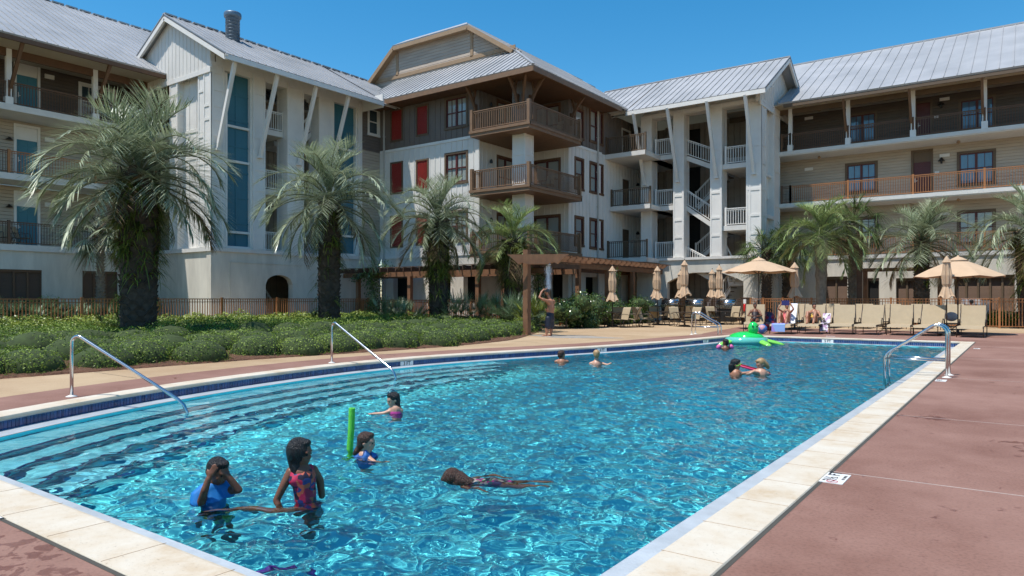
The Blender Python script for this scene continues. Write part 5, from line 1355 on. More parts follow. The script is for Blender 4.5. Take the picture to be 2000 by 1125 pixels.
def umb_closed(label, x, y, h, pole_h=.0, base=True, seed=0, rad=.15, skirt=1.15):
    rs = random.Random(seed); t = thing('patio_umbrella', label, 'umbrella', (x, y, 0), 0, 'closed tan umbrellas')
    mb = MB(); n = 24; H = h-skirt; prof = [(.03, 0), (.35, -.10), (.75, -.24), (.85, -.26), (.62, -.27), (.75, -.55), (.92, -.75), (.80, -H+.52), (.60, -H+.44), (.72, -H+.38), (1.25, -H+.12), (1.5, -H+.02)]
    V = []; F_ = []
    for k, (r_, z) in enumerate(prof):
        for i in range(n):
            a = 2*math.pi*i/n; fold = 1+.16*math.cos(8*a+seed)*(k > 1)+.05*rs.uniform(-1, 1); V.append((x+rad*r_*fold*math.cos(a), y+rad*r_*fold*math.sin(a), h+z+(.06*math.cos(4*a+seed) if k == len(prof)-1 else 0)))
    for k in range(len(prof)-1):
        for i in range(n): F_.append((k*n+i, (k+1)*n+i, (k+1)*n+(i+1) % n, k*n+(i+1) % n))
    mb.add(V, F_); o = mb.build('canopy', M['canvas'], t); s = o.modifiers.new('thick', 'SOLIDIFY'); s.thickness = .01
    mb = MB(); mb.tube([(x, y, .05), (x, y, h+.02)], .02, 8); mb.lathe((x, y, h), [(.02, 0), (.025, .03), (.01, .06)], 8); mb.build('pole', M['frame'], t, True)
    mb = MB(); mb.tube([(x+rad*.62*math.cos(a), y+rad*.62*math.sin(a), h-H+.44) for a in np.linspace(0, 6.283, 16)], .014, 5); mb.build('tie_strap', M['canvas'], t)
    mb = MB(); mb.lathe((x, y, 0), [(.28, 0), (.28, .05), (.24, .08), (.05, .10), (.04, .25)], 18); mb.build('base', M['black'], t)
    return t
p = ground(1482, 643); umb_open('open tan umbrella shading the dark-clothed person, left of the sunbathers', p.x, p.y, 2.62, 3.2, 1.66, .2)
r = ray(1871); umb_open('open tan umbrella on the right, behind the loungers', r[0]*27.8, r[1]*27.8, 2.27, 2.98, 1.62, .5)
r = ray(1849); umb_closed('closed umbrella standing before the open umbrella on the right', r[0]*26.6, r[1]*26.6, 3.02, seed=3, rad=.19, skirt=1.42)
r = ray(1552); umb_closed('closed umbrella right of the open umbrella, above the coral swimsuit', r[0]*32, r[1]*32, 3.05, seed=4, rad=.2, skirt=1.45)
# ---------------------------------------------------------------- patio chairs and tables
def make_chair(label):
    t = thing('patio_chair', label, 'chair', (0, 0, 0), 0, 'tan sling chairs round the patio tables')
    mb = MB(); mb.prism([(-.25, -.27, .40), (.25, -.27, .40), (.25, .22, .36), (-.25, .22, .36)], (0, 0, .018)); o = mb.build('seat', M['sling'], t, local=True)
    mb = MB(); pr = [(.22, .37), (.27, .55), (.33, .75), (.39, .92), (.43, .97)]
    for (a, z), (b, w) in zip(pr[:-1], pr[1:]): mb.prism([(-.25, a, z), (.25, a, z), (.25, b, w), (-.25, b, w)], (0, .015, .004))
    mb.build('backrest', M['sling'], t, local=True)
    for s in (-1, 1):
        mb = MB(); x = s*.27
        mb.tube([(x, -.30, 0), (x, -.28, .38), (x, -.24, .60), (x, -.12, .65), (x, .10, .63), (x, .28, .60)], .014, 6)
        mb.tube([(x, -.27, .40), (x, .2, .36), (x, .28, .58), (x, .36, .80), (x, .44, .98)], .014, 6)
        mb.tube([(x, .34, 0), (x, .2, .36)], .014, 6); mb.tube([(x, -.30, .02), (x, .34, .02)], .013, 6)
        mb.build('side_frame', M['frame'], t, True, local=True)
    return t
chair0 = make_chair('x'); used = [False]
def put_chair(px, py, rz, label):
    p = ground(px, py)
    if not used[0]: used[0] = True; c = chair0; c.location = (p.x, p.y, 0); c.rotation_euler = (0, 0, rz); c['label'] = label; return c
    return copy_thing(chair0, (p.x, p.y, 0), rz, label)
def make_table(label, x, y):
    t = thing('patio_table', label, 'table', (x, y, 0), 0, 'round patio tables')
    mb = MB(); mb.lathe((x, y, .70), [(.58, 0), (.60, .01), (.60, .025), (.0, .027)], 28); mb.build('table_top', M['frame'], t)
    for k in range(4):
        a = k*math.pi/2+.4; mb = MB(); mb.tube([(x+.42*math.cos(a), y+.42*math.sin(a), 0), (x+.22*math.cos(a), y+.22*math.sin(a), .35), (x+.40*math.cos(a), y+.40*math.sin(a), .70)], .016, 6); mb.build('leg', M['frame'], t, True)
    return t
# screen-facing angle: heading h degrees away from "back towards camera"
def face(deg): return TH+R(deg)
tabs = [(1196, 638.5, 'table furthest left, under the leftmost closed umbrella', 'closed umbrella furthest left, through the leftmost patio table', 3.02),
        (1284, 635, 'second patio table from the left, under the paired umbrellas', 'closed umbrella second from the left, nearer one of a close pair', 3.12),
        (1337, 638, 'patio table nearest the pool ladder', 'tallest closed umbrella, third pair from the left, before the arch', 3.32),
        (1405, 634, 'patio table on the right, in front of the right-hand grill', 'closed umbrella before the right half of the arch, front one of its pair', 3.2)]
for k, (px, py, l, lu, h) in enumerate(tabs):
    p = ground(px, py); make_table('dark round '+l, p.x, p.y); umb_closed(lu, p.x, p.y, h, seed=k, rad=.2, skirt=h-1.75)
for k, (px, d, h, lu) in enumerate(((1281, 41.2, 3.1, 'closed umbrella half hidden behind the second umbrella from the left'), (1329, 41.4, 3.05, 'short closed umbrella peeking out left of the tallest one'), (1391, 40.5, 3.08, 'closed umbrella left of the front one at the right half of the arch'))):
    x, y = pl(px, d); umb_closed(lu, x, y, h, seed=7+k, rad=.2, skirt=h-1.6)
CHL = [(1172, 639, 70, 'chair at the far left end of the patio, seen from its side'), (1207, 637, 170, 'chair facing the pool behind the leftmost patio table'), (1213, 640, -55, 'chair turned right at the leftmost patio table'),
      (1234, 639, -115, 'chair arched back to back with its neighbour, left one'), (1252, 637, 120, 'chair arched back to back with its neighbour, right one'), (1262, 639, 60, 'chair in profile left of the second patio table'),
      (1276, 634, 175, 'chair facing the pool behind the second patio table'), (1297, 629, -150, 'chair behind the second umbrella pole'), (1300, 634, -80, 'chair with its back toward the third table'),
      (1322, 637, 12, 'front chair with its back to the pool, left of the ladder'), (1345, 631, 180, 'chair facing the pool behind the tallest umbrella'), (1352, 639, -50, 'chair right behind the left ladder rail'), (1322, 628, 200, 'chair deep behind the third table, facing the camera'),
      (1366, 634, 100, 'chair between the third and fourth table, seen from its side'), (1362, 627, 165, 'rearmost chair in front of the middle grill'), (1393, 634, 10, 'chair with its back to the pool at the fourth table'), (1418, 628, 170, 'chair facing the pool in front of the right grill'),
      (1430, 633, -50, 'chair turned left at the fourth table'), (1445, 634, -62, 'outermost chair on the right, beside the wooden post')]
for px, py, a, l in CHL: put_chair(px, py, face(a), 'tan sling '+l)
for (x_, y_, z_, a_, l_) in ((-21.8, 33.6, Z2+.04, -30, 'dark chair standing on the middle timber balcony'), (-21.9, 34.6, Z3+.04, -50, 'chair standing on the top timber balcony'), (XL-1.0, uY(30, XL), Z1+.0, 60, 'chair on the lowest balcony of the left wing'), (XL-1.0, uY(60, XL), Z1+.0, 100, 'second chair on the lowest balcony of the left wing, further right')):
    copy_thing(chair0, (x_, y_, z_), face(a_), l_, 'chairs on the balconies')
# planter box
p = ground(1217, 626); t = thing('planter_box', 'low reddish wooden box standing among the glossy shrubs', 'box', p)
mb = MB(); mb.box(p.x-.45, p.x+.45, p.y-.3, p.y+.3, 0, .75); mb.box(p.x-.5, p.x+.5, p.y-.35, p.y+.35, .75, .80); mb.build('box_body', M['timber'], t)
# ---------------------------------------------------------------- grills
def grill(label, px, w=1.5):
    x = uX(px, 39.9); y = 39.9; t = thing('gas_grill', label, 'grill', (x, y, 0), 0, 'gas grills in front of the arch')
    mb = MB(); mb.box(x-w*.33, x+w*.33, y-.3, y+.3, .08, .82); mb.build('cabinet', M['black'], t)
    mb = MB(); mb.box(x-w*.35, x+w*.35, y-.36, y-.28, .84, 1.02); mb.build('control_panel', M['steel'], t)
    for k in range(5): mb = MB(); kx = x-w*.28+w*.14*k; mb.ell((kx, y-.385, .93), (.035, .03, .035), 8, 6); mb.build('knob', M['black'], t, True)
    mb = MB(); pr = [(.30*math.cos(a)*1.0, 1.03+.36*math.sin(a)) for a in np.linspace(0, math.pi, 10)]
    mb.prism([(x-w*.34, y+a, z) for a, z in pr], (w*.68, 0, 0)); mb.build('hood', M['steel'], t, True)
    mb = MB(); mb.tube([(x-w*.25, y-.30, 1.14), (x-w*.25, y-.36, 1.15), (x+w*.25, y-.36, 1.15), (x+w*.25, y-.30, 1.14)], .014, 6); mb.build('handle', M['steel'], t, True)
    for s in (-1, 1): mb = MB(); mb.box(x+s*w*.36, x+s*w*.62, y-.27, y+.25, .92, .96); mb.build('side_shelf', M['steel'], t)
grill('stainless gas grill on the left, its lid dark', 1311); grill('stainless gas grill in the middle', 1358); grill('stainless gas grill on the right, clearest of the three', 1420)
# fire extinguisher on wooden post
x = uX(1461, 38.2); t = thing('wooden_post', 'short brown board post carrying the red fire extinguisher', 'post', (x, 38.2, 0)); mb = MB(); mb.box(x-.35, x+.05, 38.15, 38.25, 0, 1.42); mb.box(x-.4, x+.1, 38.12, 38.28, 1.42, 1.46); mb.build('board', M['timber_d'], t)
t = thing('fire_extinguisher', 'small red fire extinguisher with a white top on the brown post', 'extinguisher', (x-.12, 38.05, .8)); mb = MB(); mb.lathe((x-.12, 38.05, .72), [(.07, 0), (.08, .03), (.08, .34), (.05, .40)], 12); mb.build('cylinder', simple('red_enamel', (.55, .015, .015), .3), t, True)
mb = MB(); mb.box(x-.19, x-.05, 38.0, 38.1, 1.13, 1.36); mb.build('valve', M['white'], t)
# ---------------------------------------------------------------- loungers
def make_lounger():
    t = thing('sun_lounger', 'x', 'sun lounger', (0, 0, 0), 0, 'tan sling sun loungers in two rows beyond the pool')
    W_ = .37                                             # foot end towards -Y
    mb = MB(); mb.prism([(-W_, -1.0, .36), (W_, -1.0, .36), (W_, .18, .37), (-W_, .18, .37)], (0, 0, .018)); mb.prism([(-W_, -1.0, .378), (W_, -1.0, .378), (W_, -1.05, .30), (-W_, -1.05, .30)], (0, .01, .0)); mb.build('seat', M['sling'], t, local=True)
    mb = MB(); mb.prism([(-W_, .18, .37), (W_, .18, .37), (W_, .52, 1.10), (-W_, .52, 1.10)], (0, .018, -.004)); mb.build('backrest', M['sling'], t, local=True)
    for s in (-1, 1):
        x = s*(W_+.02); mb = MB(); mb.tube([(x, -1.04, .32), (x, -1.0, .37), (x, .18, .37), (x, .36, .76), (x, .53, 1.12)], .015, 6); mb.tube([(x, -.12, .37), (x, -.16, .50), (x, -.06, .60), (x, .08, .60), (x, .14, .52), (x, .12, .37)], .014, 6)
        mb.tube([(x, .5, 1.05), (x, .62, .5), (x, .66, .37)], .012, 5); mb.build('side_frame', M['frame'], t, True, local=True)
        for y in (-.92, .60):
            mb = MB(); mb.tube([(x, y, .36), (x, y-.03, 0)], .015, 6); mb.build('leg', M['frame'], t, True, local=True)
        mb = MB(); mb.tube([(x, .18, .365), (x, .72, .365)], .013, 5); mb.build('side_rail', M['frame'], t, True, local=True)
    mb = MB(); mb.tube([(-W_-.02, -.92, .12), (W_+.02, -.92, .12)], .011, 5); mb.tube([(-W_-.02, -.92, .12), (W_+.02, .58, .12)], .010, 5); mb.build('stretcher', M['frame'], t, True, local=True)
    return t
lg = make_lounger(); first = [True]
def lounger(px, py, rz, label, sc=1.04):
    p = ground(px, py); loc = (p.x, p.y+1.0, 0)
    if first[0]: first[0] = False; o = lg; o.location = loc; o.rotation_euler = (0, 0, rz); o['label'] = label; o.scale = (sc,)*3; return o
    return copy_thing(lg, loc, rz, label, None, sc)
LG = [(1460, 648, .25, 'sun lounger at the left end, holding the dark-clothed person'), (1521, 652.5, .06, 'sun lounger holding the woman in coral'), (1576, 652.5, .05, 'sun lounger holding the woman with raised knees'), (1637, 653, .05, 'empty sun lounger first to the right of the sunbathers'),
      (1692, 654, .0, 'empty sun lounger second to the right of the sunbathers'), (1752, 655, -.02, 'empty sun lounger third to the right of the sunbathers'), (1813, 656.5, -.04, 'empty sun lounger just left of the shaded umbrella gap'), (1896, 659.5, -.05, 'frontmost sun lounger at the right end of the row')]
for k, (px, py, rz, l) in enumerate(LG): lounger(px, py, rz+(0, 0, 0, .05, -.04, .07, -.06, .02)[k], l)
RL = [(1610, 641, 0, 'rear sun lounger showing between the two women and the empty ones'), (1676, 642, 0, 'rear sun lounger behind the second empty one'), (1732, 643, 0, 'rear sun lounger showing right of the small side table'), (1790, 643.5, 0, 'rear sun lounger behind the gap left of the umbrella pole'), (1858, 645, 0, 'rear sun lounger in the shade of the right umbrella'), (1548, 641, 0, 'rear sun lounger behind the woman in coral')]
for px, py, rz, l in RL: lounger(px, py, rz, l)
def side_table(px, py, label):
    p = ground(px, py); t = thing('side_table', label, 'table', p, 0, 'low side tables between the loungers'); mb = MB(); mb.box(p.x-.24, p.x+.24, p.y-.24, p.y+.24, .44, .47); mb.build('table_top', M['frame'], t)
    for sx in (-1, 1):
        for sy in (-1, 1): mb = MB(); mb.tube([(p.x+sx*.2, p.y+sy*.2, .44), (p.x-sx*.02, p.y+sy*.17, .22), (p.x+sx*.2, p.y+sy*.2, 0)], .011, 5); mb.build('leg', M['frame'], t, True)
side_table(1727, 650, 'low dark side table between the second and third empty loungers'); side_table(1860, 655, 'low dark side table under the closed umbrella on the right')
# ---------------------------------------------------------------- rails and ladders
def rail(label, base_px, top_px, end_px, zend, dend=None):
    b = ground(*base_px); t = thing('pool_handrail', label, 'handrail', b, 0, 'single steel handrails at the pool steps')
    d = dY(base_px[0], b.y); zt = CH+(HOR-top_px[1])/F*d
    e = ground(end_px[0], end_px[1], -.18); v = Vector((e.x-b.x, e.y-b.y, 0)); L_ = v.length; v /= L_; pts = [(b.x, b.y, 0)]
    P0 = Vector((b.x, b.y, 0)); pts.append(P0+Vector((0, 0, zt-.20)))
    for a in np.linspace(.15, 1, 6):
        ang = a*R(128); pts.append(P0+v*(.10*(1-math.cos(ang)))+Vector((0, 0, zt-.12+.11*math.sin(ang)-.0)))
    q = pts[-1]; E = Vector((e.x, e.y, -.06)); pts += [q.lerp(E, .5), q.lerp(E, .93)]
    pts += [E+v*(-.02)+Vector((0, 0, -.02)), E+v*.03+Vector((0, 0, -.12)), E+v*.03+Vector((0, 0, -.55))]
    mb = MB(); mb.tube(pts, .0235, 14); mb.build('tube', M['steel'], t, True)
    mb = MB(); mb.lathe(b, [(.075, .0), (.075, .008), (.03, .025), (.024, .03)], 18); mb.build('flange', M['white'], t, True)
rail('curved steel handrail nearest the camera at the left steps', (140, 775), (155, 655), (362, 806), 0)
rail('curved steel handrail farther along, in front of the second palm', (648, 709), (655, 629), (771, 738), 0)
def ladder(label, b1, dirv, gap, H=.86, off=.62, rungs=True):
    b = Vector(b1); u = Vector((*dirv, 0)).normalized(); s = Vector((-u.y, u.x, 0)); t = thing('pool_ladder', label, 'ladder', b, 0, 'steel pool ladders')
    for k in (0, 1):
        o = b+s*gap*k; pts = [o, o+Vector((0, 0, H-.16))]
        for a in np.linspace(.1, 1, 6): ang = a*R(115); pts.append(o+u*(.15*(1-math.cos(ang)))+Vector((0, 0, H-.15+.15*math.sin(ang))))
        kn = o+u*(off-.03)+Vector((0, 0, .38)); pts += [pts[-1].lerp(kn, .5), kn-u*.07+Vector((0, 0, .07)), kn, o+u*off+Vector((0, 0, .30)), o+u*off+Vector((0, 0, -1.25))]
        mb = MB(); mb.tube(pts, .0235, 14); mb.build('rail', M['steel'], t, True)
        mb = MB(); mb.lathe(o, [(.075, 0), (.075, .008), (.03, .025), (.024, .03)], 18); mb.build('flange', M['white'], t, True)
        mb = MB(); mb.tube([o+Vector((0, 0, .30)), o+u*off+Vector((0, 0, .30))], .017, 8); mb.build('cross_bar', M['steel'], t, True)
    for z in (-.38, -.66, -.94):
        mb = MB(); c = b+u*off+s*gap/2+Vector((0, 0, z)); mb.obox(c, s*gap/2, u*.04, (0, 0, .012)); mb.build('rung', M['steel'], t)
bR = ground(1849, 738); ladder('large steel pool ladder close by on the right edge of the pool', (bR.x, bR.y, 0), (-1, 0), -.5, .93, .98)
bL = ground(1351, 653.5); ladder('steel pool ladder at the far left corner beside the patio chairs', (bL.x, bL.y, 0), (1, .12), .55, .86, 1.0)
# ---------------------------------------------------------------- depth markings
def text(name, body, size, mat, parent, M4, ext=.0012):
    c = bpy.data.curves.new(name, 'FONT'); c.body = body; c.size = size; c.align_x = 'CENTER'; c.align_y = 'CENTER'; c.extrude = ext; c.offset = size*.018
    o = bpy.data.objects.new(name, c); COL.objects.link(o); o.data.materials.append(mat); o.parent = parent
    bpy.context.view_layer.update(); me = bpy.data.meshes.new_from_object(o); bpy.data.objects.remove(o)
    o = bpy.data.objects.new(name, me); COL.objects.link(o); o.parent = parent
    if not me.materials: me.materials.append(mat)
    o.matrix_local = Matrix.Translation(-wloc(parent)) @ M4; return o
def wall_sign(px, py, body, label):
    # find the tile-wall point of this picture column
    best = None; P = inset(OUT, .345)
    g = ground(px, py, -.10); bd = 1e9
    for i in range(len(P)):
        a, b = Vector(P[i]), Vector(P[(i+1) % len(P)]); d = b-a; u = max(0, min(1, (Vector((g.x, g.y))-a).dot(d)/d.length_squared)); c = a+d*u
        if (c-Vector((g.x, g.y))).length < bd: bd = (c-Vector((g.x, g.y))).length; best = (c, d.normalized())
    c, d = best; nn = Vector((-d.y, d.x)); t = thing('depth_marker', label, 'sign', (c.x, c.y, -.10))
    X = Vector((-d.x, -d.y, 0)); 
    if X.dot(Vector((CS, SN, 0))) < 0: X = -X
    Nn = Vector((nn.x, nn.y, 0)); Z = Vector((0, 0, 1)); mb = MB(); mb.obox(Vector((c.x, c.y, -.103))+Nn*.006, X*.19, Nn*.005, Z*.053); mb.build('plate', M['signw'], t)
    o = Vector((c.x, c.y, -.103))+Nn*.012; M4 = Matrix(((X.x, Z.x, Nn.x, o.x), (X.y, Z.y, Nn.y, o.y), (X.z, Z.z, Nn.z, o.z), (0, 0, 0, 1)))
    text('lettering', body, .115, M['ink'], t, M4)
wall_sign(811, 711, '3 FT', 'white tile reading 3 FT on the blue tile band at left'); wall_sign(1192, 685, '4 FT', 'white tile reading 4 FT on the curved blue tile band'); wall_sign(1361, 666, '5 FT', 'faint small white tile on the tile band before the far ladder'); wall_sign(1622, 665, '5 FT', 'white tile reading 5 FT on the far blue tile band')
def deck_sign(px, py, body, label, rz, w=.30, h=.15, sym=True, small='NO DIVING'):
    p = ground(px, py); t = thing('deck_marker', label, 'sign', p); A = Matrix.Translation(Vector((p.x, p.y, 0))) @ Matrix.Rotation(rz, 4, 'Z')
    ax = (A @ Vector((1, 0, 0)))-A.translation; ay = (A @ Vector((0, 1, 0)))-A.translation
    mb = MB(); mb.obox((p.x, p.y, .003), ax*w/2, ay*h/2, (0, 0, .0028)); mb.build('plate', M['signw'], t)
    text('lettering', body, h*.72, M['ink'], t, A @ Matrix.Translation((w*.12 if sym else 0, h*.12, .0062)), .0006)
    if sym:
        c = p-ax*w*.36-ay*h*.02; mb = MB(); k = 20
        for i in range(k):
            a, b = 2*math.pi*i/k, 2*math.pi*(i+1)/k; mb.bar(c+ax*.038*math.cos(a)+ay*.038*math.sin(a)+Vector((0, 0, .0065)), c+ax*.038*math.cos(b)+ay*.038*math.sin(b)+Vector((0, 0, .0065)), .007, .001)
        mb.bar(c+ax*.027-ay*.027+Vector((0, 0, .0065)), c-ax*.027+ay*.027+Vector((0, 0, .0065)), .006, .001); mb.build('no_diving_ring', M['inkred'], t)
        mb = MB(); mb.bar(c-ax*.02+ay*.01+Vector((0, 0, .0063)), c+ax*.02-ay*.008+Vector((0, 0, .0063)), .01, .001); mb.build('diver_symbol', M['ink'], t)
    if small: text('small_print', small, h*.17, M['ink'], t, A @ Matrix.Translation((w*.12, -h*.36, .0062)), .0006)
deck_sign(1631, 935, '3½ FT', 'white deck plate reading 3½ FT with a red no-diving ring, beside the right coping', math.pi/2, .34, .17)
deck_sign(1838, 743.5, '4 FT', 'small white deck plate near the large ladder', math.pi/2, .32, .16, False, None)
deck_sign(1908, 681, '5 FT', 'tiny white deck plate near the far right pool corner', math.pi/2, .3, .15, False, None)
deck_sign(-32, 1008, '3½ FT', 'white deck plate cut by the left edge of the picture', 0, .34, .17)
deck_sign(1622, 657, '5 FT', 'white deck plate on the far edge in front of the loungers', 0, .3, .15, False, None)
# ---------------------------------------------------------------- things at right rear
x = uX(1679, 41); t = thing('wooden_cross_post', 'tall dark T-shaped timber post in front of the right wing', 'post', (x, 41, 0)); mb = MB(); mb.box(x-.13, x+.13, 40.9, 41.1, 0, 5.0); mb.build('post', M['timber_d'], t); mb = MB(); mb.box(x-.75, x+.45, 40.84, 40.895, 4.0, 4.32); mb.build('cross_arm', M['timber_d'], t)
t = thing('timber_arbor', 'brown timber portal against the right wing', 'arbor', (uX(1690, 44), 44, 0))
for px in (1690, 1836): x = uX(px, 44); mb = MB(); mb.box(x-.11, x+.11, 43.9, 44.1, 0, 2.9); mb.build('post', M['timber'], t)
mb = MB(); mb.box(uX(1685, 44), uX(1842, 44), 43.93, 44.07, 2.9, 3.1); mb.build('beam', M['timber'], t)
xa, xb = uX(1925, 43.4), uX(1998, 43.4)+3
t = thing('ramp_rail', 'sloping brown ramp wall climbing to the right behind the fence', 'ramp', (xa, 43.4, 0)); mb = MB(); mb.prism([(xa, 43.4, .05), (xb, 43.4, 1.1), (xb, 43.4, 1.45), (xa, 43.4, .35)], (0, .1, 0)); mb.prism([(xa, 43.5, 0), (xb, 43.5, 0), (xb, 43.5, 1.1), (xa, 43.5, .05)], (0, 1.2, 0)); mb.build('ramp_wall', M['olive'], t)
p = pl(1921, 36.); t = thing('covered_cart', 'dark framed cart with a silver sheet over it, behind the last lounger', 'cart', (p[0], p[1], 0)); x, y = p; mb = MB()
mb.tube([(x-.32, y, 0), (x-.32, y, 1.30), (x-.27, y, 1.36), (x+.27, y, 1.36), (x+.32, y, 1.30), (x+.32, y, 0)], .035, 8); mb.build('frame', M['black'], t, True)
mb = MB(); mb.quad((x-.27, y+.02, 1.30), (x+.27, y+.02, 1.30), (x+.22, y+.08, .6), (x-.22, y+.08, .6)); mb.quad((x-.27, y+.02, 1.30), (x-.05, y-.05, 1.0), (x+.1, y-.04, .6), (x-.22, y+.08, .6)); o = mb.build('silver_sheet', simple('silver_sheet', (.55, .58, .62), .3, .5, bump=1., bscale=9), t); s_ = o.modifiers.new('thick', 'SOLIDIFY'); s_.thickness = .006
mb = MB(); mb.box(x-.28, x+.28, y-.25, y+.25, .25, .58); mb.build('cart_tray', M['brown'], t)
p = pl(1897, 34.5); t = thing('white_board_panel', 'white rectangular board standing behind the frontmost lounger', 'board', (p[0], p[1], 0)); x, y = p; mb = MB(); mb.obox((x, y, 1.26), (.48*CS, .48*SN, 0), (-.02*SN, .02*CS, 0), (0, 0, .15)); mb.build('panel', M['white'], t)
for s in (-1, 1): mb = MB(); mb.box(x+s*.4*CS-.02, x+s*.4*CS+.02, y+s*.4*SN-.02, y+s*.4*SN+.02, 0, .98); mb.build('leg', M['frame'], t)
# ---------------------------------------------------------------- people
def skin(name, c): return simple(name, c, .45, var=.08, scale=6, bump=.05)
M['skin_d'] = skin('dark_wet_skin', (.17, .065, .032)); M['skin_m'] = skin('tan_skin', (.36, .155, .085)); M['skin_l'] = skin('light_skin', (.50, .27, .18))
M['hair_k'] = simple('black_hair', (.008, .006, .005), .42, bump=1., bscale=110, stretch=(1, 1, .12)); M['hair_b'] = simple('brown_hair', (.055, .022, .010), .42, bump=1., bscale=110, stretch=(1, 1, .12)); M['hair_y'] = simple('blond_hair', (.36, .22, .10), .45, bump=.4, bscale=60, stretch=(1, 1, .2))
M['eye'] = simple('eye', (.01, .01, .01), .2)
def cloth(name, c, pat=None, sc=20):
    m, nt, b = nodes(name); L = nt.links; b.inputs['Roughness'].default_value = .55
    if pat is None: b.inputs['Base Color'].default_value = (*c, 1)
    else:
        v = N(nt, 'ShaderNodeTexVoronoi', Scale=sc); L.new(coords(nt), v.inputs['Vector']); r = ramp(nt, [(i/len(pat), q) for i, q in enumerate(pat)]); r.color_ramp.interpolation = 'CONSTANT'
        s = N(nt, 'ShaderNodeSeparateColor'); L.new(v.outputs['Color'], s.inputs[0]); L.new(s.outputs[0], r.inputs[0]); L.new(r.outputs[0], b.inputs['Base Color'])
    return m
class Fig:
    """one figure: flesh, hair and cloth shapes merged each into one continuous surface"""
    def __init__(s, label, px, py, z=-.18, d=None, cat='person', s_=None):
        s.o = ground(px, py, z) if d is None else atd(px, py, d); s.px, s.py = px, py
        s.d = s.o.x*-SN+s.o.y*CS; s.k = s.d/F
        s.t = thing('person', label, cat, s.o); s.mb = {}
    def P(s, px, py, f=0.):                     # point of the figure's own upright plane, f metres behind it
        k = s.k; return s.o+Vector((CS, SN, 0))*((px-s.px)*k)+Vector((0, 0, 1))*((s.py-py)*k)+Vector((-SN, CS, 0))*f
    def limb(s, g, pts, rs): s.mb.setdefault(g, MB()).tube([p if isinstance(p, Vector) else s.P(*p) for p in pts], rs, 10); m = s.mb[g]; [m.ell(p if isinstance(p, Vector) else s.P(*p), (r,)*3, 10, 8) for p, r in ((pts[0], rs[0]), (pts[-1], rs[-1]))]
    def ball(s, g, p, r, rot=None): s.mb.setdefault(g, MB()).ell(p if isinstance(p, Vector) else s.P(*p), r, 14, 10, rot)
    def head(s, p, H, az, tilt=0., hair='hair', g='body', lng=0., cover=1.):
        """H head height, az = facing angle in the picture plane (0 = right, 90 = away, -90 = camera)"""
        c = p if isinstance(p, Vector) else s.P(*p); a = R(az); fd = Vector((CS, SN, 0))*math.cos(a)+Vector((-SN, CS, 0))*math.sin(a)
        fd = (fd*math.cos(tilt)+Vector((0, 0, 1))*math.sin(tilt)).normalized(); sd = fd.cross(Vector((0, 0, 1))).normalized(); up = sd.cross(fd).normalized()
        rot = Matrix((sd, fd, up)).transposed(); q = lambda x, y, z: c+sd*x*H+fd*y*H+up*z*H
        m = s.mb.setdefault(g, MB()); E = lambda v, r: m.ell(q(*v), tuple(x*H for x in r), 14, 10, rot)
        E((0, -.02, .10), (.335, .40, .38)); E((0, .12, -.18), (.25, .26, .28)); E((0, .20, -.32), (.13, .12, .10)); E((0, .39, -.10), (.045, .07, .085)); E((0, .34, .06), (.24, .06, .05))
        for x in (-1, 1): E((x*.34, -.02, -.04), (.035, .07, .10)); E((x*.16, .24, -.12), (.11, .09, .10))
        E((0, .33, -.24), (.10, .05, .03))
        h = s.mb.setdefault('hair', MB()); G = lambda v, r: h.ell(q(*v), tuple(x*H for x in r), 14, 10, rot)
        G((0, -.07, .15), (.375, .42, .39)); G((0, -.19, -.05), (.33, .29, .34*cover)); G((0, .18, .36), (.24, .20, .14))
        e = s.mb.setdefault('eyes', MB())
        for x in (-1, 1): e.ell(q(x*.14, .345, -.02), (.035*H,)*3, 6, 4)
        return q
    def hand(s, p, dirv, nrm, L, g='body', curl=.3):
        """palm at p, fingers along dirv"""
        p = p if isinstance(p, Vector) else s.P(*p); d = dirv.normalized(); n = (nrm-d*nrm.dot(d)).normalized(); w = d.cross(n)
        m = s.mb.setdefault(g, MB()); rot = Matrix((w, d, n)).transposed(); m.ell(p+d*L*.25, (L*.23, L*.30, L*.10), 12, 8, rot)
        for i, (o, ln) in enumerate(((-.16, .40), (-.055, .47), (.05, .44), (.15, .34))):
            a = p+d*L*.46+w*L*o; b = a+(d+w*o*.9-n*curl*.4).normalized()*L*ln*.5; c = b+(d+w*o*.7-n*curl).normalized()*L*ln*.5; m.tube([a-d*L*.1, b, c], [L*.056, L*.052, L*.043], 8); m.ell(c, (L*.043,)*3, 8, 6)
        a = p+w*-L*.16+d*L*.08; m.tube([a, a-w*L*.16+d*L*.16, a-w*L*.2+d*L*.36-n*L*.06], [L*.07, L*.06, L*.048], 8)
    def done(s, mats, vox=.012):
        for g, mb in s.mb.items():
            nm = {'body': 'body', 'hair': 'hair', 'eyes': 'eyes'}.get(g, g)
            o = mb.build(nm, mats.get(g, M['eye']), s.t, True)
            if g != 'eyes':
                r = o.modifiers.new('merge', 'REMESH'); r.mode = 'VOXEL'; r.voxel_size = vox if g != 'hair' else vox*1.1; r.use_smooth_shade = True
                sm = o.modifiers.new('soft', 'SMOOTH'); sm.factor = .5; sm.iterations = 3 if g == 'body' else 2
            o.cycles.is_caustics_receiver = s.o.z < -.1
        return s.t
UP = Vector((0, 0, 1)); RT = Vector((CS, SN, 0)); FW = Vector((-SN, CS, 0))
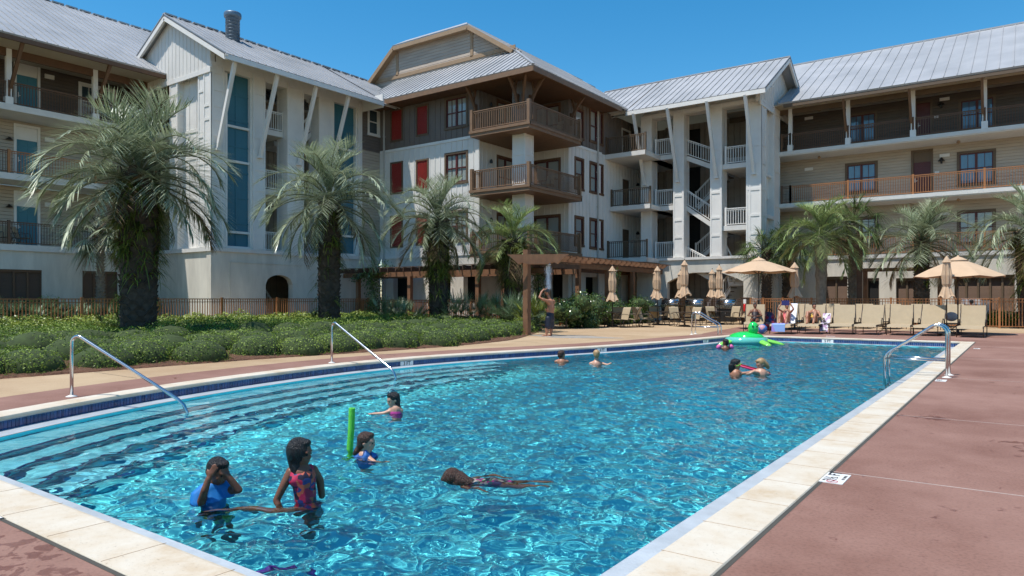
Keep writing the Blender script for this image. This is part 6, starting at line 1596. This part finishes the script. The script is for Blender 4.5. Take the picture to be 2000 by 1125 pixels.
# 1 boy with hands over his ears
f = Fig('child in a blue swim shirt standing in the water with both hands over the ears', 425, 976)
f.head((426, 921), .215, -25, -.25, cover=.7)
f.limb('body', [(417, 938, .0), (414, 958, .0)], [.045, .05]); f.limb('body', [(415, 968), (418, 1010), (420, 1040)], [.085, .09, .10]); f.limb('body', [(412, 1040, -.05), (414, 1140, -.05), (412, 1210)], [.062, .045, .03]); f.limb('body', [(432, 1040, .06), (440, 1140, .05), (440, 1210, .05)], [.062, .045, .03])
f.limb('body', [(399, 962, -.03), (403, 978, -.10), (414, 948, -.13), (420, 928, -.12)], [.042, .036, .03, .024]); f.hand((421, 926, -.12), UP+RT*.55-FW*-.1, -FW, .125, curl=-.1)
f.limb('body', [(440, 960, .05), (466, 957, .0), (452, 935, -.02), (446, 925, -.03)], [.04, .036, .028, .024]); f.hand((446, 925, -.03), UP-RT*.35, FW*-.6+RT, .12, curl=.5)
f.limb('swim_shirt', [(413, 955), (415, 975), (418, 1015)], [.075, .105, .10]); f.limb('swim_shirt', [(405, 957, -.03), (393, 967, -.05), (394, 979, -.08)], [.066, .066, .058]); f.limb('swim_shirt', [(428, 957, .06), (442, 964, .05)], [.07, .055]); f.limb('shorts', [(419, 1025), (412, 1070, -.04)], [.11, .09]); f.limb('shorts', [(424, 1030, .04), (434, 1075, .06)], [.10, .08])
f.done({'body': M['skin_d'], 'hair': M['hair_k'], 'swim_shirt': cloth('blue_shirt', (.01, .17, .48)), 'shorts': cloth('green_print', None, [(.02, .05, .02), (.2, .3, .03), (.01, .01, .01)], 14)}, .009)
# 2 girl with long black hair
f = Fig('child with long wet black hair and a red patterned swimsuit standing in the water', 590, 976)
f.head((586, 884), .225, -12, -.05); f.mb['hair'].tube([f.P(576, 880), f.P(578, 905, -.01), f.P(584, 930, -.04), f.P(586, 955, -.05)], [.07, .056, .042, .015], 12)
f.mb['hair'].ell(f.P(583, 880), (.096, .098, .108), 14, 10)
f.limb('body', [(588, 900), (588, 918)], [.042, .046]); f.limb('body', [(590, 925), (594, 950), (597, 985), (600, 1020)], [.085, .075, .07, .10])
f.limb('body', [(570, 921, -.02), (558, 945, -.05), (546, 972, -.07), (560, 1003, -.12)], [.042, .034, .03, .024]); f.hand((560, 1003, -.12), RT-UP*.5, FW, .12)
f.limb('body', [(607, 921, .06), (618, 945, .10), (622, 975, .1)], [.04, .033, .028])
f.limb('body', [(596, 1018, -.04), (570, 1014, -.12), (530, 1002, -.14), (480, 1001, -.15), (440, 1000, -.16)], [.085, .07, .052, .042, .03]); f.limb('body', [(440, 1000, -.16), (420, 1001, -.17)], [.032, .02])
f.limb('body', [(604, 1025, .05), (610, 1110, .05), (606, 1190, .08)], [.08, .055, .032])
f.limb('swimsuit', [(592, 933), (595, 955), (598, 985), (600, 1015)], [.098, .090, .083, .11]); f.limb('swimsuit', [(577, 915, -.03), (580, 935, -.05)], [.03, .05]); f.limb('swimsuit', [(604, 914, .03), (605, 935, .02)], [.026, .05])
f.done({'body': M['skin_d'], 'hair': M['hair_k'], 'swimsuit': cloth('red_print', None, [(.42, .012, .05), (.50, .02, .07), (.02, .01, .03), (.5, .10, .05), (.03, .04, .16)], 26)}, .009)
# 3 girl with a short ponytail, blue top
f = Fig('child with a short brown ponytail and blue top, neck deep beside the noodle', 714, 893)
f.head((716, 864), .205, -8, .0, cover=.8); f.mb['hair'].tube([f.P(702, 873), f.P(696, 882, -.02), f.P(692, 888, -.02)], [.035, .03, .018], 8)
f.limb('body', [(714, 876), (713, 890)], [.04, .045]); f.limb('body', [(713, 892), (714, 935)], [.08, .075]); f.limb('body', [(724, 896, -.05), (738, 900, -.12), (752, 899, -.14)], [.035, .028, .022]); f.hand((752, 899, -.14), RT, UP, .10)
f.limb('body', [(714, 935), (716, 1010)], [.08, .04]); f.limb('top', [(700, 894, -.0), (714, 892), (728, 895, .03)], [.055, .095, .05]); f.limb('top', [(713, 900), (714, 935)], [.10, .09])
f.done({'body': M['skin_l'], 'hair': M['hair_b'], 'top': cloth('blue_top', None, [(.02, .07, .25), (.03, .13, .4), (.01, .03, .12)], 18)}, .011)
# 4 girl farther, pink swimsuit
f = Fig('child with a dark ponytail and pink swimsuit reaching left, farther out in the pool', 770, 808)
f.head((768, 781), .21, -150, -.2); f.mb['hair'].tube([f.P(775, 783), f.P(778, 793, -.02), f.P(781, 803, -.02)], [.045, .035, .02], 8)
f.limb('body', [(770, 790), (772, 798)], [.04, .05]); f.limb('body', [(765, 801), (773, 801), (781, 803)], [.05, .075, .05]); f.limb('body', [(773, 800), (774, 830), (776, 870)], [.085, .08, .07])
f.limb('body', [(764, 802, -.02), (752, 806, -.06), (738, 807, -.06), (730, 807, -.06)], [.036, .028, .024, .02]); f.hand((730, 807, -.06), -RT, UP, .12)
f.limb('swimsuit', [(773, 808), (774, 835)], [.095, .09]); f.done({'body': M['skin_l'], 'hair': M['hair_k'], 'swimsuit': cloth('pink_suit', (.45, .04, .22))}, .012)
# 5 floating swimmer
f = Fig('child floating face down with long wet brown hair and a pink and green swimsuit', 890, 938)
f.o = f.o-Vector((0, 0, .045)); f.head((886, 929), .21, 185, -.9); f.mb['hair'].tube([f.P(895, 928), f.P(915, 934, -.02), f.P(935, 936, -.0), f.P(950, 934, .02)], [.09, .06, .04, .012], 10)
f.limb('body', [(897, 938), (915, 940, .0), (945, 942, .0), (975, 944), (992, 945)], [.05, .075, .072, .066, .075]); f.limb('body', [(988, 945, .04), (1030, 947, .05), (1062, 941, .03), (1078, 938, .03)], [.062, .042, .03, .018]); f.limb('body', [(990, 946, -.05), (1022, 951, -.08), (1050, 950, -.1), (1068, 947, -.1)], [.06, .042, .03, .02])
f.limb('body', [(912, 941, .09), (945, 936, .19), (975, 937, .18), (1000, 938, .17)], [.034, .028, .024, .016]); f.limb('body', [(906, 944, -.08), (930, 952, -.16), (950, 956, -.22)], [.034, .028, .02])
f.limb('swimsuit', [(918, 941), (945, 943), (975, 944.5), (992, 945.5)], [.082, .083, .077, .083])
f.done({'body': M['skin_d'], 'hair': M['hair_b'], 'swimsuit': cloth('tropical_print', None, [(.30, .02, .14), (.02, .16, .05), (.30, .24, .20), (.06, .02, .06), (.02, .05, .04)], 34)}, .011)
# 6-8 far heads
def far_head(label, px, top, wl, skn, hair, az, extra=None, hh=None, sh=True, vox=.018):
    f = Fig(label, px, wl); H = .225; k = f.k; hy = top+H/k*.5; f.head((px, hy), H, az); f.limb('body', [(px, hy+H/k*.3), (px, wl-.02/k)], [.05, .055])
    if sh: f.limb('body', [(px-.14/k, wl-.02/k), (px, wl-.045/k), (px+.14/k, wl-.02/k)], [.045, .07, .045])
    f.limb('body', [(px, wl), (px, wl+.5/k)], [.12, .11])
    if extra: extra(f, k)
    return f, {'body': M[skn], 'hair': M[hair]}
f, mm = far_head('dark-haired child\'s head and shoulder near the curved tile edge, left of the blond one', 1097, 684, 708, 'skin_m', 'hair_b', 30); f.done(mm, .018)
def ex(f, k): f.limb('body', [(1176, 710), (1186, 712, -.1), (1192, 709, -.1)], [.035, .03, .028])
f, mm = far_head('blond child seen from behind in the water, right of the dark-haired head', 1165, 683, 712, 'skin_l', 'hair_y', 85, ex); f.done(mm, .018)
def ex(f, k):
    for s_ in (-1, 1): f.limb('arm_bands', [(1416+s_*.19/k, 677), (1416+s_*.21/k, 678.5)], [.075, .07])
f, mm = far_head('child with pink arm bands in the water below the far ladder', 1417, 662, 682, 'skin_d', 'hair_k', 150, ex); mm['arm_bands'] = cloth('pink_vinyl', (.65, .12, .32)); f.done(mm, .018)
# 9, 10 pair sharing a red board
f = Fig('dark-haired child facing right across the red board with green goggles strap', 1434, 733); f.head((1437, 712), .235, -20, -.1); k = f.k
f.mb['hair'].tube([f.P(1429, 712), f.P(1428, 722), f.P(1427, 728)], [.07, .06, .03], 8); f.limb('body', [(1437, 720), (1437, 729)], [.05, .06]); f.limb('body', [(1430, 731), (1437, 729), (1446, 730)], [.06, .085, .05]); f.limb('body', [(1437, 731), (1437, 775)], [.12, .1]); f.limb('body', [(1446, 729, -.05), (1456, 727, -.12), (1463, 724, -.15)], [.038, .03, .026]); f.hand((1463, 724, -.15), RT, UP, .13)
f.limb('goggle_strap', [f.P(1434, 714, -.12), f.P(1441, 712, -.11), f.P(1447, 709, -.06)], [.012, .012, .012]); f.done({'body': M['skin_m'], 'hair': M['hair_k'], 'goggle_strap': cloth('green_strap', (.2, .6, .05))}, .014)
f = Fig('blond child leaning over the red board, facing left', 1488, 733); f.head((1486, 711), .24, 195, -.35, cover=.8); f.mb['hair'].tube([f.P(1492, 709), f.P(1498, 714), f.P(1502, 720)], [.07, .055, .03], 8)
f.limb('body', [(1484, 718), (1485, 728)], [.05, .06]); f.limb('body', [(1474, 727), (1486, 728), (1498, 730)], [.06, .09, .055]); f.limb('body', [(1486, 730), (1490, 775)], [.13, .1]); f.limb('body', [(1476, 727, -.1), (1466, 724, -.16), (1460, 727, -.18)], [.038, .032, .028]); f.hand((1461, 727, -.18), -RT-UP*.3, -FW, .13)
f.done({'body': M['skin_l'], 'hair': M['hair_y']}, .014)
c = ground(1470, 731, -.18); t = thing('kickboard', 'red board with a pink rim held between two children in the far water', 'board', c)
mb = MB(); rot = Matrix.Rotation(R(-8), 3, 'Y'); pts = []
for i in range(24):
    a = 2*math.pi*i/24; pts.append(c+RT*(.36*math.cos(a))+FW*(.17*math.sin(a))+UP*(.10-.10*math.cos(a)))
mb.prism(pts, (0, 0, .05)); mb.build('board', cloth('red_board', (.35, .012, .03)), t); mb = MB(); mb.tube(pts+[pts[0]], .022, 8); mb.build('rim', cloth('pink_rim', (.60, .05, .15)), t, True)
# 11 man under the shower
f = Fig('bare-chested adult in dark navy shorts rinsing under the shower, one arm raised to the head', 1069, 656.5, 0); k = f.k
f.head((1069, 571), .235, 178, -.35, cover=.75)
f.limb('body', [(1071, 578), (1073, 584)], [.058, .065]); f.limb('body', [(1075, 590, .0), (1076, 600), (1075, 612), (1074, 622)], [.125, .145, .13, .135]); f.limb('body', [(1071, 590, -.10), (1080, 590, .10)], [.10, .10])
f.limb('body', [(1070, 588, -.17), (1060, 585, -.25), (1053, 581, -.22), (1057, 571, -.14), (1062, 565, -.10)], [.062, .052, .045, .04, .03]); f.hand((1063, 566, -.08), RT+UP*.5, -UP, .18, curl=.6)
f.limb('body', [(1079, 589, .15), (1077, 602, .2), (1071, 613, .12), (1066, 604, -.0)], [.06, .048, .042, .03])
for (a, b, c_, dd) in (((1071, 624, -.08), (1068, 641, -.10), (1067, 655, -.10), -.1), ((1077, 624, .08), (1076, 641, .12), (1077, 655, .14), .14)):
    f.limb('body', [a, b, c_], [.095, .062, .04]); f.ball('body', (b[0]+1.5, b[1]+4, b[2]), (.055, .058, .10)); x, y_ = c_[0], c_[1]; f.limb('body', [(x, y_, dd), (x-6, 655.3, dd-.02), (x-9.5, 656, dd-.03)], [.036, .036, .024])
f.limb('shorts', [(1074.5, 614), (1074.5, 622)], [.150, .160]); f.limb('shorts', [(1071, 622, -.08), (1070, 637, -.10)], [.125, .118]); f.limb('shorts', [(1077, 622, .08), (1077, 637, .11)], [.125, .118])
f.done({'body': M['skin_m'], 'hair': simple('grey_hair', (.06, .055, .05), .5), 'shorts': cloth('navy_shorts', (.006, .008, .022))}, .016)
# 12-14 people on the loungers (lounger frame: foot end towards the pool)
def lying(label, px, py, skn, hair, suit, nm, dark=False, knees=True, arm_up=True, rz=0):
    p = ground(px, py); o = Vector((p.x, p.y+1.0, 0)); rm = Matrix.Rotation(rz, 3, 'Z'); Q = lambda x, y, z: o+rm @ Vector((x, y, z)); f = Fig(label, px, py, 0); f.t.location = o
    f.limb('body', [Q(0, .02, .50), Q(0, .12, .62), Q(0, .24, .82)], [.15, .13, .15]); f.limb('body', [Q(-.14, .24, .86), Q(.14, .24, .86)], [.065, .065]); f.limb('body', [Q(0, .26, .92), Q(0, .28, 1.0)], [.055, .05])
    f.head(Q(0, .26, 1.08), .225, -100, .1)
    for s_ in (-1, 1):
        if knees: f.limb('body', [Q(s_*.10, -.02, .48), Q(s_*.15, -.38, .84), Q(s_*.12, -.60, .44)], [.095, .068, .045]); f.limb('body', [Q(s_*.12, -.60, .43), Q(s_*.12, -.78, .41)], [.042, .028]); f.ball('body', Q(s_*.14, -.50, .60), (.055, .06, .12))
        else: f.limb('body', [Q(s_*.10, -.02, .46), Q(s_*.12, -.45, .48), Q(s_*.1, -.92, .46)], [.095, .065, .04])
        if arm_up: f.limb('body', [Q(s_*.17, .22, .86), Q(s_*.30, .02, .98), Q(s_*.18, .05, 1.18)], [.05, .04, .03]); f.hand(Q(s_*.17, .05, 1.18), Vector((-s_*.5, 0, 1)), Vector((0, -1, 0)), .16)
        else: f.limb('body', [Q(s_*.17, .22, .86), Q(s_*.28, .0, .66), Q(s_*.12, -.1, .64)], [.05, .04, .03]); f.hand(Q(s_*.12, -.1, .64), Vector((-s_, 0, 0)), UP, .16)
    f.limb(nm, [Q(0, -.02, .50), Q(0, .12, .62), Q(0, .22, .76)], [.165, .142, .158])
    f.done({'body': M[skn], 'hair': M[hair], nm: suit}, .018); return Q, f
Q2, _ = lying('person in a coral swimsuit reclining with raised knees and a book held up', 1521, 652.5, 'skin_m', 'hair_k', cloth('coral_suit', (.62, .13, .13)), 'swimsuit', rz=.06)
Q3, _ = lying('person in a yellow and black swimsuit with both knees raised, arms round the head', 1576, 652.5, 'skin_m', 'hair_k', cloth('black_yellow', None, [(.01, .01, .01), (.5, .3, .04), (.02, .02, .02)], 7), 'swimsuit', arm_up=False, rz=.05)
Q1, _ = lying('dark-clothed person lying back in the shade of the left open umbrella', 1460, 648, 'skin_d', 'hair_k', cloth('dark_cover_up', (.022, .012, .014)), 'dark_clothes', knees=False, arm_up=False, rz=.25)
x, y = pl(1897, 33.2); f = Fig('seated person whose dark-haired head shows above the frontmost lounger, against the white board', 1897, 640, d=33.2); f.o = Vector((x, y, 0)); f.t.location = f.o; o = f.o
f.head(o+UP*1.23, .225, 95); f.limb('body', [o+UP*1.1, o+UP*.9], [.05, .06]); f.limb('body', [o+UP*.88, o+UP*.5], [.14, .15]); f.limb('body', [o+UP*.85-RT*.16, o+UP*.6-RT*.22], [.05, .04]); f.limb('body', [o+UP*.85+RT*.16, o+UP*.6+RT*.22], [.05, .04]); f.limb('body', [o+UP*.5+RT*.08, o+UP*.48+RT*.1+FW*.4, o+UP*.05+RT*.1+FW*.45], [.08, .06, .04]); f.limb('body', [o+UP*.5-RT*.08, o+UP*.48-RT*.1+FW*.4, o+UP*.05-RT*.1+FW*.45], [.08, .06, .04]); f.done({'body': M['skin_m'], 'hair': M['hair_k']}, .02)
t = thing('wooden_stool', 'low stool under the seated person behind the frontmost lounger', 'stool', o); mb = MB(); mb.box(o.x-.22, o.x+.22, o.y-.22, o.y+.22, .33, .37); mb.build('seat', M['timber'], t)
for sx in (-1, 1):
    for sy in (-1, 1): mb = MB(); mb.box(o.x+sx*.18-.02, o.x+sx*.18+.02, o.y+sy*.18-.02, o.y+sy*.18+.02, 0, .33); mb.build('leg', M['timber'], t)
# ---------------------------------------------------------------- towels, book, bag, ball
def drape(name, label, cat, Q, pts, mat, w=.5):
    t = MB(); 
    for (a, b) in zip(pts[:-1], pts[1:]):
        t.quad(Q(-w/2, *a), Q(w/2, *a), Q(w/2, *b), Q(-w/2, *b))
    o = t.build(name, mat); s = o.modifiers.new('thick', 'SOLIDIFY'); s.thickness = .014; prop(o, label, cat); return o
QL = lambda Q, dx: (lambda x, y, z: Q(x+dx, y, z))
drape('towel', 'lilac and blue towel hanging off the foot of the lounger with the coral swimsuit', 'towel', QL(Q2, -.06), [(-.55, .405), (-1.05, .405), (-1.085, .38), (-1.10, .10)], cloth('lilac_towel', None, [(.35, .25, .62), (.25, .40, .72), (.5, .32, .6)], 3), .5)
drape('towel', 'white towel laid along the backrest beside the coral swimsuit', 'towel', QL(Q2, .22), [(-.25, .415), (.15, .42), (.30, .72), (.56, 1.20)], cloth('white_towel', (.7, .7, .74)), .26)
drape('towel', 'black and white striped towel hanging beside the person with raised knees', 'towel', QL(Q3, .47), [(-.45, .10), (-.30, .42), (.12, .45), (.34, .80)], cloth('zebra_towel', None, [(.6, .58, .62), (.03, .02, .03), (.55, .5, .55), (.35, .2, .35)], 9), .3)
t = thing('book', 'small dark blue book held up by the person in coral', 'book', Q2(0, -.03, 1.18)); mb = MB(); c = Q2(0, -.03, 1.22); mb.obox(c-Vector((.075, 0, 0)), (.075, .02, 0), (-.003, .01, 0), (0, 0, .10)); mb.obox(c+Vector((.075, 0, 0)), (.075, -.02, 0), (.003, .01, 0), (0, 0, .10)); mb.build('cover', cloth('navy_cover', (.03, .03, .14)), t)
c = ground(1489, 652); 
t = thing('beach_ball', 'small patterned beach ball on the deck left of the coral swimsuit lounger', 'ball', (c.x, c.y, 0)); mb = MB(); mb.ell((c.x, c.y, .19), (.19, .19, .19), 20, 14); mb.build('ball', cloth('ball_print', None, [(.6, .6, .62), (.5, .25, .3), (.05, .15, .4), (.6, .55, .5)], 5), t, True)
t = thing('shoulder_bag', 'blue and red bag beside the dark-clothed person', 'bag', ground(1497, 645)); c = ground(1497, 645); mb = MB(); mb.ell((c.x, c.y+.3, .60), (.26, .18, .22), 14, 10); mb.ell((c.x+.05, c.y+.3, .3), (.36, .25, .3), 14, 10); mb.build('bag_body', cloth('bag_print', None, [(.02, .04, .2), (.25, .02, .05), (.03, .03, .06)], 8), t, True); mb = MB(); mb.tube([(c.x-.15, c.y+.3, .75), (c.x-.08, c.y+.3, .95), (c.x+.08, c.y+.3, .95), (c.x+.15, c.y+.3, .75)], .014, 6); mb.build('bag_handle', M['black'], t, True)
t = thing('white_bag', 'pale bag on the side table in the shade of the right umbrella', 'bag', ground(1858, 650)); c = ground(1858, 650); mb = MB(); mb.ell((c.x, c.y, .66), (.24, .16, .19), 14, 10); mb.build('bag_body', cloth('pale_bag', (.4, .38, .36)), t, True)
# ---------------------------------------------------------------- pool toys
c = ground(683, 880, -.18); t = thing('pool_noodle', 'bright green foam pool noodle sticking up out of the water', 'pool noodle', c)
k = (c.x*-SN+c.y*CS)/F; top = c+RT*(4.5*k)+UP*(83*k); bot = c-RT*(1.*k)-UP*.4; r_ = 6.2*k; mb = MB(); mb.tube([bot, c, c.lerp(top, .5)+RT*.004, top], [r_]*4, 20, False); d = (top-c).normalized()
mb.tube([top-d*.08, top], [r_*.3, r_*.3], 12, False)
ring_o = []; ring_i = []; e1 = d.cross(FW).normalized(); e2 = d.cross(e1)
for i in range(20):
    a = 2*math.pi*i/20; v = e1*math.cos(a)+e2*math.sin(a); ring_o.append(top+v*r_); ring_i.append(top+v*r_*.3)
for i in range(20): mb.quad(ring_o[i], ring_o[(i+1) % 20], ring_i[(i+1) % 20], ring_i[i])
o = mb.build('foam', simple('green_foam', (.13, .62, .06), .6, bump=.3, bscale=120), t, True); o.cycles.is_caustics_receiver = True
# inflatable turtle
c = ground(1460, 672, -.18); t = thing('inflatable_turtle', 'green inflatable turtle float with round head and pale flippers at the far pool edge', 'pool float', c)
def vinyl(name, col):
    m, nt, b = nodes(name); b.inputs['Base Color'].default_value = (*col, 1); b.inputs['Roughness'].default_value = .12; b.inputs['Coat Weight'].default_value = .6; b.inputs['Subsurface Weight'].default_value = .2; b.inputs['Subsurface Radius'].default_value = (.1, .3, .1); return m
vg, vl, vt = vinyl('green_vinyl', (.02, .55, .10)), vinyl('lime_vinyl', (.22, .62, .08)), vinyl('teal_vinyl', (.12, .50, .40))
q = lambda x, y, z: c+RT*x+FW*y+UP*z
mb = MB(); mb.ell(q(0, .1, .22), (.60, .5, .22), 24, 14); mb.build('shell', vg, t, True)
mb = MB(); mb.tube([q(.60*math.cos(a), .1+.5*math.sin(a), .10) for a in np.linspace(0, 6.283, 30)], .155, 12); mb.build('ring_tube', vt, t, True)
mb = MB(); mb.ell(q(.16, -.12, .55), (.18, .18, .23), 18, 12); mb.build('head', vg, t, True)
mb = MB()
for s_ in (-1, 1): mb = MB(); mb.ell(q(.16+s_*.07, -.28, .62), (.03, .03, .035), 8, 6); mb.build('eye', M['ink'], t, True)
for (x, y, a, L) in ((-.74, -.15, 200, .40), (.38, -.52, -75, .38), (.80, -.25, -25, .42), (-.5, .5, 130, .26), (.5, .5, 50, .26)):
    mb = MB(); rot = Matrix.Rotation(R(a)+TH, 3, 'Z') @ Matrix.Rotation(R(14), 3, 'Y'); mb.ell(q(x, y, .07), (L, .15, .08), 16, 10, rot); mb.build('flipper', vl, t, True)
mb = MB()
for k in range(5): mb.ell(q(.16, -.285+.01*abs(k-2), .42+.06*k), (.02, .012, .018), 8, 6)
mb.build('belly_marks', vl, t, True)
# purple dive toy under water
c = ground(470, 1042, -.18); c.z = -.85; t = thing('dive_toy', 'purple toy drifting under water near the two children', 'toy', c); mb = MB(); mb.tube([c, c+RT*.12+FW*.05, c+RT*.22-FW*.02, c+RT*.34+FW*.06, c+RT*.45], [.02, .05, .02, .045, .02], 8); o = mb.build('toy_body', cloth('purple_plastic', (.12, .01, .28)), t, True); o.cycles.is_caustics_receiver = True
